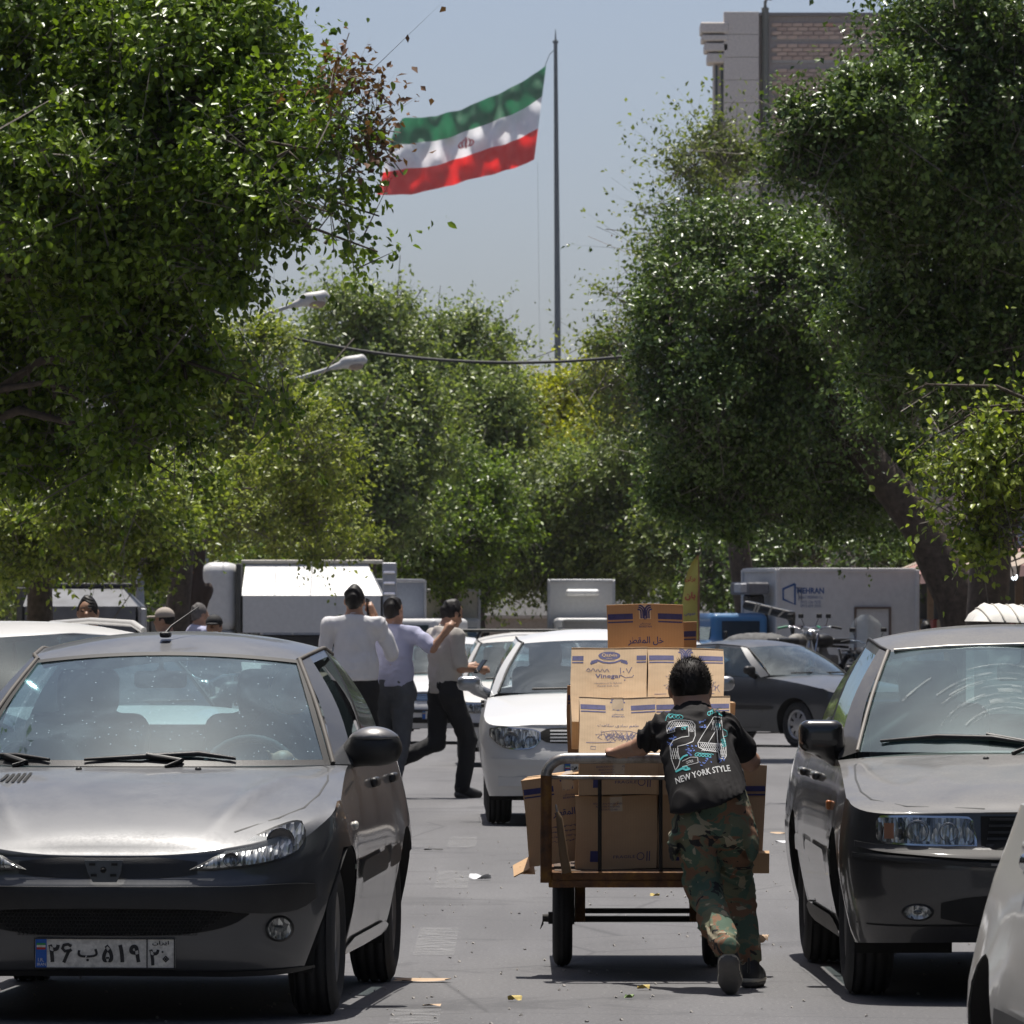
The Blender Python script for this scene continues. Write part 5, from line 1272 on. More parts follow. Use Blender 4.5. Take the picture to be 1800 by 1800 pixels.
def build_sedan():
    c = SEDAN; t = thing('parked_car', 'black sedan grey with dust at lower right, wiper arcs on its windscreen', 'car', SEDAN_LOC, SEDAN_ROT)
    c.shell(t, P_SEDAN, 18); c.green(t, P_SEDAN, G_SEDAN, NSEG, BLACKP, G_SIDE); c.put_wheels(t, 'cover'); c.cabin(t, True, 1)
    c.top_line([(.32, .145), (.62, .19), (.745, .33), (.775, .5), (.775, .8), (.755, 1.15), (.70, 1.42)], .008, RUBBER, 'bonnet_gap', t)
    for sg in (1, -1):
        mb = MB(); x, y = sg * .235, 1.08; mb.lathe([(c.T(x, y) - .004, .013), (c.T(x, y) + .006, .012), (c.T(x, y) + .010, .004)], 10, 'z', (x, y, 0)); mb.build('washer_nozzle', BLACKP, t)
        hx = [.356, .365, .39, .5, .61, .70, .735, .742]
        head_unit(c, t, hx, [.603, .604, .604, .606, .609, .615, .622, .64], [.640, .690, .720, .723, .725, .724, .722, .70], sg, ((.585, .663, .045), (.465, .660, .038)))
        c_am = MB(); fl = [[Vector((sg * x, c.F(x, z, .016), z)) for z in (.635, .665, .695)] for x in (.675, .69, .712)]; c_am.grid(fl, flip=sg < 0); c_am.build('indicator', mat('indicator_dull', (.30, .13, .07), .35), t)
        fog_lamp(c, t, .588, .353, .055, sg, .030)
    gl = c.patch('grille', [0, .15, .25, .34], [.585, .585, .59, .597], [.722, .722, .722, .722], .004, BLACKD, t, 14, 3, sym=True)
    for k in range(5):
        z = .605 + .025 * k; c.patch('grille_bar', [0, .12, .22, .32 - .004 * k], [z] * 4, [z + .009] * 4, .012, BLACKP, t, 10, 1, thick=.01, sym=True)
    # bumper with mouldings
    c.patch('bumper_ledge', [0, .2, .4, .6, .75, .82], [.555, .555, .562, .575, .59, .605], [.588, .590, .595, .604, .615, .625], .024, paint('sedan_bumper_top', (.014, .014, .016), 0, .6, .6, (.20, .19, .18), .1), t, 40, 6, thick=.03, sym=True)
    c.patch('bumper_moulding', [0, .2, .32, .6, .75, .83], [.520, .522, .526, .545, .555, .560], [.545, .546, .546, .566, .576, .58], .022, BLACKP, t, 26, 4, thick=.02, sym=True)
    c.patch('moulding_strip', [0, .2, .31], [.530, .532, .534], [.541, .542, .543], .027, mat('strip_dull', (.20, .19, .18), .5), t, 8, 1, sym=True)
    c.patch('bumper_valance', [0, .2, .4, .5], [.30, .30, .31, .33], [.42, .42, .41, .39], .004, BLACKD, t, 12, 3, sym=True)
    c.patch('bumper_groove', [0, .3, .6, .75, .81], [.296, .296, .296, .30, .305], [.302, .302, .302, .306, .311], .004, BLACKD, t, 20, 1, sym=True)
    # sides
    c.side_line([(1.50, .87), (1.46, .72), (1.42, .5), (1.44, .27), (2.42, .24), (2.50, .5), (2.49, .91)], .008, RUBBER, 'door_gap', t)
    c.side_line([(2.52, .91), (2.53, .3), (3.05, .28), (3.15, .55), (3.34, .8), (3.38, .93)], .008, RUBBER, 'door_gap', t)
    c.side_patch('side_moulding', [1.22, 1.27, 2.4, 2.47], [.50, .485, .495, .5], [.53, .555, .565, .55], .016, P_SEDAN, t); c.side_patch('side_moulding', [2.55, 2.6, 3.05, 3.10], [.50, .495, .5, .5], [.55, .565, .57, .56], .016, P_SEDAN, t)
    c.side_patch('sill_trim', [1.2, 1.4, 2.9, 3.1], [.205, .205, .205, .225], [.25, .285, .285, .26], .012, mat('sill_dusty', (.18, .17, .16), .6), t)
    for sg in (1, -1):
        q = SDF(); q.box((sg * (c.S(1.26, .735) + .006), 1.26, .735), (.010, .028, .020), .007); q.build('side_repeater', AMBER, t, .006)
        for y in (2.34, 3.18):
            q = SDF(); q.box((sg * (c.S(y, .83) + .012), y, .83), (.018, .10, .018), .014); q.build('door_handle', P_SEDAN, t, .008)
    edge_trim(c, t, mat('sedan_seal', (.22, .20, .18), .6), RUBBER, .008)
    mb = MB(); mb.tube([(-.53, 2.07, 1.352), (-.3, 2.025, 1.369), (0, 1.995, 1.377), (.3, 2.025, 1.369), (.53, 2.07, 1.352)], .007, 6); mb.build('screen_trim', mat('screen_trim_bright', (.5, .48, .44), .35, .5), t)
    for sg in (1, -1):
        q = SDF(); x = .86; q.box((sg * x, 1.62, 1.005), (.092, .07, .066), .042, .03); q.cone((sg * (x - .03), 1.64, .955), (sg * (x - .09), 1.66, .92), .05, .055, .05); q.cut((0, 1.68, 0), (0, 1, 0)); q.warp(lambda X: 0 * X[:, 0])
        o = q.build('door_mirror', mat('mirror_black_gloss', (.014, .014, .016), .22, coat=.4), t, .011); MB().box((sg * x, 1.682, 1.005), (.15, .004, .10)).build('mirror_glass', MIRROR, o)
    W = lambda x, u: Vector((x, 1.19 + .26 * (abs(x) / .705) ** 2.2, .945)).lerp(Vector((x * .79, 2.0 + .08 * (abs(x) / .705) ** 2.2, 1.372 - .027 * (abs(x) / .705) ** 2)), u) + Vector((0, -.024 * math.sin(math.pi * u) - .008, .6 * .024 * math.sin(math.pi * u) + .012))
    wiper(t, [W(-.64, .07), W(-.42, .11), W(-.2, .10), W(-.02, .045)], [W(-.12, -.03), W(-.02, .05), W(-.22, .12)]); wiper(t, [W(.02, .07), W(.3, .09), W(.55, .06)], [W(.3, -.03), W(.36, .02), W(.3, .09)])
    q = SDF(); q.box((0, 2.02, 1.26), (.11, .018, .036), .016); q.cone((0, 2.03, 1.28), (0, 2.04, 1.35), .01); q.build('rear_view_mirror', INTER, t, .01)
    # arcs scraped by the wiper through the dust film
    sm, nts, bs = nodes('dust_streak'); setp(bs, Base_Color=(.55, .60, .58), Roughness=.8); tr = N(nts, 'ShaderNodeBsdfTransparent'); mx = N(nts, 'ShaderNodeMixShader')
    fa = ramp(nts, noise(nts, 9, 4), [(.35, (0, 0, 0)), (.7, (.32,) * 3)]); nts.links.new(fa.outputs[0], mx.inputs[0]); nts.links.new(tr.outputs[0], mx.inputs[1]); nts.links.new(bs.outputs[0], mx.inputs[2]); nts.links.new(mx.outputs[0], nts.nodes['Material Output'].inputs[0])
    rr = random.Random(4)
    for k in range(26):
        r0 = rr.uniform(.20, .54); a0 = rr.uniform(.4, 1.7); a1 = a0 + rr.uniform(.3, 1.0); cx = rr.choice((-.12, -.12, .3)); pts = []
        for a in np.linspace(a0, a1, 16):
            x = cx - r0 * math.cos(a) * 1.05; u = r0 * math.sin(a) / .58
            if abs(x) < .64 and .05 < u < .95: pts.append((x, u))
        if len(pts) < 4: continue
        w = rr.choice((.003, .006, .012, .03)); mb = MB(); mb.grid([[W(x, u) + Vector((0, .005, -.0105 + .0002 * k)) for x, u in pts], [W(x * (1 + w), u + w * 1.2) + Vector((0, .005, -.0105 + .0002 * k)) for x, u in pts]]); mb.build('wiper_streak', sm, t)
    number_plate(t, -.012, .44, 0, 1.0)
    return t
build_sedan()
# ================================================================== HANDCART, BOXES AND THE BOY
CX, CY0, CY1 = .535, 29.86, 32.1      # cart centre line, near and far end
def cart():
    m, nt, b = nodes('cart_rust'); setp(b, Roughness=.75, Metallic=.2)
    r = ramp(nt, noise(nt, 11, 6, .7), [(.30, (.045, .022, .012)), (.50, (.13, .055, .018)), (.66, (.24, .115, .02)), (.8, (.06, .03, .018))]); nt.links.new(r.outputs[0], b.inputs['Base Color']); bump(nt, b, noise(nt, 60, 5), .4); RU = m
    m, nt, b = nodes('cart_worn_steel'); r = ramp(nt, noise(nt, 7, 6, .7), [(.35, (.10, .075, .055)), (.55, (.33, .32, .31)), (.75, (.22, .19, .16))]); nt.links.new(r.outputs[0], b.inputs['Base Color']); setp(b, Metallic=.7, Roughness=.38); ST = m
    DK = mat('cart_dark_steel', (.018, .015, .013), .7, .3)
    t = thing('handcart', 'rusty two wheeled handcart with bent tube push handle, loaded with cartons', 'handcart', (CX, CY0, 0))
    W = .395; D = CY1 - CY0
    mb = MB(); mb.tube([(-W, 0, .40), (-W, 0, .62)], .024, 10); mb.tube([(-W, 0, .62), (-W, -.005, .84)], .023, 10); mb.build('handle_post', RU, t)
    mb = MB(); mb.tube([(W, 0, .40), (W, 0, .84)], .0235, 10); mb.build('handle_post', RU, t)
    pts = [(-W, -.005, .835)] + [(-W + .085 * (1 - math.cos(a)), -.006, .835 + .075 * math.sin(a)) for a in np.linspace(.2, math.pi / 2, 7)] + [(0, -.006, .912)] + [(W - .085 * (1 - math.cos(a)), -.006, .835 + .075 * math.sin(a)) for a in np.linspace(math.pi / 2, .2, 7)] + [(W, -.005, .835)]
    mb = MB(); mb.tube(pts, .0225, 10); mb.build('push_bar', ST, t)
    mb = MB(); mb.tube([(-W + .01, .005, .832), (W - .01, .005, .828)], .009, 8); mb.build('cross_bar', ST, t)
    for x in (-.175, .075, .25):
        mb = MB(); mb.tube([(x, .012, .83), (x, .016, .44)], .008, 8); mb.build('upright', DK, t)
    mb = MB(); mb.tube([(-W + .045, -.01, .69), (-W + .055, -.012, .66), (-W + .07, -.012, .52), (-W + .085, -.01, .44)], [.007, .014, .018, .02], 8); mb.build('tool_handle', mat('tool_wood', (.16, .10, .05), .8), t)
    mb = MB(); mb.tube([(-W + .045, -.01, .69), (-W + .04, .0, .72)], [.006, .004], 6); mb.build('hook', ST, t)
    # bed: frame rails and planks
    for z, hh, m_ in ((.428, .034, RU), (.395, .030, RU)):
        mb = MB(); mb.box((.0, .01, z), (W * 2 - .05 + (0 if z > .41 else .03), .04, hh), bev=.004); mb.build('end_rail', m_, t)
    for sg in (1, -1):
        mb = MB(); mb.box((sg * (W - .035), D / 2 + .03, .42), (.04, D, .05), bev=.004); mb.build('side_rail', RU, t)
    mb = MB(); mb.box((0, D + .03, .42), (W * 2 - .1, .04, .05)); mb.build('end_rail', RU, t)
    pl = mat('cart_plank', (.09, .06, .04), .85, var=.3)
    for k in range(6): MB().box((-.30 + .12 * k, D / 2 + .03, .438 + .0012 * (k % 2)), (.1205, D - .05, .02), bev=.002).build('plank', pl, t)
    # axle, brackets, wheels
    ya = 1.22
    for z, r, nm in ((.2, .013, 'axle'), (.235, .011, 'brace_bar')):
        mb = MB(); n = 120; mb.tube([(-.30 + .60 * i / n, ya, z) for i in range(n + 1)], [r * (1.16 if i % 2 else .92) for i in range(n + 1)], 8); mb.build(nm, DK, t)
    for sg in (1, -1):
        MB().box((sg * .245, ya, .30), (.045, .10, .22), bev=.004).build('bracket', RU, t); MB().box((sg * .275, ya, .30), (.012, .14, .24)).build('bracket_plate', DK, t)
        w = thing('wheel', '', ''); del w['label'], w['category']; w.parent = t; w.location = (sg * .32, ya, .205)
        mb = MB(); h = .042; mb.lathe([(-h + .012, .13), (-h, .165), (-h + .008, .19), (-.018, .204), (-.012, .199), (-.006, .205), (.006, .205), (.012, .199), (.018, .204), (h - .008, .19), (h, .165), (h - .012, .13)], 32, 'x'); mb.build('tyre', TYRE, w)
        mb = MB(); mb.lathe([(-h + .012, .132), (-.006, .12), (-.006, .03), (-.03, .028), (.03, .028), (.006, .03), (.006, .12), (h - .012, .132)], 24, 'x'); mb.build('rim', DK, w)
        mb = MB(); mb.tube([(sg * .03, 0, 0), (sg * .085, 0, 0)], [.02, .016], 8); mb.box((sg * .05, 0, 0), (.02, .05, .05)); mb.build('hub', DK, w)
        for k in range(4): mb = MB(); a = k * 1.6; mb.tube([(sg * .08, .01 * math.cos(a), .0), (sg * (.082 + .004 * k), .012 * math.cos(a), -.03 - .006 * k)], .0015, 4); mb.build('thread', DK, w)
cart()

def cardboard(nm, c):
    m, nt, b = nodes(nm); c = np.array(c)
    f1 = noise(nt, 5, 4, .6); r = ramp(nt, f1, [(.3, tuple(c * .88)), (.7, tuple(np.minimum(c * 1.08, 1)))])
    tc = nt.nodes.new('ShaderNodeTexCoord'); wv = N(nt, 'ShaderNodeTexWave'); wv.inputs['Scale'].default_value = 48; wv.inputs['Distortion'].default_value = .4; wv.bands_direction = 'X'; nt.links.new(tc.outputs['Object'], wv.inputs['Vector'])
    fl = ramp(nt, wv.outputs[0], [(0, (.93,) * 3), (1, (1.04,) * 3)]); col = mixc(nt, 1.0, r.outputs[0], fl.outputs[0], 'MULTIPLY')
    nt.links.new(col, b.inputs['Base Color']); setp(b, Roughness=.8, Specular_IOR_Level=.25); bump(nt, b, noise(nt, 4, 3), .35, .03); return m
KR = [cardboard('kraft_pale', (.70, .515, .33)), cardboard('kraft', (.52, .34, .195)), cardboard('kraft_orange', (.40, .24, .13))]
NAVY = mat('ink_navy', (.035, .035, .13), .7, var=.2, scale=40); NAVYL = mat('ink_blue_faded', (.085, .085, .21), .7, var=.25, scale=40); TAPE = mat('parcel_tape', (.52, .40, .27), .25, var=.06)

def logo_m(k, c, s):
    """arched comb emblem"""
    for i, a in enumerate((1.0, .68, .36)):
        for sg in (-1, 1):
            pts = [(c[0] + sg * s * (.5 - .5 * a * math.cos(u)), c[1] + s * (.12 + .55 * a * math.sin(u))) for u in np.linspace(.0, math.pi / 2 + .5 * (a < .5), 9)]
            k.line(pts, s * .13)
            x = c[0] + sg * s * (.5 - .5 * a); k.line([(x, c[1] + s * .14), (x, c[1] - s * (.42 if i else .2))], s * .13)
    k.line([(c[0] - .06 * s, c[1] + .5 * s), (c[0] - .06 * s, c[1] - .5 * s)], s * .09); k.line([(c[0] + .06 * s, c[1] + .5 * s), (c[0] + .06 * s, c[1] - .5 * s)], s * .09)
def scribble(k, c, w, h, seed, n=40, lw=.0022):
    r = random.Random(seed); x = c[0] - w / 2; pts = []
    for i in range(n): pts.append((c[0] - w / 2 + w * i / n + r.uniform(-.012, .012), c[1] + h * (.5 * math.sin(i * 1.1) + r.uniform(-.3, .3))))
    k.line(pts, lw)

def carton(label, loc, size, tilt=0.0, rotz=0.0, km=0, art=None, ink=NAVY, roll=0.0, group='vinegar cartons on the handcart', flaps=False):
    """a shut carton: loc is the middle of its lower near edge; near face carries the print"""
    w, d, h = size; o = thing('carton', label, 'carton', loc, 0, group); o.rotation_euler = (-tilt, roll, rotz)
    r = random.Random(sum(map(ord, label))); ph = [r.uniform(0, 6) for _ in range(6)]
    def wob(x, y, z):
        e = .0045 * math.sin(x * 9 + ph[0]) * math.sin(z * 10 + ph[1]) + .0018 * math.sin(x * 23 + z * 17 + ph[2])
        return Vector((x + .003 * math.sin(z * 14 + ph[3]), y + e + .004 * math.sin(z * 7 + ph[4]), z + .003 * math.sin(x * 13 + ph[5])))
    mb = MB(); n = 9; us = [i / n for i in range(n + 1)]; xs, ys, zs = [-w / 2 + w * u for u in us], [d * u for u in us], [h * u for u in us]
    mb.grid([[wob(x, 0, z) for x in xs] for z in zs]); mb.grid([[wob(x, d, z) for x in xs] for z in zs], flip=True)
    mb.grid([[wob(-w / 2, y, z) for y in ys] for z in zs], flip=True); mb.grid([[wob(w / 2, y, z) for y in ys] for z in zs])
    mb.grid([[wob(x, y, h) for x in xs] for y in ys]); mb.grid([[wob(x, y, 0) for x in xs] for y in ys], flip=True)
    mb.build('box', KR[km], o)
    # worn corner edges
    ed = MB(); ed.tube([wob(x, -.0005, h) for x in xs], .0022, 5); ed.build('top_edge', KR[km], o)
    MB().box((0, d / 2, h + .003), (.05, d * .98, .0016)).build('tape', TAPE, o); Ink().rect(-.025, h - .062, .025, h).lay('tape_end', lambda u, v: wob(u, -.0004, v), TAPE, o)
    mb = MB(); mb.box((0, d / 2, h + .0015), (w * .97, .004, .002)); mb.build('flap_gap', BLACKD, o)
    if art:
        k = Ink(); k2 = Ink(); y1 = h - .062
        if art in ('bid', 'khal'):
            k.rect(-w / 2 + .004, y1, -w * .16, y1 + .024); k.rect(w * .17, y1, w / 2 - .004, y1 + .024); k.rect(-w / 2 + .004, y1 - .014, -w * .16, y1 - .008); k.rect(w * .17, y1 - .014, w / 2 - .004, y1 - .008)
            logo_m(k, (0, h - .038), .052); k.text(arabic('بیدستان'), (0, h - .082), .045, .010, .01); k.text('BIDESTAN', (0, h - .094), .052, .008, .01)
        if art == 'khal':
            k.text(arabic('خل المقطر'), (.0, h - .155), .15, .038, .02)
            for j in range(4): scribble(k2, (.0, h - .21 - .02 * j), .20, .006, 20 + j, 60, .0016)
        if art == 'bid':
            k2.text(arabic('طعم سادی سلامت'), (.0, h - .145), .17, .020, .0)
            for j in range(9): scribble(k2, (-.06 + .02 * j + .01, h - .20 + .01 * math.sin(j * 2)), .07, .03, 40 + j, 22, .0017)
            k2.line([(-.07, h - .178), (-.02, h - .168), (.05, h - .17), (.08, h - .182)], .002); k2.line([(-.13, h - .232), (.12, h - .230)], .0025); k2.line([(-.11, h - .25), (-.09, h - .25), (-.09, h - .265), (-.11, h - .265), (-.11, h - .25)], .002)
        if art == 'mark':
            for j in range(3): k2.text('BIDESTAN FOOD IND.', (-w * .1, h - .03 - .012 * j), .12 - .02 * j, .007)
            k2.rect(-w * .32, .03, -w * .22, .075); k2.text('FRAGILE', (w * .1, .05), .09, .012); k2.ellipse((w * .3, .05), .016, .016, 16, .8); k2.line([(w * .38, .03), (w * .38, .07)], .004); k2.line([(w * .41, .03), (w * .41, .07)], .004)
        if art == 'qazvin':
            k.rect(-w / 2 + .004, y1, -w * .34, y1 + .022); k.rect(w * .36, y1, w / 2 - .004, y1 + .022); k.rect(-w / 2 + .004, y1 - .013, -w * .34, y1 - .007); k.rect(w * .36, y1 - .013, w / 2 - .004, y1 - .007)
            k.ellipse((0, h - .038), .046, .021)
            k.line([(-.075, h - .068), (-.05, h - .060), (-.025, h - .071), (0, h - .074), (.025, h - .071), (.05, h - .060), (.075, h - .068)], .008); k.line([(-.078, h - .078), (-.05, h - .066)], .010); k.line([(.078, h - .078), (.05, h - .066)], .010)
            k.text('Vinegar', (.0, h - .142), .112, .026, .012)
            k2.line([(-.09 + .004 * i, h - .108 + .008 * math.sin(i * 1.3) - (.004 if i > 8 else 0)) for i in range(24)], .0022); k2.line([(-.085, h - .10), (-.095, h - .112), (-.08, h - .118)], .0022)
            k2.line([(.048, h - .098), (.05, h - .128)], .003); k2.ellipse((.062, h - .118), .003, .003, 8); k2.line([(.073, h - .102), (.083, h - .126), (.096, h - .096)], .003); k2.line([(.05, h - .135), (.07, h - .148), (.10, h - .145), (.105, h - .135)], .0025); k2.ellipse((.068, h - .16), .003, .003, 8)
            k2.text('Manufactured by Bidestan', (0, h - .175), .115, .007); k2.text('Food Ind. Co.', (0, h - .187), .09, .007)
        f = lambda u, v: wob(u, -.0007, v)
        k.lay('print', f, ink, o); k2.lay('fine_print', lambda u, v: wob(u, -.0009, v), NAVYL if ink is NAVYL else ink, o)
        if art == 'qazvin':
            q = Ink(); q.text('Qazvin', (0, h - .036), .064, .019, .015); q.text('VINEGAR', (0, h - .051), .026, .005); q.lay('print_white', lambda u, v: wob(u, -.0012, v), KR[km], o)
    if flaps:
        for sg in (1, -1):
            mb = MB(); mb.box((sg * w * .25, -.03, -.02), (w * .49, .004, .07), Euler((R(35), 0, 0)).to_matrix()); mb.build('open_flap', KR[km], o)
    return o
def px_x(px, Y): return (px - 900) * Y / FPX
def cartons():
    S_ = (.318, .25, .335)
    bz = .452
    # lower tier, upright, in the shade of the load
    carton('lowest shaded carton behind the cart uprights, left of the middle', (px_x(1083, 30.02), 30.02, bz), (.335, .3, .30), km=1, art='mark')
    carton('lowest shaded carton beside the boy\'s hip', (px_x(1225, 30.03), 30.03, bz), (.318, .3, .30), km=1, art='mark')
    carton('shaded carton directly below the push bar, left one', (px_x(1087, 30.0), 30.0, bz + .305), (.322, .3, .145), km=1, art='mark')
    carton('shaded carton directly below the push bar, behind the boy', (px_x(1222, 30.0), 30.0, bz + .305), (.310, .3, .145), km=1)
    pos = ('front left', 'front right', 'rear left', 'rear right', 'back lower', 'back upper'); n_ = 0
    for k, (px, y, z) in enumerate(((1090, 30.42, bz), (1225, 30.42, bz), (1090, 30.42, bz + .34), (1225, 30.42, bz + .34), (1090, 30.8, bz), (1225, 30.8, bz), (1090, 30.8, bz + .34), (1225, 30.8, bz + .34), (1150, 31.2, bz), (1150, 31.2, bz + .34))):
        if k not in (2, 3, 6, 7, 9, 8): continue
        n_ += 1; carton('plain carton packed inside the cart load, %s of the hidden ones' % pos[n_ - 1], (px_x(px, y), y, z), (.318, .36, .335), km=1, group='cartons buried in the load')
    # sunlit tiers that lean back on the load
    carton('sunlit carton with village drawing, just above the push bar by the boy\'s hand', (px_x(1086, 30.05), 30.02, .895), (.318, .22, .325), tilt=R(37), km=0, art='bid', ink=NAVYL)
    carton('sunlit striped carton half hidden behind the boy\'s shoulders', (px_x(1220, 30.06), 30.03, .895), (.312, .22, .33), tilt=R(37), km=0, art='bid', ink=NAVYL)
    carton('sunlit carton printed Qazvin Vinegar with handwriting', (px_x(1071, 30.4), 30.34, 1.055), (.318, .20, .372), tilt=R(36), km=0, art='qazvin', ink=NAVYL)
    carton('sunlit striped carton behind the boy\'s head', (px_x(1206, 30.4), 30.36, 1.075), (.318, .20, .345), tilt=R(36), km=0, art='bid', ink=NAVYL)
    carton('topmost orange brown carton printed with Arabic script', (px_x(1134, 30.78), 30.78, 1.215), (.322, .25, .325), tilt=R(3), km=2, art='khal', rotz=R(-1.5))
    carton('orange carton peeking out behind the topmost one, on the right', (px_x(1158, 31.1), 31.08, 1.13), (.318, .25, .335), km=2, art='bid', rotz=R(2))
    carton('narrow orange carton edge left of the sunlit stack', (px_x(1072, 30.9), 30.86, .9), (.36, .16, .30), km=2, art='bid')
    # big carton slumped over the left side, flat sheet on the right
    m = KR[1]
    o = carton('large tilted carton printed with Arabic script, slumped over the left edge of the cart', (px_x(1012, 30.2), 30.18, .475), (.38, .24, .36), tilt=R(-3), rotz=R(-7), roll=R(-6), km=1, art='khal', flaps=False)
    mb = MB(); mb.box((-.225, -.02, .002), (.075, .20, .005), Euler((R(10), R(-22), R(3))).to_matrix()); mb.build('bottom_flap', m, o)
    mb = MB(); mb.box((-.20, -.035, -.012), (.06, .06, .005), Euler((R(26), R(8), R(12))).to_matrix()); mb.build('torn_flap', m, o)
    t = thing('cardboard_sheet', 'brown cardboard sheet with navy stripes leaning on the right side of the cart', 'cardboard', (px_x(1318, 30.4), 30.3, .44))
    mb = MB(); mb.box((0, 0, .225), (.115, .012, .42), Euler((0, R(3), 0)).to_matrix()); mb.build('sheet', m, t); mb = MB(); mb.box((.012, -.012, .03), (.13, .03, .09), Euler((R(20), 0, 0)).to_matrix()); mb.build('folded_edge', m, t)
    for z, hh in ((.335, .022), (.31, .007)): MB().box((.004, -.0085, z), (.112, .003, hh)).build('stripe', NAVY, t)
cartons()

# ------------------------------------------------------------------ the boy
def boy():
    O = Vector((.79, 28.95, 0)); L = lambda X, Y, z: (X - O.x, Y - O.y, z)
    t = thing('person', 'boy in black printed T-shirt and camouflage trousers pushing the handcart', 'person', O)
    SK = mat('skin_boy', (.43, .24, .16), .5, var=.1, scale=20)
    hd = np.array(L(.722, 29.53, 1.205)); nk = np.array(L(.738, 29.49, 1.10)); pel = np.array(L(.80, 29.10, .72)); ch = np.array(L(.745, 29.37, 1.0))
    shl, shr = np.array(L(.625, 29.45, 1.045)), np.array(L(.865, 29.45, 1.04)); ell, elr = np.array(L(.525, 29.58, .965)), np.array(L(.965, 29.52, .905)); hl, hr = np.array(L(.42, 29.835, .925)), np.array(L(.865, 29.835, .925))
    hpl, hpr = np.array(L(.73, 29.09, .68)), np.array(L(.872, 29.11, .68)); knl, knr = np.array(L(.765, 29.10, .415)), np.array(L(.90, 29.33, .405)); anl, anr = np.array(L(.845, 28.69, .165)), np.array(L(.95, 29.27, .10))
    # body: one continuous skin
    s = SDF(); s.ell(hd, (.074, .09, .098), .02, Euler((R(18), 0, R(4)))); s.ell(hd + (0, .05, -.055), (.055, .055, .05), .04); s.cone(hd + (0, -.02, -.05), nk + (0, 0, -.02), .052, .055, .03)
    for sg in (1, -1): s.ell(hd + (sg * .078, .005, -.012), (.012, .02, .032), .012)
    s.ell(hd + (0, .095, -.01), (.013, .02, .02), .02)
    s.chain([nk, ch, pel], [.065, .09, .07], .06); s.cone(shl, shr, .055, .055, .05)
    s.chain([shl, ell, hl + (.02, -.05, .012)], [.047, .037, .026], .02); s.chain([shr, elr, hr + (0, -.05, .012)], [.047, .038, .026], .02)
    s.chain([hpl, knl, anl], [.066, .048, .035], .03); s.chain([hpr, knr, anr], [.066, .048, .035], .03)
    for h, sg in ((hl, 1), (hr, -1)):
        s.box(h + (0, -.02, .012), (.038, .036, .013), .012, .02, Euler((R(8), 0, 0)))
        for k in range(4):
            x = -.03 + .02 * k; ln = (.030, .036, .034, .026)[k if sg < 0 else 3 - k]
            a = h + (x, .008, .020); b_ = h + (x * 1.05, .014 + ln * .6, .012); c_ = h + (x * 1.05, .016 + ln * .35, -.020); s.cone(a, b_, .0088, .0082, .004); s.cone(b_, c_, .008, .007, .004)
        a = h + (sg * .036, -.028, .006); s.cone(a, h + (sg * .050, -.004, -.004), .010, .009, .008); s.cone(h + (sg * .050, -.004, -.004), h + (sg * .046, .012, -.018), .009, .0075, .005)
    s.build('body', SK, t, .0085)
    # hair: cap plus short strands
    HR = mat('hair_boy', (.014, .010, .008), .6, var=.3, scale=60, spec=.25)
    q = SDF(); q.ell(hd + (0, -.012, .020), (.084, .097, .098), .02, Euler((R(14), 0, R(4)))); q.cut(hd + (0, .02, -.022), (0, .30, -1)); q.cut(hd + (0, .07, .03), (0, 1, -.2)); q.warp(folds(.003, 110, (.7, .2, .5), 4)); cap = q.build('hair', HR, t, .008)
    r = np.random.default_rng(5); n = 2600; d = r.normal(size=(n, 3)); d /= np.linalg.norm(d, axis=1)[:, None]; d[:, 2] = np.abs(d[:, 2]) * 1.0 - .26 * (d[:, 1] < .3)
    rt = hd + np.array([0, -.012, .02]) + d / np.linalg.norm(d, axis=1)[:, None] * np.array([.080, .093, .094]); fl = d * .55 + r.normal(size=(n, 3)) * .25 + np.array([.08, .12, .35 ]); ln = r.uniform(.008, .018, n) * (1 + .5 * (d[:, 2] > .6)); tip = rt + fl * ln[:, None]
    sd = np.cross(fl, r.normal(size=(n, 3))); sd /= np.linalg.norm(sd, axis=1)[:, None] + 1e-9; V = np.stack([rt - sd * .0022, rt + sd * .0022, tip], 1).reshape(-1, 3); link('hair_strands', np_mesh('hair_strands', V, np.arange(3 * n).reshape(-1, 3), HR), t, 'stuff')
    # T-shirt
    TS = mat('tshirt_black', (.017, .0155, .016), .85, var=.15, scale=30, spec=.2)
    q = SDF(); q.cone(nk + (0, -.005, -.035), ch + (0, -.012, 0), .082, .116, .05); q.cone(ch + (-.0, -.012, 0), pel + (0, -.022, .0), .118, .138, .05); q.cone(shl + (.012, -.005, -.008), shr + (-.012, -.005, -.008), .064, .064, .06)
    q.cone(ch + (-.045, -.01, .0), pel + (-.05, -.024, -.02), .094, .122, .05); q.cone(ch + (.045, -.01, 0), pel + (.042, -.024, -.02), .094, .122, .05)
    q.cone(shl, shl + (ell - shl) * .58, .060, .060, .03); q.cone(shr, shr + (elr - shr) * .60, .060, .061, .03)
    q.cone(nk + (0, -.018, -.005), nk + (0, -.012, .016), .070, .066, .02)
    q.warp(folds(.015, 36, (.22, .1, .97), 8, .9)); q.warp(folds(.009, 46, (.8, .1, .6), 9, .7))
    q.cut(pel + (0, 0, .045), (.30, .2, -1)); q.cut(nk + (0, -.02, .035), (0, .4, 1))
    shirt = q.build('tshirt', TS, t, .0085)
    q = SDF(); q.cone(nk + (0, -.014, .005), nk + (0, -.010, .024), .0735, .069, .02); q.cut(nk + (0, 0, .024), (0, .35, 1)); q.cut(nk + (0, 0, .004), (0, -.35, -1)); q.build('collar', TS, t, .007)
    # trousers
    m, nt, b = nodes('camouflage'); setp(b, Roughness=.9)
    base = (.13, .135, .08); c = base
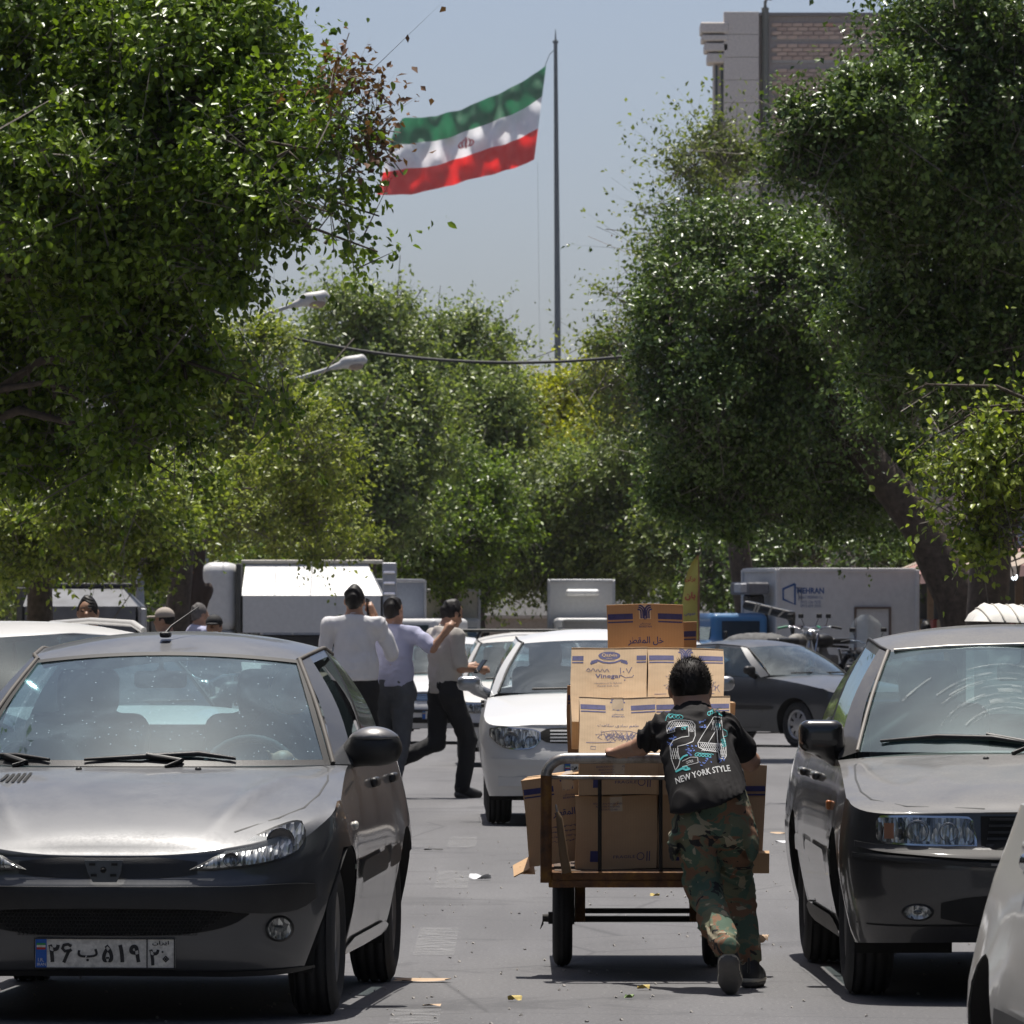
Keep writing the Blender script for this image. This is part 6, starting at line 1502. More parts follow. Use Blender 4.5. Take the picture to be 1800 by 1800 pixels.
    def lay(c, scale, lo, hi, col, seed):
        mp = N(nt, 'ShaderNodeMapping'); tc = nt.nodes.new('ShaderNodeTexCoord'); nt.links.new(tc.outputs['Object'], mp.inputs[0]); mp.inputs['Location'].default_value = (seed, seed * 2, seed * 3); mp.inputs['Scale'].default_value = (1, 1, 1.35)
        f = noise(nt, scale, 3, .55, dist=1.0, vec=mp.outputs[0]); rr = ramp(nt, f, [(lo, (0, 0, 0)), (lo + .012, (1, 1, 1))]); return mixc(nt, rr.outputs[0], c, col)
    c = lay(base, 8.5, .50, .5, (.070, .115, .078), 3.1); c = lay(c, 8.5, .55, .5, (.19, .10, .056), 7.7); c = lay(c, 9.5, .585, .5, (.016, .016, .016), 12.3); c = lay(c, 10, .60, .5, (.32, .28, .19), 21.9)
    nt.links.new(c, b.inputs['Base Color']); bump(nt, b, noise(nt, 30, 4), .3); CA = m
    q = SDF(); q.chain([pel + (-.040, .03, .09), pel + (-.042, -.004, .03), hpl + (0, -.010, -.03)], [.076, .088, .092], .05); q.chain([pel + (.034, .03, .09), pel + (.036, -.004, .03), hpr + (0, -.010, -.03)], [.076, .088, .092], .05)
    q.chain([hpl + (0, -.01, -.02), knl + (0, -.005, .03), knl + (.01, -.04, -.03), (anl + knl) * .5 + (.0, -.01, -.01), anl + (0, -.01, .02)], [.090, .070, .066, .060, .052], .03)
    q.chain([hpr + (0, -.01, -.02), knr, (anr + knr) * .5, anr + (0, 0, .02)], [.090, .070, .062, .054], .03)
    q.ell(hpr + (.085, -.03, -.10), (.022, .05, .075), .02); q.ell(hpl + (-.085, -.03, -.10), (.022, .05, .075), .02)
    q.warp(folds(.016, 32, (.25, .1, .96), 14, .9)); q.warp(folds(.009, 52, (.5, .3, .8), 15, .7)); q.cut(pel + (0, .0, .15), (0, 0, 1))
    q.build('trousers', CA, t, .0095)
    # shoes: left foot on its toe, right foot flat
    SH = mat('shoe_black', (.020, .020, .021), .6); SO = mat('shoe_sole', (.10, .095, .09), .7); SW = mat('shoe_welt', (.50, .46, .38), .7)
    toe = np.array(L(.862, 28.66 + .06, .022)); heel = anl + (.008, -.045, -.045)
    def shoe(toe, heel, up):
        sh = thing('shoe', '', ''); del sh['label'], sh['category']; sh.parent = t
        ax = (toe - heel); ln = np.linalg.norm(ax); ax = ax / ln; up = np.array(up, float); up -= ax * (up @ ax); up /= np.linalg.norm(up)
        m1, m2 = heel + ax * ln * .35, heel + ax * ln * .72
        q = SDF(); q.cone(heel + up * .04, m1 + up * .045, .038, .04, .03); q.cone(m1 + up * .04, m2 + up * .03, .04, .041, .03); q.cone(m2 + up * .028, toe + up * .02, .041, .032, .03); q.cone(heel + up * .05 + ax * .01, heel + up * .095 + ax * .02, .036, .036, .02); q.cut(heel + up * .012, -up); q.build('upper', SH, sh, .008)
        q = SDF(); q.cone(heel + up * .022, m1 + up * .022, .043, .038, .02); q.cone(m1 + up * .022, m2 + up * .022, .038, .046, .02); q.cone(m2 + up * .022, toe + up * .02, .046, .036, .02); q.cut(heel - up * .012, -up); q.cut(heel + up * .014, up); q.warp(lambda X: .0012 * np.sin((X @ ax) * 420)); q.build('sole', SO, sh, .007)
        q = SDF(); q.cone(heel + up * .02, m1 + up * .02, .0425, .038, .02); q.cone(m1 + up * .02, m2 + up * .02, .038, .0455, .02); q.cone(m2 + up * .02, toe + up * .02, .0455, .0355, .02); q.cut(heel + up * .010, -up); q.cut(heel + up * .026, up); q.build('welt', SW, sh, .006)
        q = SDF(); q.cone(heel - ax * .036 + up * .05, heel - ax * .034 + up * .105, .007, .006, .01); q.build('heel_tab', mat('heel_tab', (.03, .03, .03), .3), sh, .005)
    shoe(toe, heel, (0, .75, .6)); shoe(np.array(L(.985, 29.42, .014)), np.array(L(.955, 29.235, .014)), (0, 0, 1))
    # print on the back, laid on the cloth
    V = np.empty(len(shirt.data.vertices) * 3, np.float32); shirt.data.vertices.foreach_get('co', V); V = V.reshape(-1, 3)
    bvh = BVHTree.FromPolygons([tuple(v) for v in V], [tuple(p.vertices) for p in shirt.data.polygons])
    def drape(x, z, lift=.0025):
        hit = bvh.ray_cast(Vector((x, -2, z)), Vector((0, 1, 0)))
        if hit[0] is None: return Vector((x, .2, z))
        return hit[0] + Vector((0, -lift, 0))
    WH = mat('print_white', (.62, .62, .62), .8); TQ = mat('print_turquoise', (.07, .42, .44), .8); BL = mat('print_blue', (.09, .16, .48), .8)
    # picture coordinates: pixels of the shirt close-up (1800 px for 220 px)
    def g(p): X = 1120 + p[0] * 220 / 1800; Y = 1220 + p[1] * 220 / 1800; return (px_x(X, 29.2) - O.x, EYE + (HZ - Y) * 29.2 / FPX)
    def fine(pts, n=4):
        o = []
        for a, b_ in zip(pts[:-1], pts[1:]): o += [(a[0] + (b_[0] - a[0]) * i / n, a[1] + (b_[1] - a[1]) * i / n) for i in range(n)]
        return o + [pts[-1]]
    def curve(k, pts, w): k.line(fine([g(p) for p in pts]), w)
    k = Ink(); lw = .0026
    two = [(440, 570), (430, 470), (480, 400), (560, 378), (700, 378), (800, 395), (835, 440), (835, 600), (800, 680), (700, 720), (580, 750), (585, 850), (610, 950), (590, 1020), (545, 1090), (500, 960), (480, 860), (475, 740), (520, 670), (640, 620), (745, 605), (740, 455), (560, 470), (540, 500), (545, 540), (440, 570)]
    four = [(1110, 330), (1220, 340), (1240, 600), (1275, 740), (1275, 880), (1245, 930), (1170, 910), (1165, 830), (960, 800), (880, 760), (870, 700), (960, 560), (1040, 440), (1110, 330)]
    curve(k, two, lw); curve(k, four, lw); curve(k, [(1150, 500), (1020, 700), (1160, 715), (1150, 500)], lw); curve(k, [(880, 690), (1200, 720), (1240, 740)], lw * .8)
    r2 = random.Random(2)
    def hatch(poly, n, lw2):
        for i in range(n):
            x0 = poly[0] + (poly[2] - poly[0]) * i / n; curve(k, [(x0, poly[1]), (x0 + 40, poly[3])], lw2); curve(k, [(x0 + 40, poly[1]), (x0, poly[3])], lw2)
    hatch((450, 400, 800, 460), 11, .0016); hatch((745, 460, 820, 545), 3, .0016); hatch((440, 460, 530, 540), 3, .0016); hatch((485, 780, 580, 930), 3, .0018); hatch((900, 705, 1230, 760), 11, .0016); hatch((920, 765, 1180, 815), 8, .0016); hatch((1075, 380, 1200, 520), 4, .0016); hatch((1180, 760, 1260, 900), 3, .0018)
    v, f = text_mesh('NEW YORK STYLE', 1.0, None, .012, 1)
    a, b_ = np.array(g((540, 1230))), np.array(g((1320, 1040))); L_ = np.linalg.norm(b_ - a); ang = math.atan2(b_[1] - a[1], b_[0] - a[0])
    v = np.array(v) * L_; v[:, 1] *= 1.25; v[:, 1] += .010 * (1 - (v[:, 0] / (L_ / 2)) ** 2) - .004; k.put((v, f), (a + b_) / 2, ang)
    k.put(text_mesh('CATRIA', .030, .0115, .0, 1), g((745, 965)), R(16)); curve(k, [(640, 960), (760, 900), (860, 900), (865, 975), (730, 1010), (640, 1035)], .0016)
    k.lay('print_white', lambda x, z: drape(x, z, .003), WH, shirt)
    k = Ink()
    def curls(c, n, dx, dy, rad, lw2=.0022):
        pts = []
        for i in range(int(n * 12)): u = i / 12; pts.append((c[0] + dx * u + rad * math.cos(u * 6.28), c[1] + dy * u + rad * .8 * math.sin(u * 6.28)))
        k.line([g(p) for p in pts], lw2)
    curls((480, 320), 3.5, 50, 4, 34); curls((1030, 290), 4, 40, -18, 30); curls((1160, 440), 2, 10, 14, 30); curls((830, 860), 5, 48, 4, 30); curls((1235, 640), 3, 6, 40, 28); curls((640, 500), 2, 40, -8, 20)
    curve(k, [(420, 390), (440, 330), (480, 290)], .002); curve(k, [(1150, 250), (1190, 290), (1240, 320)], .005); curve(k, [(1230, 500), (1300, 540), (1300, 600), (1240, 620)], .0022); curve(k, [(610, 940), (660, 890), (720, 870)], .006); curve(k, [(545, 1110), (640, 1060), (690, 1080), (750, 1060)], .008); curve(k, [(640, 1050), (700, 1030), (740, 1080)], .006)
    k.lay('print_turquoise', lambda x, z: drape(x, z, .0036), TQ, shirt)
    k = Ink()
    for (cx, cy, n, s_) in ((930, 400, 6, 40), (950, 470, 7, 45), (530, 630, 8, 55), (470, 720, 5, 35), (760, 780, 12, 75), (740, 850, 6, 40), (1010, 930, 8, 50), (1200, 945, 7, 50), (500, 500, 6, 45), (930, 990, 4, 40)):
        for j in range(n): a = r2.uniform(0, 6.28); x, y = cx + r2.uniform(-s_, s_), cy + r2.uniform(-s_, s_) * .6; curve(k, [(x, y), (x + 30 * math.cos(a), y + 22 * math.sin(a))], r2.uniform(.0018, .0042))
    k.lay('print_blue', lambda x, z: drape(x, z, .0032), BL, shirt)
boy()
# ================================================================== OTHER TRAFFIC
WHITE = paint('white_paint', (.62, .62, .62), 0, .35, .16, (.45, .42, .38), .5); WHITE2 = paint('offwhite_paint', (.56, .55, .53), 0, .4, .25, (.42, .39, .35), .4)
SILVER = paint('silver_beige_paint', (.62, .605, .58), .1, .3, .12, (.42, .40, .37), .7); DGREY = paint('graphite_paint', (.045, .05, .058), .2, .3, .22, (.28, .27, .26), .6)
BLACKC = paint('black_gloss_paint', (.010, .010, .012), 0, .2, .15, (.2, .19, .18), .8); BLUEC = paint('pickup_blue_paint', (.05, .20, .42), 0, .35, .25, (.35, .34, .32), .4)
G_FAR = glass('car_glass', (.55, .70, .72), .12, (.45, .50, .52), .04); G_DARK = glass('car_glass_dark', (.25, .32, .33), .08, (.3, .32, .33), .03)
def spec(kind, **o):
    k = dict(
        sedan=dict(L=4.4, w=.85, Df=.48, nf=3.8, Dr=.45, nr=4, flare=.01,
            prof=[(.15, .90), (.25, .945), (.35, .972), (.46, .992), (.58, 1.0), (.70, .99), (.82, .965), (.92, .93), (1.0, .90)],
            yf=[(.15, .14), (.24, .07), (.32, .02), (.42, .0), (.52, .0), (.545, .05), (.60, .07), (.70, .12), (.75, .17), (.9, .3)], yr=[(.2, .12), (.35, .02), (.6, .0), (.95, .06)],
            zs=[(0, .715), (.14, .725), (.3, .765), (.6, .815), (1.0, .868), (1.4, .905), (2.5, .92), (3.6, .94), (4.4, .93)], zt=[(0, .72), (.14, .73), (.25, .785), (.5, .84), (.9, .905), (1.2, .945), (1.6, .95), (3.55, .99), (4.4, .95)],
            zb=[(0, .22), (.5, .21), (2, .20), (4.4, .25)], wheels=(.82, 3.49), Rw=.30, Ra=.355, tw=.19, track=.815, segs=SEG, ycowl=1.5, ydash=1.24, yback=3.5, kx=2.4,
            base=[(0, 1.16, .945), (.715, 1.42, .94), (.78, 1.52, .91), (None, 2.40, None), (None, 2.48, None), (None, 3.28, None), (.62, 3.62, .975), (0, 3.74, .975)],
            roof=[(0, 1.95, 1.325), (.53, 2.03, 1.30), (.565, 2.13, 1.318), (.58, 2.5, 1.342), (.58, 2.58, 1.342), (.56, 3.02, 1.325), (.50, 3.2, 1.285), (0, 3.28, 1.315)], zroof=[(1.95, 1.325), (2.2, 1.385), (2.5, 1.405), (2.8, 1.40), (3.28, 1.315)]),
        hatch=dict(L=3.6, w=.80, Df=.42, nf=3.6, Dr=.35, nr=4, prof=[(.15, .90), (.25, .945), (.35, .972), (.46, .992), (.58, 1.0), (.70, .99), (.82, .965), (.92, .93), (1.0, .90)],
            yf=[(.15, .12), (.24, .06), (.32, .01), (.42, .0), (.52, .01), (.56, .05), (.70, .09), (.76, .14), (.9, .3)], yr=[(.2, .1), (.35, .0), (.95, .05)],
            zs=[(0, .70), (.1, .71), (.5, .79), (1.0, .87), (1.3, .91), (2.5, .925), (3.6, .93)], zt=[(0, .71), (.1, .72), (.3, .80), (.7, .88), (1.05, .93), (1.4, .94), (3.3, .95), (3.6, .95)],
            zb=[(0, .22), (3.6, .22)], wheels=(.70, 3.05), Rw=.28, Ra=.335, tw=.17, track=.765, segs=SEG, ycowl=1.38, ydash=1.1, yback=3.3, kx=2.4,
            base=[(0, 1.02, .93), (.68, 1.26, .925), (.735, 1.36, .905), (None, 2.15, None), (None, 2.22, None), (None, 2.95, None), (.62, 3.32, .95), (0, 3.42, .95)],
            roof=[(0, 1.72, 1.36), (.51, 1.80, 1.335), (.54, 1.9, 1.352), (.56, 2.3, 1.38), (.56, 2.37, 1.38), (.545, 2.85, 1.37), (.50, 3.1, 1.32), (0, 3.18, 1.35)], zroof=[(1.72, 1.36), (2.0, 1.43), (2.4, 1.455), (2.8, 1.44), (3.18, 1.35)]),
        suv=dict(L=4.5, w=.90, Df=.45, nf=3.8, Dr=.4, nr=4, prof=[(.2, .92), (.4, .98), (.6, 1.0), (.85, .985), (1.0, .95), (1.1, .92)],
            yf=[(.2, .1), (.35, .02), (.5, .0), (.6, .03), (.85, .08), (.95, .15), (1.1, .3)], zs=[(0, .90), (.1, .91), (.5, .95), (1.2, 1.02), (4.5, 1.06)], zt=[(0, .91), (.1, .92), (.3, .98), (.9, 1.05), (1.4, 1.08), (4.5, 1.08)],
            zb=[(0, .3), (4.5, .3)], wheels=(.85, 3.55), Rw=.35, Ra=.41, tw=.21, track=.86, segs=SEG, ycowl=1.5, ydash=1.25, yback=4.2, kx=2.6,
            base=[(0, 1.18, 1.065), (.75, 1.42, 1.06), (.82, 1.52, 1.03), (None, 2.4, None), (None, 2.48, None), (None, 3.5, None), (.72, 4.25, 1.07), (0, 4.32, 1.07)],
            roof=[(0, 1.85, 1.56), (.60, 1.92, 1.54), (.635, 2.02, 1.555), (.65, 2.5, 1.58), (.65, 2.58, 1.58), (.64, 3.5, 1.58), (.60, 4.0, 1.53), (0, 4.08, 1.55)], zroof=[(1.85, 1.56), (2.2, 1.62), (2.8, 1.64), (3.6, 1.63), (4.08, 1.55)]),
    )[kind]; k.update(o); return Car(**k)
def traffic_car(kind, label, X, Y, rot, pm, gm=G_FAR, rim='cover', group='cars in the traffic', rails=False, rack=False, plate=True, front='std', name='car', steer=0.0, mirrors=True, tails=True, **o):
    c = spec(kind, **o); t = thing(name, label, 'car', (X, Y, gz(Y + 1)), rot, group)
    c.shell(t, pm, 9); c.green(t, pm, gm, dict(windscreen=8, a_pillar=1, side1=4, b_pillar=1, side2=4, c_pillar=2, rear_window=8), BLACKP); c.put_wheels(t, rim, steer, 22); c.cabin(t, True, 1); edge_trim(c, t, RUBBER, RUBBER, .008)
    zl, zh = c.zs(.1) - .125, c.zs(.1) - .015; w = c.w
    for sg in (1, -1):
        if front == 'wide': head_unit(c, t, [w * .50, w * .56, w * .7, w * .84, w * .93], [zl + .02, zl - .03, zl - .045, zl - .02, zl + .05], [zh - .03, zh - .01, zh, zh + .01, zh - .005], sg, ((w * .75, zl + .03, .055), (w * .59, zl + .02, .035)))
        else: head_unit(c, t, [w * .52, w * .56, w * .7, w * .86, w * .9], [zl + .01, zl, zl, zl + .01, zl + .03], [zh - .02, zh, zh, zh, zh - .02], sg, ((w * .72, (zl + zh) / 2, .04),))
        for y in (c.ycowl + .78, c.ycowl + 1.62):
            q = SDF(); q.box((sg * (c.S(y, c.zs(y) - .08) + .012), y, c.zs(y) - .08), (.016, .085, .018), .014); q.build('door_handle', pm if pm is not WHITE else BLACKP, t, .012)
        if not mirrors: continue
        q = SDF(); q.box((sg * (w + .08), c.ycowl + .08, c.zs(1.5) + .10), (.09, .05, .055), .045, .03); q.cone((sg * (w + .03), c.ycowl + .1, c.zs(1.5) + .05), (sg * (w - .06), c.ycowl + .12, c.zs(1.5) + .02), .04, .045, .04); q.cut((0, c.ycowl + .125, 0), (0, 1, 0)); q.build('door_mirror', mat('mirror_chrome_dull', (.30, .31, .33), .25, .6) if front == 'wide' else pm if pm is SILVER else BLACKP, t, .014)
    c.patch('grille', [0, w * .25, w * .44, w * .5], [zl + .0, zl, zl + .005, zl + .03], [zh, zh, zh - .005, zh - .03], .004, BLACKD, t, 12, 3, sym=True)
    for k in range(4):
        z = zl + .012 + .024 * k; c.patch('grille_bar', [0, w * .2, w * .42], [z] * 3, [z + .011] * 3, .010, pm if front == 'wide' else CHROME, t, 8, 1, thick=.008, sym=True)
    c.patch('bumper_strip', [0, w * .3, w * .6, w * .85, w * .95], [.43, .43, .435, .44, .45], [.475, .475, .48, .485, .485], .014, pm if front == 'wide' else BLACKP, t, 20, 3, thick=.02, sym=True)
    c.patch('lower_intake', [0, w * .3, w * .55, w * .6], [.29, .29, .295, .31], [.37, .37, .365, .35], .004, BLACKD, t, 12, 2, sym=True)
    for sg in (1, -1):
        mb = MB(); mb.box((0, 0, 0), (.22, .01, .07), bev=.003); o_ = mb.build('fog_panel' if front == 'wide' else 'fog_light', pm if front == 'wide' else LENS, t); o_.location = (sg * w * .74, c.F(w * .74, .32, .006), .32); o_.rotation_euler = (0, 0, sg * R(24))
        c.side_line([(c.ycowl - .02, c.zs(1.4) - .05), (c.ycowl - .08, .5), (c.ycowl, .26), (c.ycowl + .86, .25), (c.ycowl + .9, c.zs(2.3) - .01)], .008, RUBBER, 'door_gap', t, sides=(sg,))
        c.side_patch('side_moulding', [c.wheels[0] + c.Ra + .05, c.wheels[0] + c.Ra + .1, c.wheels[1] - c.Ra - .05], [.50, .49, .50], [.54, .55, .55], .014, BLACKP, t, sides=(sg,))
        # tail lamps and rear bumper line
        if not tails: continue
        zt_ = c.zs(c.L); mb = MB(); X_ = np.linspace(w * .62, w * .95, 8); mb.grid([[Vector((sg * x, c.Bk(x, z) + .006, z)) for z in (zt_ - .20, zt_ - .12, zt_ - .03)] for x in X_], flip=sg > 0); mb.build('tail_light', REDL, t)
    # wipers
    bz = c.base[0]
    for x0 in (-.25, .25):
        mb = MB(); mb.tube([(x0 - .22, bz[1] + .02 + .08, bz[2] + .025), (x0, bz[1] + .03, bz[2] + .03), (x0 + .25, bz[1] + .10, bz[2] + .03)], .010, 5); mb.build('wiper', BLACKP, t)
    if plate: number_plate(t, c.F(0, .40) - .02, .40, 0, 1.0, text=Y < 60)
    if rails:
        for sg in (1, -1):
            x = sg * (c.roof[3][0] - .03); mb = MB(); mb.tube([(x, c.roof[2][1] + .05, c.roof[2][2] + .03), (x, c.roof[2][1] + .2, c.zr(2.4) - .01), (x, c.roof[4][1] + .3, c.zr(2.8)), (x, c.roof[5][1] - .02, c.zr(3.2) - .02), (x, c.roof[5][1] + .2, c.roof[5][2])], .022, 8); mb.build('roof_rail', SILVER, t)
    if rack:
        rk = thing('roof_rack', '', ''); del rk['label'], rk['category']; rk.parent = t
        z = c.zr(2.4) + .02
        for y in (c.roof[2][1] + .1, c.roof[4][1] + .1, c.roof[5][1] - .05):
            mb = MB(); mb.tube([(-.82, y, z), (.82, y, z)], .018, 6); mb.build('cross_bar', BLACKP, rk)
            for sg in (1, -1): mb = MB(); mb.tube([(sg * .5, y, z), (sg * .56, y, z - .09)], .015, 6); mb.build('foot', BLACKP, rk)
        for sg in (1, -1): mb = MB(); mb.tube([(sg * .8, c.roof[2][1] + .1, z + .01), (sg * .8, c.roof[5][1] - .05, z + .01)], .014, 6); mb.build('side_bar', BLACKP, rk)
    t['_'] = 1; del t['_']
    return t, c
traffic_car('sedan', 'white sedan facing the camera behind the left end of the handcart', .63, 51.9, R(.5), WHITE, glass('pars_glass', (.60, .68, .72), .10, (.42, .46, .5), .03), front='wide')
traffic_car('hatch', 'older white car with black roof rack, half hidden behind the white sedan', .205, 78.5, R(1), WHITE2, rack=True)
traffic_car('hatch', 'white hatchback seen between the lavender and the beige pedestrians', -.95, 98, R(-2), WHITE)
traffic_car('sedan', 'dark graphite sedan turning across the street on the right of the cart', 4.86, 94.9, R(42), DGREY, rim='hole', steer=R(-4))
traffic_car('hatch', 'white car roof just left of the graphite sedan', 2.55, 106, R(8), WHITE)
traffic_car('suv', 'silver off-roader with roof rails far up the street', .58, 172, 0, WHITE2, rails=True)
traffic_car('hatch', 'small far white car beside the distant off-roader', 1.75, 178, 0, WHITE2)
traffic_car('hatch', 'black car with bright reflections beyond the graphite sedan', 4.35, 112, R(60), BLACKC, G_DARK)
traffic_car('suv', 'white estate car with silver roof rails at the left edge behind the grey hatchback', -1.74, 42, R(28), WHITE, G_DARK, rails=True, w=.84, zroof=[(1.85, 1.38), (2.2, 1.44), (2.8, 1.46), (3.6, 1.45), (4.08, 1.38)], zs=[(0, .78), (.1, .79), (.5, .85), (1.2, .93), (4.5, .98)], zt=[(0, .79), (.1, .80), (.3, .86), (.9, .94), (1.4, .97), (4.5, 1.0)],
    base=[(0, 1.18, .955), (.70, 1.42, .95), (.77, 1.52, .93), (None, 2.4, None), (None, 2.48, None), (None, 3.5, None), (.66, 4.25, .98), (0, 4.32, .98)], roof=[(0, 1.9, 1.38), (.55, 1.97, 1.355), (.58, 2.07, 1.37), (.60, 2.5, 1.39), (.60, 2.58, 1.39), (.59, 3.5, 1.39), (.55, 4.0, 1.35), (0, 4.08, 1.37)])
# pale car cut by the lower right corner, seen along its flank from the front
t_, c_ = traffic_car('hatch', 'pale silver hatchback cut off by the lower right corner, rear wing and chrome door handle', 2.12, 14.78, R(2), SILVER, group='cars in the traffic', mirrors=False, tails=False, w=.84, Dr=.42, nr=3.0, flare=.025, L=4.0, wheels=(.75, 3.25), Rw=.30, Ra=.36, track=.80,
    zs=[(0, .72), (.5, .80), (1.0, .88), (1.3, .93), (2.5, .98), (3.3, 1.02), (4.0, 1.02)], prof=[(.15, .93), (.25, .965), (.35, .985), (.48, 1.0), (.58, .995), (.70, .965), (.82, .93), (.92, .885), (1.05, .83)],
    zt=[(0, .73), (.3, .82), (.7, .90), (1.05, .95), (1.4, .96), (3.3, 1.03), (4.0, 1.03)], base=[(0, 1.02, .95), (.66, 1.26, .95), (.70, 1.36, .93), (None, 2.15, None), (None, 2.22, None), (None, 3.0, None), (.60, 3.55, 1.02), (0, 3.68, 1.02)], yback=3.45)
for sg in (1, -1):
    y = 2.78; q = SDF(); q.box((sg * (c_.S(y, .90) + .02), y, .90), (.012, .095, .018), .012); q.cone((sg * (c_.S(y, .90) + .0), y + .09, .90), (sg * (c_.S(y, .90) + .022), y + .09, .90), .022, .018); q.build('chrome_handle', CHROME, t_, .008)
    mb = MB(); mb.grid([[Vector((sg * (c_.S(yy, z) + .006), yy, z)) for z in (.89, .93, .97, 1.0)] for yy in np.linspace(3.78, 3.93, 10)], flip=sg < 0); mb.build('tail_light', mat('tail_pink', (.50, .16, .14), .2), t_)

# ------------------------------------------------------------------ trucks and box bodies
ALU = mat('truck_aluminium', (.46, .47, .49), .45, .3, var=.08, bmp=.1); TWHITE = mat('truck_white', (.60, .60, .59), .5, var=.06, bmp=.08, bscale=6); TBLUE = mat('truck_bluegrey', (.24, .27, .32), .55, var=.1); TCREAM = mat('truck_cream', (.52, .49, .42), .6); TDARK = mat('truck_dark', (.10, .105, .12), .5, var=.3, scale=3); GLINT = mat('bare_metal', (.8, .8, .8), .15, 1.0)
def wheel_simple(t, x, y, r=.36, w=.22):
    o = thing('wheel', '', ''); del o['label'], o['category']; o.parent = t; o.location = (x, y, r)
    mb = MB(); h = w / 2; mb.lathe([(-h, r * .6), (-h, r * .9), (-h + .03, r), (h - .03, r), (h, r * .9), (h, r * .6)], 20, 'x'); mb.build('tyre', TYRE, o); mb = MB(); mb.lathe([(-h + .01, r * .6), (-.02, r * .5), (-.04, .01)], 16, 'x'); mb.lathe([(h - .01, r * .6), (.02, r * .5), (.04, .01)], 16, 'x'); mb.build('rim', RIMD, o)
def cab(t, y0, w, m, zf=.55, h=1.35, L=1.5, gm=G_FAR, sgn=1):
    """small truck cab, nose towards -y * sgn from y0"""
    q = SDF(); q.box((0, y0 - sgn * L * .5, zf + h * .32), (w / 2, L / 2, h * .34), .08, .05); q.box((0, y0 - sgn * L * .38, zf + h * .72), (w / 2 - .06, L * .36, h * .30), .10, .12); q.build('cab', m, t, .045)
    y = y0 - sgn * (L * .745)
    MB().box((0, y, zf + h * .76), (w * .80, .02, h * .36), Euler((R(8) * -sgn, 0, 0)).to_matrix()).build('windscreen', G_DARK, t)
    for sx in (1, -1):
        MB().box((sx * (w / 2 - .055), y0 - sgn * L * .38, zf + h * .76), (.02, L * .48, h * .32)).build('side_window', G_DARK, t)
        MB().box((sx * w * .36, y0 - sgn * (L * 1.0 + .005), zf + .25), (w * .16, .03, .14), bev=.01).build('headlight', LENS, t)
        MB().box((sx * (w / 2 + .12), y0 - sgn * L * .62, zf + h * .72), (.14, .05, .22), bev=.02).build('door_mirror', BLACKP, t)
        wheel_simple(t, sx * (w / 2 - .12), y0 - sgn * L * .55, .33, .2)
    MB().box((0, y0 - sgn * (L + .02), zf - .02), (w, .12, .18), bev=.02).build('bumper', BLACKP, t); MB().box((0, y0 - sgn * (L + .01), zf + .25), (w * .5, .03, .12)).build('grille', BLACKD, t)
def box_truck(label, X, Y, rot, w, L, z0, z1, m, cabm, trim=ALU, group='trucks along the street', sgn=1, wheels=True, ribs=0):
    """box body from y=0 to L, cab ahead of y=0 when sgn=1"""
    t = thing('box_truck', label, 'truck', (X, Y, gz(Y)), rot, group)
    MB().box((0, L / 2, (z0 + z1) / 2), (w, L, z1 - z0), bev=.012).build('box_body', m, t)
    for sx in (1, -1):
        for (yy, nm) in ((0, 'corner_post'), (L, 'corner_post')): MB().box((sx * (w / 2 - .01), yy, (z0 + z1) / 2), (.07, .07, z1 - z0 + .02), bev=.008).build(nm, trim, t)
        for zz in (z0, z1): MB().box((sx * (w / 2 - .01), L / 2, zz), (.065, L - .075, .07), bev=.008).build('edge_rail', trim, t)
        for k in range(ribs): MB().box((sx * (w / 2 + .004), L * (k + 1) / (ribs + 1), (z0 + z1) / 2), (.02, .04, z1 - z0 - .1)).build('rib', trim, t)
    for yy in (0, L):
        for zz in (z0, z1): MB().box((0, yy, zz), (w - .09, .065, .07), bev=.008).build('end_rail', trim, t)
    MB().box((0, L / 2, z1 + .03), (w - .08, L - .08, .03)).build('roof_sheet', trim, t)
    for sx in (1, -1): MB().box((sx * .4, L / 2 - .3, z0 - .16), (.10, L + 1.2, .16)).build('chassis_rail', BLACKD, t)
    yr = L + .012 if sgn > 0 else -.012
    for sx in (1, -1):
        MB().box((sx * w * .25, yr, (z0 + z1) / 2), (w * .47, .02, z1 - z0 - .14)).build('rear_door', m, t)
        MB().tube([(sx * .06, yr + .03 * sgn, z0 + .1), (sx * .06, yr + .03 * sgn, z1 - .1)], .014, 6).build('lock_bar', trim, t)
    cab(t, -.08 if sgn > 0 else L + .08, w * .92, cabm, .5, 1.4, 1.45, sgn=sgn)
    if wheels:
        for sx in (1, -1): wheel_simple(t, sx * (w / 2 - .16), L * .72 if sgn > 0 else L * .28, .36, .24)
    return t
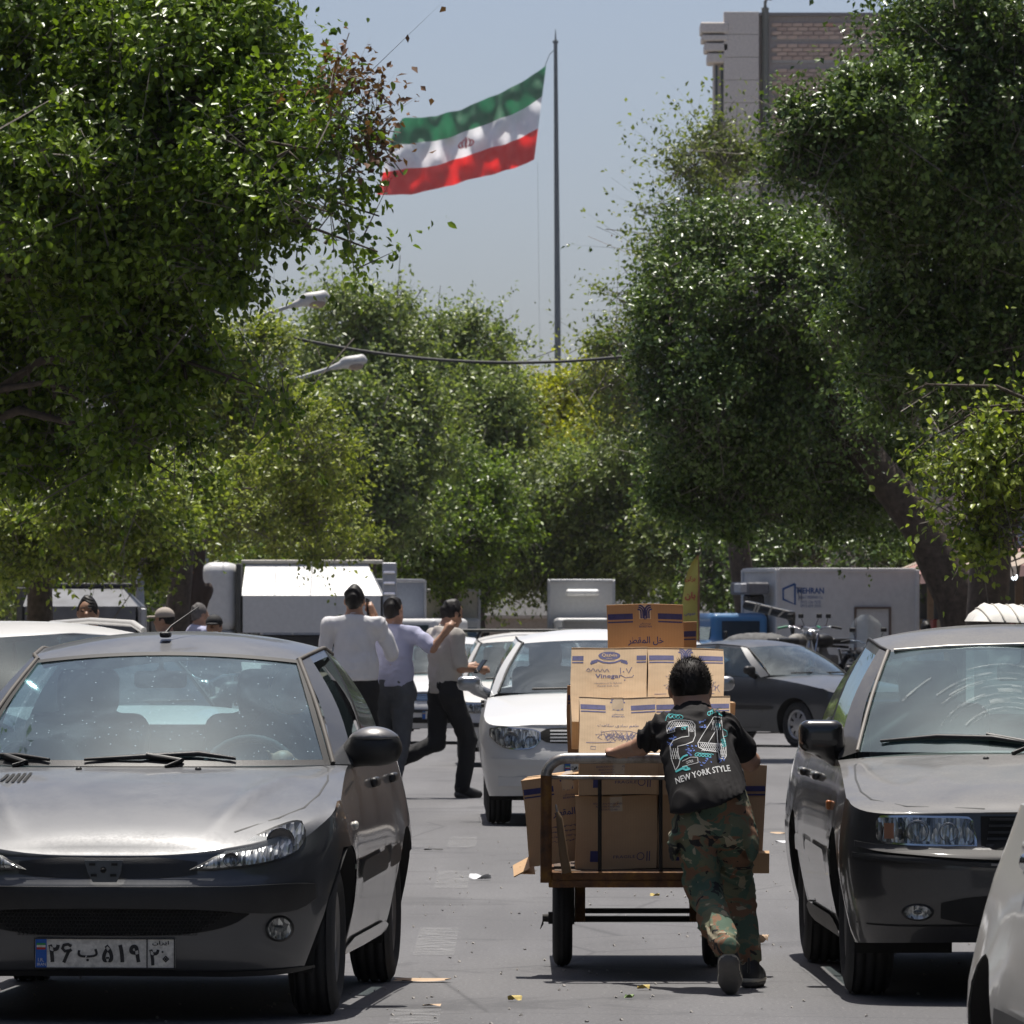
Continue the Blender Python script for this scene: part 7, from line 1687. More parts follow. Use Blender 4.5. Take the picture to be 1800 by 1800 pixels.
# refrigerated truck with company lettering, right
def reefer():
    Y = 128; a = R(-72)
    t = box_truck('white refrigerated box truck with MEHRAN lettering, parked under the dark tree', P(1336, 0, Y).x, Y, a, 1.75, 2.62, 1.05, 2.68, TWHITE, BLUEC, TWHITE, sgn=1)
    # print on the side that faces the street
    k = Ink(); k.text('MEHRAN', (0, 0), .50, .105, .03); k.text('SANAT MEHRAN Co.', (0, -.115), .46, .055); k.text('0912 136 7370', (0, -.20), .38, .05); k.text('0912 609 3555', (0, -.265), .38, .05)
    def onside(u, v): return Vector((1.75 / 2 + .006, .62 + u, 2.32 + v))
    NV = mat('lettering_blue', (.03, .09, .26), .6); RD = mat('lettering_red', (.32, .10, .10), .6); GR = mat('lettering_grey', (.25, .25, .27), .6)
    k.lay('lettering', onside, NV, t)
    k = Ink(); k.line([(-.13, .19), (-.13, -.17), (-.35, -.08), (-.35, .10), (-.13, .19)], .04); k.lay('company_mark', lambda u, v: onside(u + .0 - .06 - .10, v - .07), NV, t)
    k = Ink(); k.line([(0, .10), (.10, .10), (.10, -.12)], .028); k.line([(.05, .10), (.05, -.12)], .02); k.lay('company_mark', lambda u, v: onside(u - .27, v - .05), GR, t)
    k = Ink(); k.text(arabic('صنعت سردخانه'), (0, 0), .42, .05); k.text(arabic('تلفن'), (.3, 0), .12, .05); k.lay('lettering', lambda u, v: onside(u - .05, v - .62), RD, t)
    k = Ink(); k.text(arabic('سرویس'), (.2, 0), .18, .05); k.lay('lettering', lambda u, v: onside(u, v - .83), GR, t); k = Ink(); k.text('۰۹۱۲', (-.03, 0), .22, .05); k.lay('lettering', lambda u, v: onside(u, v - .83), RD, t)
    # cooling unit on the headboard
    u = thing('cooling_unit', '', ''); del u['label'], u['category']; u.parent = t
    MB().box((.30, -.30, 2.36), (.9, .42, .22), bev=.03).build('housing', mat('cooling_grey', (.16, .16, .17), .6), u); MB().box((.55, -.56, 2.37), (.34, .14, .16), bev=.02).build('hood', ALU, u); MB().box((.45, -.28, 2.16), (.3, .3, .18), bev=.03).build('compressor', BLACKP, u)
    MB().tube([(.6, -.2, 2.2), (.6, -.1, 1.9), (.55, -.06, 1.5)], .03, 6).build('hose', BLACKP, u)
    for yy in (1.45, 2.1): MB().box((1.75 / 2 + .02, yy, 1.55), (.035, .035, .95)).build('frame_post', mat('frame_rusty', (.14, .10, .08), .7), t)
    MB().box((1.75 / 2 + .022, 1.775, 2.02), (.036, .68, .035)).build('frame_bar', MATS['frame_rusty'], t)
reefer()
box_truck('far white refrigerated van box straight up the street', P(1022, 0, 186).x, 186, 0, 1.68, 2.8, .95, 2.88, TWHITE, TWHITE, ALU)
MB().box((P(1022, 0, 185.9).x + .03, 185.86, 2.58 + gz(186)), (.86, .14, .17), bev=.05).build('roof_cooler', mat('cooler_white', (.78, .78, .77), .4), None)
tag(bpy.data.objects['roof_cooler'], 'long white cooling unit on the front of the far refrigerated box', 'cooling unit')
box_truck('blue grey box truck behind the white canopy truck on the left', P(712, 0, 158).x, 158, R(64), 1.9, 3.0, 1.0, 2.75, TBLUE, TWHITE, ALU, ribs=3)
box_truck('cream box truck, only its end showing right of the blue grey box', P(782, 0, 182).x, 182, R(8), 1.75, 2.8, .95, 2.62, TCREAM, TWHITE, ALU)
box_truck('low grey cargo box beyond the cart, right of the far white van', P(1150, 0, 176).x, 176, R(20), 2.3, 3.2, .8, 1.86, ALU, TWHITE, ALU)

def canopy_truck(label, px0, px1, Y, y_top, y_mid, y_bot, m, capm, cabside, glint, cab_m):
    """pickup with a hipped sheet-metal canopy, seen from its side"""
    A, C = P(px0, y_bot, Y), P(px1, y_bot, Y); W = C.x - A.x; zb = A.z - gz(Y); zm = P(0, y_mid, Y).z - gz(Y); zt = P(0, y_top, Y).z - gz(Y); D = 2.5; s = Y / FPX
    t = thing('canopy_truck', label, 'truck', (A.x, Y, gz(Y)), 0, 'trucks along the street')
    e = .92
    lo = [(0, 0, zb), (W, 0, zb), (W, D, zb), (0, D, zb)]; mi = [(x, y, zm) for x, y, _ in lo]; tp = [(.05, e, zt), (W - .30, e, zt), (W - .30, D - e, zt), (.05, D - e, zt)]
    for nm, q in (('side_panel', (lo[0], lo[1], mi[1], mi[0])), ('end_panel', (lo[1], lo[2], mi[2], mi[1])), ('side_panel', (lo[2], lo[3], mi[3], mi[2])), ('end_panel', (lo[3], lo[0], mi[0], mi[3]))):
        n = (Vector(q[1]) - Vector(q[0])).cross(Vector(q[3]) - Vector(q[0])).normalized() * -.03; mb = MB(); mb.prism([Vector(p) for p in q], (0, 0, 0), n); fixn(mb.build(nm, m, t))
    for nm, q in (('slope_panel', (mi[0], mi[1], tp[1], tp[0])), ('slope_panel', (mi[1], mi[2], tp[2], tp[1])), ('slope_panel', (mi[2], mi[3], tp[3], tp[2])), ('slope_panel', (mi[3], mi[0], tp[0], tp[3]))):
        n = (Vector(q[1]) - Vector(q[0])).cross(Vector(q[3]) - Vector(q[0])).normalized() * -.03; mb = MB(); mb.prism([Vector(p) for p in q], (0, 0, 0), n); fixn(mb.build(nm, m, t))
    MB().box((W / 2 - .02, D / 2, zt + .035), (W + .02, D - 2 * e + .12, .07), bev=.015).build('roof_cap', capm, t)
    MB().box((-.05, .6, (zb + zt) / 2), (.10, 1.25, zt - zb), bev=.02).build('front_post', mat('canopy_seal', (.07, .07, .065), .8), t)
    if glint:
        MB().box((W + .13, .35, (zb + zt) / 2 + .06), (.26, .6, zt - zb - .1), bev=.01).build('tail_panel', ALU, t)
        for k in range(6): MB().box((W + .13, .03, zt - .17 - .2 * k), (.22, .03, .07), Euler((R(-38), 0, R(4))).to_matrix(), bev=.012).build('louvre', GLINT, t)
    MB().box((W / 2, D / 2, zb - .16), (W * .98, D * .9, .22), bev=.02).build('load_bed', BLACKP, t)
    for x in (W * .2, W * .8):
        for y in (.15, D - .15): wheel = thing('wheel', '', ''); del wheel['label'], wheel['category']; wheel.parent = t; wheel.location = (x, y, .34); wheel.rotation_euler = (0, 0, R(90)); mb = MB(); mb.lathe([(-.1, .2), (-.1, .31), (-.07, .34), (.07, .34), (.1, .31), (.1, .2)], 20, 'x'); mb.build('tyre', TYRE, wheel); mb = MB(); mb.lathe([(-.09, .2), (0, .1), (.09, .2)], 16, 'x'); mb.build('rim', RIMD, wheel)
    if cabside:
        q = SDF(); q.box((-.42, D / 2, (zt + zb) / 2 + .02), (.34, D / 2 - .05, (zt - zb) / 2 + .0), .22, .05); q.build('cab_fairing', cab_m, t, .04)
        q = SDF(); q.box((-.95, D / 2, .85), (.85, D / 2, .42), .1, .05); q.box((-.6, D / 2, 1.3), (.5, D / 2 - .08, .35), .12, .1); q.build('cab', cab_m, t, .045)
        MB().box((-.65, -.0, 1.42), (.6, .02, .34)).build('side_window', G_DARK, t)
    return t
canopy_truck('white pickup with hipped metal canopy and rounded white cab fairing, behind the white shirted man', 424, 672, 136, 990, 1047, 1112, TWHITE, TCREAM, True, True, TWHITE)
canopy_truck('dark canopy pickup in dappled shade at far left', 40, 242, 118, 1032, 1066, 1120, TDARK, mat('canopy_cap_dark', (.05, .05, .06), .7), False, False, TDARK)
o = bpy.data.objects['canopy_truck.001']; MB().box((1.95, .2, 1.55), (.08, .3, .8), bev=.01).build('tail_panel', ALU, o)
# ================================================================== PEOPLE ON THE STREET
SKIN = mat('skin', (.40, .225, .145), .5, var=.1, scale=20); HAIRB = mat('hair_black', (.014, .012, .011), .55, var=.3, scale=40, spec=.3); HAIRG = mat('hair_grey', (.11, .10, .095), .7)
def person(label, X, Y, rot, H, top, bottom, shoes='shoe_black', hair=HAIRB, pose=None, sleeve='short', vox=.014, lower=True, cap=None, group='pedestrians', head_turn=(0, 0), belly=0.0, hem=0.0, zoff=0.0, face=False):
    """standing figure looking along local +y; pose overrides joints given in metres for a 1.72 m figure"""
    k = H / 1.72; t = thing('person', label, 'person', (X, Y, gz(Y) + zoff), rot, group)
    J = dict(head=(0, .015, 1.605), neck=(0, -.01, 1.47), chest=(0, 0, 1.28), waist=(0, 0, 1.08), pelvis=(0, 0, .95), shl=(-.185, 0, 1.415), shr=(.185, 0, 1.415), ell=(-.24, -.02, 1.14), elr=(.24, -.02, 1.14), hal=(-.25, .05, .90), har=(.25, .05, .90),
             hpl=(-.09, 0, .90), hpr=(.09, 0, .90), knl=(-.10, .02, .50), knr=(.10, .02, .50), anl=(-.105, -.02, .085), anr=(.105, -.02, .085), tol=(-.12, .15, .03), tor=(.12, .15, .03)); J.update(pose or {})
    J = {a: np.array(b, float) * k for a, b in J.items()}
    ht = Euler((head_turn[0], 0, head_turn[1])); M_ = np.array(ht.to_matrix()); hd = J['head']; hp = lambda x, y, z: hd + M_ @ (np.array((x, y, z)) * k)
    s = SDF(); s.ell(hp(0, -.008, .022), np.array((.074, .092, .095)) * k, .02, ht); s.ell(hp(0, .035, -.055), np.array((.056, .058, .058)) * k, .04, ht); s.ell(hp(0, .095, -.015), np.array((.014, .022, .022)) * k, .02); s.ell(hp(0, .075, -.075), np.array((.026, .014, .008)) * k, .01)
    for sg in (1, -1):
        s.ell(hp(sg * .077, -.005, -.005), np.array((.012, .022, .032)) * k, .012); s.ell(hp(sg * .03, .083, .018), np.array((.014, .01, .007)) * k, .006)
    s.cone(hp(0, -.02, -.05), J['neck'] + (0, 0, -.03 * k), .054 * k, .06 * k, .03)
    s.chain([J['neck'] + (0, 0, -.03 * k), J['chest'], J['waist'], J['pelvis']], [.08 * k, .11 * k, .095 * k, .085 * k], .07); s.cone(J['shl'], J['shr'], .052 * k, .052 * k, .05)
    for a in 'lr':
        sh, el, ha = J['sh' + a], J['el' + a], J['ha' + a]; s.chain([sh, el, ha], [.05 * k, .039 * k, .027 * k], .025)
        dv = (ha - el) / (np.linalg.norm(ha - el) + 1e-9); s.cone(ha, ha + dv * .06 * k, .03 * k, .034 * k, .02); sd = np.cross(dv, (0, 1, 0)); sd = sd / (np.linalg.norm(sd) + 1e-9)
        for q in range(4): b0 = ha + dv * .065 * k + sd * (q - 1.5) * .017 * k; s.cone(b0, b0 + dv * (.055 - .006 * abs(q - 1.3)) * k + np.array((0, .012, 0)) * k, .010 * k, .008 * k, .006)
        s.cone(ha + dv * .02 * k + sd * .03 * k, ha + dv * .065 * k + sd * .045 * k, .011 * k, .009 * k, .01)
        if lower: s.chain([J['hp' + a], J['kn' + a], J['an' + a]], [.085 * k, .056 * k, .038 * k], .03)
    s.build('body', SKIN, t, vox)
    if face:
        for sg in (1, -1):
            q = SDF(); q.ell(hp(sg * .032, .088, .016), np.array((.014, .008, .007)) * k); q.build('eye', HAIRB, t, .005); q = SDF(); q.cone(hp(sg * .015, .092, .040), hp(sg * .050, .084, .040), .006 * k, .004 * k); q.build('eyebrow', HAIRB, t, .005)
        q = SDF(); q.cone(hp(-.022, .092, -.072), hp(.022, .092, -.072), .006 * k, .006 * k); q.build('mouth', mat('lips', (.22, .07, .06), .5), t, .005)
    if cap is None:
        q = SDF(); q.ell(hp(0, -.020, .026), np.array((.085, .099, .112)) * k, .02, ht); q.cut(hp(0, .02, -.018), M_ @ np.array((0, .62, -1.))); q.cut(hp(0, .066, .03), M_ @ np.array((0, 1., -.45))); q.warp(folds(.012, 60, (.6, .3, .6), 3)); q.warp(folds(.006, 120, (.2, .5, .8), 5)); q.build('hair', hair, t, vox * .7)
    else:
        q = SDF(); q.ell(hp(0, -.018, .02), np.array((.081, .096, .085)) * k, .02, ht); q.cut(hp(0, .02, -.045), M_ @ np.array((0, .5, -1.))); q.cut(hp(0, .05, .04), M_ @ np.array((0, 1., 0))); q.build('hair', hair, t, vox)
        q = SDF(); q.ell(hp(0, -.005, .055), np.array((.09, .105, .088)) * k, .02, ht); q.cut(hp(0, 0, .035), M_ @ np.array((0, 0, -1.))); q.build('cap', cap, t, vox * .8)
        q = SDF(); q.ell(hp(0, .115, .042), np.array((.07, .075, .012)) * k, .01, ht); q.build('cap_peak', cap, t, vox * .7)
    q = SDF(); w1, w2 = .135 * k, (.135 + belly) * k
    q.cone(J['neck'] + (0, -.005, -.05 * k), J['chest'], .105 * k, w1, .06); q.cone(J['chest'] + (-.05 * k, 0, 0), J['waist'] + (-.05 * k, .0, 0), w1 * .86, w2 * .84, .05); q.cone(J['chest'] + (.05 * k, 0, 0), J['waist'] + (.05 * k, 0, 0), w1 * .86, w2 * .84, .05); q.cone(J['waist'] + (-.045 * k, 0, 0), J['pelvis'] + (-.045 * k, 0, -.02), w2 * .86, w2 * .9, .05); q.cone(J['waist'] + (.045 * k, 0, 0), J['pelvis'] + (.045 * k, 0, -.02), w2 * .86, w2 * .9, .05)
    q.cone(J['shl'] + (.01, 0, -.018), J['shr'] + (-.01, 0, -.018), .064 * k, .064 * k, .06)
    for a in 'lr': q.cone(J['neck'] + (0, -.01, -.012 * k), J['sh' + a] + (0, -.005, -.012), .066 * k, .060 * k, .05)
    for a in 'lr':
        sh, el, ha = J['sh' + a], J['el' + a], J['ha' + a]
        if sleeve == 'long': q.chain([sh, el, ha], [.068 * k, .056 * k, .044 * k], .03)
        else: q.cone(sh, sh + (el - sh) * .85, .068 * k, .066 * k, .03)
    q.warp(folds(.013, 32, (.3, .1, .95), int(X * 10) % 9 + 3, .9)); q.warp(folds(.008, 42, (.7, .2, .6), int(Y) % 7 + 2, .5)); q.cut(J['pelvis'] + (0, 0, (.01 + hem) * k), (0, 0, -1)); q.cut(J['neck'] + (0, -.01, .012 * k), (0, .3, 1)); q.build('shirt', top, t, vox)
    q = SDF(); q.cone(J['neck'] + (0, -.006 * k, -.008 * k), J['neck'] + (0, -.004 * k, .022 * k), .073 * k, .068 * k, .02); q.cut(J['neck'] + (0, 0, .026 * k), (0, .35, 1)); q.cut(J['neck'] + (0, 0, -.012 * k), (0, -.3, -1)); q.build('collar', top, t, vox * .8)
    if lower:
        q = SDF(); q.cone(J['pelvis'] + (-.05 * k, 0, .05), J['hpl'], .118 * k, .11 * k, .05); q.cone(J['pelvis'] + (.05 * k, 0, .05), J['hpr'], .118 * k, .11 * k, .05)
        for a in 'lr': q.chain([J['hp' + a], J['kn' + a], J['an' + a] + (0, 0, .01)], [.105 * k, .078 * k, .068 * k], .03)
        q.warp(folds(.012, 30, (.2, .1, .96), 6, .8)); q.cut(J['pelvis'] + (0, 0, .09), (0, 0, 1)); q.build('trousers', bottom, t, vox)
        for a in 'lr':
            an, to = J['an' + a], J['to' + a]; d = to - an; d = d / np.linalg.norm(d); q = SDF(); q.cone(an + (0, 0, -.015 * k) - d * .03 * k, an + d * .10 * k + np.array((0, 0, -.02)) * k, .047 * k, .048 * k, .03); q.cone(an + d * .10 * k + np.array((0, 0, -.02)) * k, to, .046 * k, .034 * k, .03); q.build('shoe', MATS[shoes], t, vox * .9)
            q = SDF(); q.cone(an - d * .04 * k + np.array((0, 0, -.065)) * k, to + np.array((0, 0, -.022)) * k, .042 * k, .040 * k, .02); q.cut(an + np.array((0, 0, -.055)) * k, np.array((0, 0, 1.)) - d * d[2]); q.build('sole', MATS['shoe_sole'], t, vox * .9)
    return t, J
def phone(label, loc, rot, lit=False):
    o = MB().box((0, 0, 0), (.072, .010, .15), bev=.004).build('phone', BLACKP); o.location = loc; o.rotation_euler = rot; tag(o, label, 'phone')
    s_ = MB().box((0, -.0062, 0), (.064, .002, .135)).build('screen', mat('phone_screen', (.02, .025, .03), .1), o)
WS = mat('shirt_white', (.76, .75, .76), .85, var=.05); LV = mat('tee_lavender', (.44, .45, .60), .9, var=.06); BG = mat('tee_beige', (.48, .45, .41), .9, var=.06); BKT = mat('trousers_black', (.014, .014, .016), .9); GJ = mat('jeans_grey', (.085, .09, .10), .9, var=.15)
px = lambda p, Y: (p - 900) * Y / FPX
t, J = person('tall man in white long sleeved shirt, holding a phone to his ear', px(623, 61.5), 61.5, R(-6), 1.79, WS, BKT, sleeve='long', belly=.03, pose=dict(ell=(-.26, .04, 1.14), hal=(-.17, .22, .98), elr=(.30, .06, 1.18), har=(.145, .08, 1.50), shl=(-.20, 0, 1.42), shr=(.20, 0, 1.42), knr=(.11, .10, .50), anr=(.11, .05, .09), tor=(.12, .22, .03)))
phone('dark phone pressed to the ear of the man in the white shirt', (px(623, 61.5) + .115, 61.56, gz(61.5) + 1.62), (R(-8), R(10), R(70)))
t, J = person('young man in lavender T-shirt and grey jeans, arm across his friend\'s shoulders', px(692, 61.85), 61.85, R(-14), 1.70, LV, GJ, pose=dict(elr=(.36, -.06, 1.29), har=(.47, -.03, 1.43), shr=(.185, 0, 1.42), ell=(-.19, .14, 1.16), hal=(-.06, .30, 1.04), knl=(-.09, .12, .50), anl=(-.08, .0, .10), tol=(-.08, .17, .03), knr=(.08, -.04, .50), anr=(.06, -.22, .13), tor=(.06, -.08, .03)), head_turn=(0, R(-20)))
t, J = person('young man in beige T-shirt and black trousers striding right, looking down at his phone', px(783, 62.0), 62.0, R(-58), 1.68, BG, BKT, hem=-.05, pose=dict(head=(0, .07, 1.595), neck=(0, .01, 1.47), chest=(0, -.01, 1.28), ell=(-.22, .06, 1.14), hal=(-.10, .30, 1.14), elr=(.23, .02, 1.13), har=(.14, .27, 1.12), hpl=(-.09, 0, .90), knl=(-.09, -.04, .48), anl=(-.08, -.42, .33), tol=(-.08, -.48, .18), knr=(.09, .18, .50), anr=(.09, .12, .085), tor=(.10, .28, .03)), head_turn=(R(-24), 0))
phone('dark phone held low in front of the man in beige', (px(783, 62) + .30, 61.9, gz(62) + 1.12), (R(-40), 0, R(-58)))
person('dark haired young man facing the camera in a pale blue shirt, far left', px(155, 54), 54, R(176), 1.64, mat('shirt_paleblue', (.46, .50, .62), .85), GJ, shoes='shoe_black', face=True, vox=.010)
person('man in a light cap seen from behind the grey hatchback roof', px(291, 72), 72, R(78), 1.66, BKT, GJ, cap=mat('cap_beige', (.38, .33, .28), .8))
person('grey haired man beside the carved trunk, in a lilac shirt', px(350, 86), 86, R(-60), 1.80, LV, BKT, hair=HAIRG)
person('rider in a black cap behind a clear motorcycle windshield', px(377, 70), 70, R(170), 1.58, BKT, BKT, cap=mat('cap_black', (.012, .012, .013), .8))
person('man in pale blue in the shade beside the refrigerated truck', px(1627, 104), 104, R(20), 1.66, mat('shirt_dusty_blue', (.30, .36, .44), .85), BKT)
person('man in tan shirt in profile by the shops', px(1680, 98), 98, R(-75), 1.70, mat('shirt_tan', (.42, .27, .17), .85), BKT)
person('dark haired person in the shade further along the shopfronts', px(1664, 126), 126, R(-30), 1.68, mat('shirt_dark_red', (.12, .05, .05), .85), BKT)

# ------------------------------------------------------------------ motorcycles, goods, banner
MBLK = mat('motor_black', (.015, .015, .016), .4); MDUST = mat('motor_dust', (.20, .19, .175), .7, var=.3); CLEAR = glass('windshield_clear', (.85, .9, .9), .16, (.6, .62, .62), .04)
def motorcycle(label, X, Y, rot, tankm, windshield=False, grips=BLACKP, lift=0.0):
    t = thing('motorcycle', label, 'motorcycle', (X, Y, gz(Y) + lift), rot, 'motorcycles parked by the road')
    for y in (-.62, .62):
        w = thing('wheel', '', ''); del w['label'], w['category']; w.parent = t; w.location = (0, y, .30)
        MB().lathe([(-.04, .235), (-.045, .27), (-.02, .30), (.02, .30), (.045, .27), (.04, .235)], 26, 'x', close=True).build('tyre', TYRE, w); MB().lathe([(-.02, .235), (.02, .235), (.02, .22), (-.02, .22)], 26, 'x', close=True).build('rim', RIMS, w)
        sp = MB()
        for a in range(10): th = a * .628; sp.tube([(.02 * (-1) ** a, .03 * math.cos(th), .03 * math.sin(th)), (0, .225 * math.cos(th + .3), .225 * math.sin(th + .3))], .004, 4)
        sp.build('spokes', RIMS, w)
    mb = MB(); mb.tube([(0, -.50, .85), (0, -.3, .45), (0, .1, .32), (0, .3, .42), (0, .62, .30)], .025, 6); mb.tube([(0, -.48, .8), (0, .0, .72), (0, .55, .70)], .022, 6); mb.build('frame', MBLK, t)
    for sg in (1, -1):
        MB().tube([(sg * .07, -.62, .30), (sg * .07, -.48, .78), (sg * .06, -.44, .92)], .02, 6).build('fork', CHROME, t); MB().tube([(sg * .11, .62, .30), (sg * .11, .45, .68)], .022, 6).build('shock', CHROME, t)
        MB().tube([(0, -.42, .95), (sg * .15, -.42, 1.02), (sg * .28, -.36, 1.03), (sg * .38, -.26, 1.00)], .012, 6).build('handlebar', CHROME, t); MB().tube([(sg * .27, -.37, 1.03), (sg * .39, -.25, 1.0)], .02, 6).build('grip', grips, t)
        MB().tube([(sg * .2, -.42, 1.03), (sg * .25, -.44, 1.16)], .006, 5).build('mirror_stalk', MBLK, t); MB().box((sg * .26, -.44, 1.2), (.10, .02, .07), bev=.01).build('mirror', MBLK, t)
    q = SDF(); q.ell((0, -.18, .80), (.13, .25, .12), .03); q.build('fuel_tank', tankm, t, .025); q = SDF(); q.box((0, .30, .80), (.13, .36, .05), .045); q.build('seat', MBLK, t, .025)
    q = SDF(); q.box((0, -.05, .42), (.12, .17, .16), .04); q.cone((0, -.12, .5), (0, -.2, .66), .08, .07); q.build('engine', MDUST, t, .03); MB().tube([(.1, -.2, .45), (.14, 0, .28), (.15, .7, .34)], [.025, .025, .045], 8).build('exhaust', CHROME, t)
    q = SDF(); q.ell((0, -.56, .90), (.09, .08, .09), .02); q.build('headlight', REFL, t, .02); MB().box((0, -.62, .62), (.12, .42, .02)).build('mudguard', tankm, t); MB().box((0, .68, .64), (.14, .4, .02)).build('mudguard', tankm, t)
    if windshield:
        mb = MB(); rows = []
        for i in range(9):
            v = i / 8; w_ = .30 * math.sqrt(max(1 - (v * .98) ** 3, .02)); rows.append([Vector((w_ * u, -.56 + .16 * v + .10 * u * u, .92 + .52 * v)) for u in np.linspace(-1, 1, 9)])
        mb.grid(rows); mb.build('windshield', CLEAR, t)
    return t
motorcycle('motorcycle with tall clear windshield under the rider in the black cap', px(377, 69.2), 69.4, R(-8), MDUST, True)
motorcycle('dusty motorcycle with green hand grips beyond the graphite sedan', px(1392, 116), 116, R(150), MDUST, False, mat('grip_green', (.01, .20, .10), .5), lift=.62)
motorcycle('black motorcycle with windshield between the graphite sedan and the box truck', px(1512, 116.6), 116.6, R(14), MBLK, True, lift=.40)
motorcycle('black scooter-like motorcycle close to the box truck', px(1458, 116.4), 116.4, R(-35), MBLK, False, lift=.62)
t = thing('flatbed_trailer', 'low dark flatbed trailer under the motorcycles beyond the graphite sedan', 'trailer', (px(1440, 116), 116, gz(116)))
MB().box((0, .2, .56), (1.9, 1.9, .10), bev=.02).build('deck', MBLK, t); MB().box((0, .2, .45), (1.5, 1.6, .12)).build('chassis', BLACKD, t)
for sx in (-.7, .7): wheel_simple(t, sx, .2, .24, .16)
# small blue pickup carrying an upturned cart
def pickup():
    t, c = traffic_car('hatch', 'blue pickup truck carrying junk, beyond the white car roof', px(1272, 118), 118, R(28), BLUEC, glass('pickup_glass', (.45, .55, .7), .2, (.25, .32, .45), .04), plate=False, name='pickup')
    q = SDF(); q.ell((0, 0, 0), (.62, .36, .26), .05); q.warp(folds(.03, 8, (.5, .4, .7), 3)); o = q.build('tarpaulin_bundle', mat('bundle_grey', (.10, .10, .10), .8, var=.4), None, .05); o.location = (px(1330, 121), 121, gz(121) + 1.32); tag(o, 'grey dusty bundle piled behind the blue pickup cab', 'bundle')
    t = thing('upturned_tray', 'black upturned barrow tray with pale slats, lying on the bundle', 'barrow tray', (px(1352, 119.5), 119.5, gz(119.5) + 1.93)); t.rotation_euler = (0, R(13), R(-8))
    q = SDF(); q.box((0, 0, 0), (.42, .28, .075), .05); q.cone((.38, 0, -.02), (.47, 0, -.30), .07, .03, .05); q.build('tray', MBLK, t, .025)
    for x in (-.20, -.15, .05, .24): MB().box((x, -.30, -.0), (.03, .012, .15), Euler((0, R(8 if x < .2 else 35), 0)).to_matrix()).build('slat', mat('slat_wood', (.42, .37, .29), .7), t)
pickup()
def banner():
    Y = 118; b = P(1226, 1112, Y); t = thing('feather_banner', 'yellow feather banner with red and blue Persian lettering', 'banner', (b.x, Y, gz(Y)))
    z = lambda py: P(0, py, Y).z - gz(Y); x = lambda p: px(p, Y) - b.x
    m, nt, bb = nodes('banner_cloth'); setp(bb, Roughness=.8); r = ramp(nt, noise(nt, 3, 3), [(.3, (.50, .46, .10)), (.7, (.60, .52, .13))]); nt.links.new(r.outputs[0], bb.inputs['Base Color'])
    left = [(1128, 1198), (1090, 1197), (1060, 1199), (1035, 1202), (1010, 1207), (990, 1215), (978, 1224)]
    mb = MB(); rows = []
    for py in np.linspace(1125, 978, 26):
        l = float(np.interp(-py, [-a for a, _ in left], [q for _, q in left])); rows.append([Vector((x(l) + (x(1227) - x(l)) * u, .03 * math.sin(u * 5 + py * .05), z(py))) for u in np.linspace(0, 1, 7)])
    mb.grid(rows); mb.build('cloth', m, t); MB().tube([(x(1228), .02, 0), (x(1228), .02, z(1010)), (x(1226.5), .02, z(976))], .018, 6).build('pole', mat('banner_pole', (.30, .12, .08), .6), t)
    for txt, py, col, w_ in (('برکی', 1018, (.5, .04, .06), .17), ('بان', 1048, (.5, .04, .06), .17), ('عمومی', 1080, (.10, .07, .32), .19), ('فروش', 1100, (.10, .07, .32), .17)):
        k = Ink(); k.text(arabic(txt), (0, 0), w_, None, .03); k.lay('lettering', lambda u, v, py=py: Vector((x(1213) + u, -.045, z(py) + v)), mat('banner_ink_%d' % py, col, .7), t)
    MB().box((0, .02, .03), (.5, .4, .06)).build('foot', BLACKP, t)
banner()
def striped_cover():
    Y = 46; t = thing('striped_canopy', 'white ribbed fabric hood showing above the dusty sedan roof', 'canopy', (px(1790, Y), Y, 0))
    s = Y / FPX; sm = mat('canopy_stripe', (.42, .40, .36), .8); cl = mat('canopy_white', (.64, .62, .58), .8)
    mb = MB(); rows = []
    for i in range(40):
        v = i / 39; xx = -.33 + .9 * v; zt = P(0, 1060, Y).z - .03 * v; rr = []
        for q in range(11):
            a = math.pi * q / 10; hh = .115 * min(1, (v * 9) ** .7) + .006 * math.sin(i * 1.6); rr.append(Vector((xx + .05 * (1 - math.sin(a)), -.55 * math.cos(a), zt - .115 + hh * math.sin(a))))
        rows.append(rr)
    mb.grid(rows); mb.build('fabric', cl, t)
    for i in range(3, 39, 4):
        mb = MB(); mb.tube([p + Vector((0, 0, .004)) for p in rows[i]], .006, 5); mb.build('rib_seam', sm, t)
    mb = MB(); mb.box((.12, 0, .75), (.85, 1.0, 1.2), bev=.08); mb.build('body', WHITE2, t)
    for y in (-.4, .4): wheel_simple(t, .12, y, .28, .12)
striped_cover()
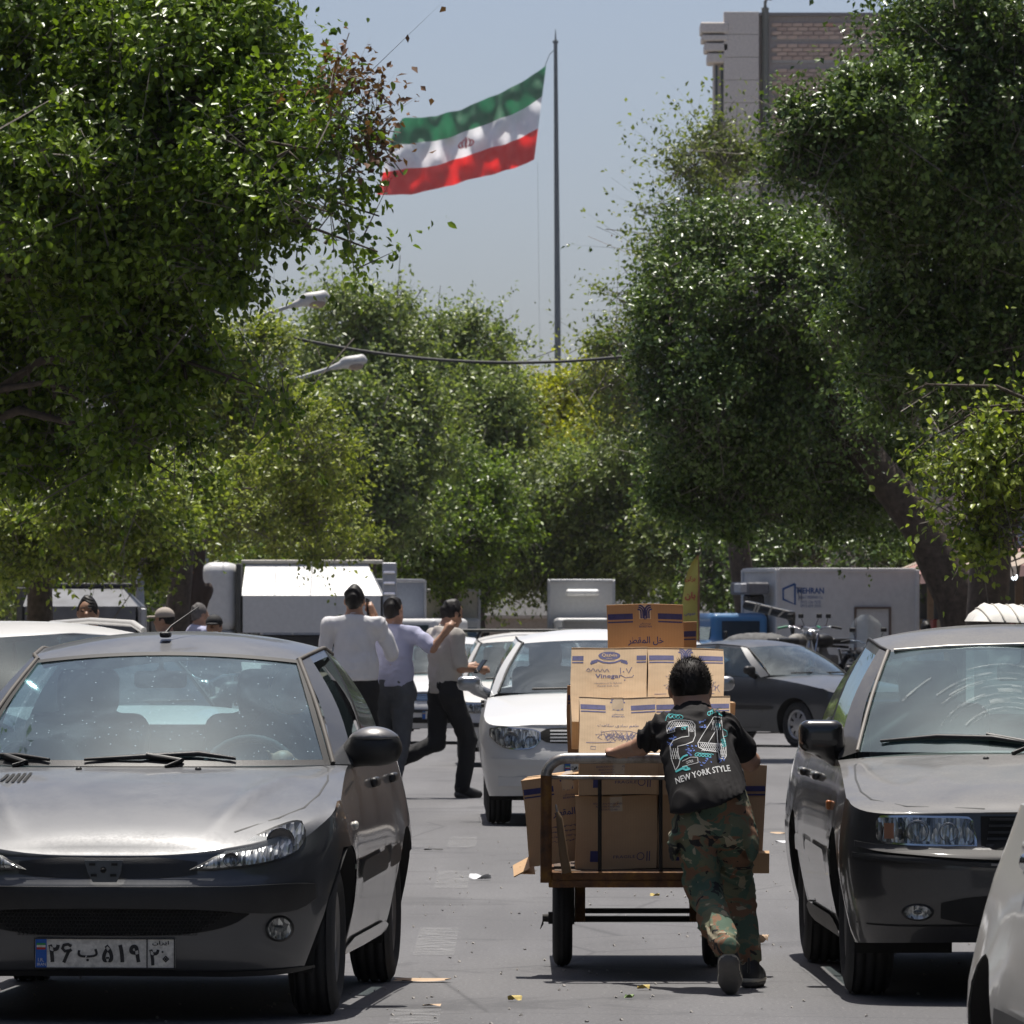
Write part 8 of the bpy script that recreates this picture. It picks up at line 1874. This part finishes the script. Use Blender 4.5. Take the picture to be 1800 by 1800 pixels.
# ------------------------------------------------------------------ shops behind the right pavement
def shops():
    cols = ((.30, .24, .20), (.22, .19, .17), (.33, .27, .22), (.26, .21, .19)); desc = ('nearest', 'second', 'third', 'farthest')
    for i in range(4):
        y0 = 96 + 22 * i; t = thing('shop_building', '%s brick shop building along the right pavement, with sloping awning' % desc[i], 'building', (9.1, y0, 0), 0, 'shops along the right pavement')
        m = mat('shop_wall_%d' % i, cols[i], .85, bmp=.3); D = 21.6
        MB().box((3, D / 2, 2.6), (6, D, 6.2)).build('wall', m, t); MB().box((3, D / 2, 5.85), (6.3, D + .1, .3)).build('parapet', mat('parapet', (.35, .32, .29), .85), t)
        for k in range(4):
            yy = 2.8 + 5.3 * k
            MB().box((-.04, yy, 1.35), (.10, 4.4, 2.5), bev=.01).build('shop_opening', BLACKD, t); MB().box((-.10, yy - 2.3, 1.4), (.16, .18, 2.8)).build('door_post', mat('post_tan', (.28, .20, .13), .7), t)
            MB().box((-.12, yy, 2.95), (.12, 4.6, .5)).build('shop_sign', mat('sign_%d' % ((i + k) % 3), ((.22, .05, .05), (.25, .24, .22), (.08, .12, .2))[(i + k) % 3], .6), t)
            aw = MB(); aw.grid([[(0, yy - 2.3, 2.75), (0, yy + 2.3, 2.75)], [(-1.3, yy - 2.3, 2.25), (-1.3, yy + 2.3, 2.25)], [(-1.32, yy - 2.3, 2.08), (-1.32, yy + 2.3, 2.08)]], smooth=False); aw.build('awning', mat('awning_%d' % ((i + k) % 2), ((.36, .20, .17), (.38, .31, .25))[(i + k) % 2], .8), t)
            for j in range(3): MB().box((-.10, yy - 1.5 + 1.4 * j, .95), (.5, 1.1, .9), bev=.02).build('goods', mat('goods_%d' % ((i + j + k) % 4), ((.25, .05, .04), (.20, .16, .10), (.10, .12, .16), (.28, .22, .08))[(i + j + k) % 4], .7), t)
            MB().box((-.1, yy, 4.6), (.12, 1.4, 1.3)).build('window', mat('shop_window', (.04, .05, .055), .2), t)
shops()
def far_rows():  # last two terraces are added out of view to block low sky
    for i, (x, y0, D, h, c) in enumerate(((-12.4, 60, 152, 6.5, (.22, .19, .17)), (-12.4, 212, 80, 8.0, (.27, .24, .21)), (-12.4, 294, 110, 7.2, (.24, .21, .2)), (9.3, 186, 70, 7.5, (.25, .21, .19)), (9.6, 258, 60, 9.0, (.3, .27, .24)), (-11.5, -40, 98, 9.5, (.24, .21, .19)), (11.5, -40, 134, 9.0, (.22, .2, .18)))):
        t = thing('terrace_building', ('nearer shaded terrace on the left, behind the leaves', 'middle terrace on the left pavement, mostly hidden by trees', 'far terrace at the left end of the street', 'terrace beyond the shops on the right', 'far tall terrace on the right below the tower', 'terrace added beside the camera on the left, outside the picture', 'terrace added beside the camera on the right, outside the picture')[i], 'building', (x, y0, gz(y0)), 0, 'terraces along the street'); sx = -1 if x < 0 else 1
        MB().box((sx * 4, D / 2, h / 2), (8, D, h)).build('wall', mat('terrace_%d' % i, c, .85, bmp=.3), t); MB().box((sx * 4, D / 2, h + .1), (8.3, D + .2, .25)).build('parapet', MATS['parapet'], t)
        MB().box((sx * 4, -.03, h * .25), (6.5, .1, h * .42)).build('shop_opening', BLACKD, t)
        for k in range(int(D / 6)):
            MB().box((-sx * .02, 3 + 6 * k, 1.4), (.12, 4.6, 2.5)).build('shop_opening', BLACKD, t); MB().box((-sx * .02, 3 + 6 * k, 4.6), (.12, 2.0, 1.5)).build('window', MATS['shop_window'], t)
far_rows()
def shop_lamp(label, p, Y, r=.07):
    c = P(*p, Y); t = thing('shop_lamp', label, 'lamp', c, 0, 'lit bulbs at the shopfronts'); m, nt, b = nodes('lit_bulb_' + str(p[0])); setp(b, Emission_Color=(.85, .95, 1, 1), Emission_Strength=5.0)
    q = SDF(); q.ell((0, 0, 0), (r, r, r * 1.15)); q.build('bulb', m, t, .02); MB().tube([(0, 0, r), (0, 0, r + .7)], .01, 5).build('cord', BLACKP, t)
shop_lamp('biggest lit bulb hanging under the first awning on the right', (1666, 1007), 128, .075); shop_lamp('small lit bulb low in the shade of the shops', (1697, 1044), 142, .055); shop_lamp('lit bulb close to the right edge, under the last awning', (1783, 1014), 118, .05)
def wall_far():
    t = thing('garden_wall', 'low beige wall across the far end of the street', 'wall', (P(905, 0, 262).x, 262, gz(262))); MB().box((.2, 0, .95), (9, .25, 1.9)).build('wall_face', mat('wall_beige', (.40, .34, .28), .9, bmp=.3), t); MB().box((.2, 0, 1.93), (9.1, .4, .12)).build('coping', mat('wall_coping', (.55, .50, .44), .9), t)
wall_far()
# planted bed at the end of the street under the closing row of trees
q = MB(); q.box((-1.2, 236, gz(200) + .06), (11.5, 136, .16), bev=.03); o = q.build('planted_island', mat('soil', (.12, .10, .075), .95, bmp=.6)); o['kind'] = 'structure'

# ------------------------------------------------------------------ litter on the asphalt
def ground_at(pxx, py): Y = FPX * EYE / (py - HZ); return Vector(((pxx - 900) * Y / FPX, Y, .004))
def scrap(name, label, cat, p, w, l, m, rot=0.0, curl=.02, group='litter on the road', seed=1):
    r = random.Random(seed); mb = MB(); n = 9; rows = []
    for i in range(n):
        v = i / (n - 1); rows.append([Vector((w * (u - .5) * (1 - .25 * abs(2 * v - 1) + r.uniform(-.12, .12)), l * (v - .5), curl * (.5 + .5 * math.sin(v * 5 + u * 3 + seed)) + .002)) for u in np.linspace(0, 1, 5)])
    mb.grid(rows); o = mb.build(name, m); o.location = ground_at(*p); o.rotation_euler = (0, 0, rot); tag(o, label, cat, group)
PAPER = mat('litter_paper', (.70, .71, .74), .8); LEAFY = mat('litter_yellow', (.55, .42, .12), .7); CARDL = mat('litter_card', (.50, .36, .24), .85); DK = mat('litter_dark', (.03, .03, .03), .8)
scrap('paper_scrap', 'crumpled white paper scrap left of the handcart', 'litter', (844, 1547), .07, .12, PAPER, R(80), .03)
scrap('card_strip', 'torn brown cardboard strip beside the grey hatchback rear wheel', 'litter', (742, 1727), .24, .07, CARDL, R(4), .012, seed=3)
scrap('fallen_leaf', 'yellow leaf on the road right of the hatchback front wheel', 'litter', (905, 1761), .026, .055, LEAFY, R(70), .02, seed=4)
scrap('fallen_leaf', 'green yellow leaf just left of the boy\'s raised shoe', 'litter', (1131, 1741), .024, .05, LEAFY, R(80), .018, seed=5)
scrap('fallen_leaf', 'small greenish leaf nearest the lower edge left of the boy', 'litter', (1106, 1757), .018, .04, mat('litter_green', (.2, .3, .1), .7), R(60), .015, seed=6)
scrap('fallen_leaf', 'yellow leaf under the middle of the handcart', 'litter', (1151, 1577), .026, .05, LEAFY, R(75), .015, seed=7)
scrap('card_strip', 'thin tan strip on the road right of the cart', 'litter', (1372, 1467), .05, .14, CARDL, R(85), .012, seed=8)
scrap('paper_scrap', 'small white paper right of the cart below the tan strip', 'litter', (1375, 1483), .03, .09, PAPER, R(80), .015, seed=9)
scrap('dark_scrap', 'dark scrap on the road left of the faded lane dashes', 'litter', (762, 1496), .04, .12, DK, R(80), .01, seed=10)
scrap('card_scrap', 'tiny tan scrap near the lowest lane dash', 'litter', (759, 1771), .035, .07, CARDL, R(80), .008, seed=11)
scrap('crumpled_wrapper', 'pale crumpled wrapper beside the boy\'s right ankle', 'litter', (1336, 1660), .03, .08, CARDL, R(70), .04, seed=12)
rg = random.Random(9)
mbg = MB()
for i in range(500):
    Y = rg.uniform(26.5, 48); x = rg.uniform(-2.2, 2.2) * Y / 30; r_ = rg.uniform(.002, .006); mbg.box((x, Y, .003), (r_ * 2, r_ * 2, r_ * 1.2), Euler((rg.random(), rg.random(), rg.random())).to_matrix())
o = mbg.build('road_grit', mat('grit', (.34, .32, .30), .9), None, 'stuff'); o['label'] = 'loose grit scattered over the asphalt'; o['category'] = 'grit'
# ------------------------------------------------------------------ the dusty air over the street
def haze():
    m = bpy.data.materials.new('haze_air'); m.use_nodes = True; nt = m.node_tree
    nt.nodes.remove(nt.nodes['Principled BSDF'])
    v = N(nt, 'ShaderNodeVolumePrincipled'); v.inputs['Color'].default_value = (.93, .95, 1, 1); v.inputs['Density'].default_value = .00006; v.inputs['Anisotropy'].default_value = .3
    nt.links.new(v.outputs[0], nt.nodes['Material Output'].inputs['Volume'])
    mb = MB(); mb.box((0, 675, 39), (1500, 1450, 82)); o = mb.build('haze', m); o['kind'] = 'stuff'
haze()
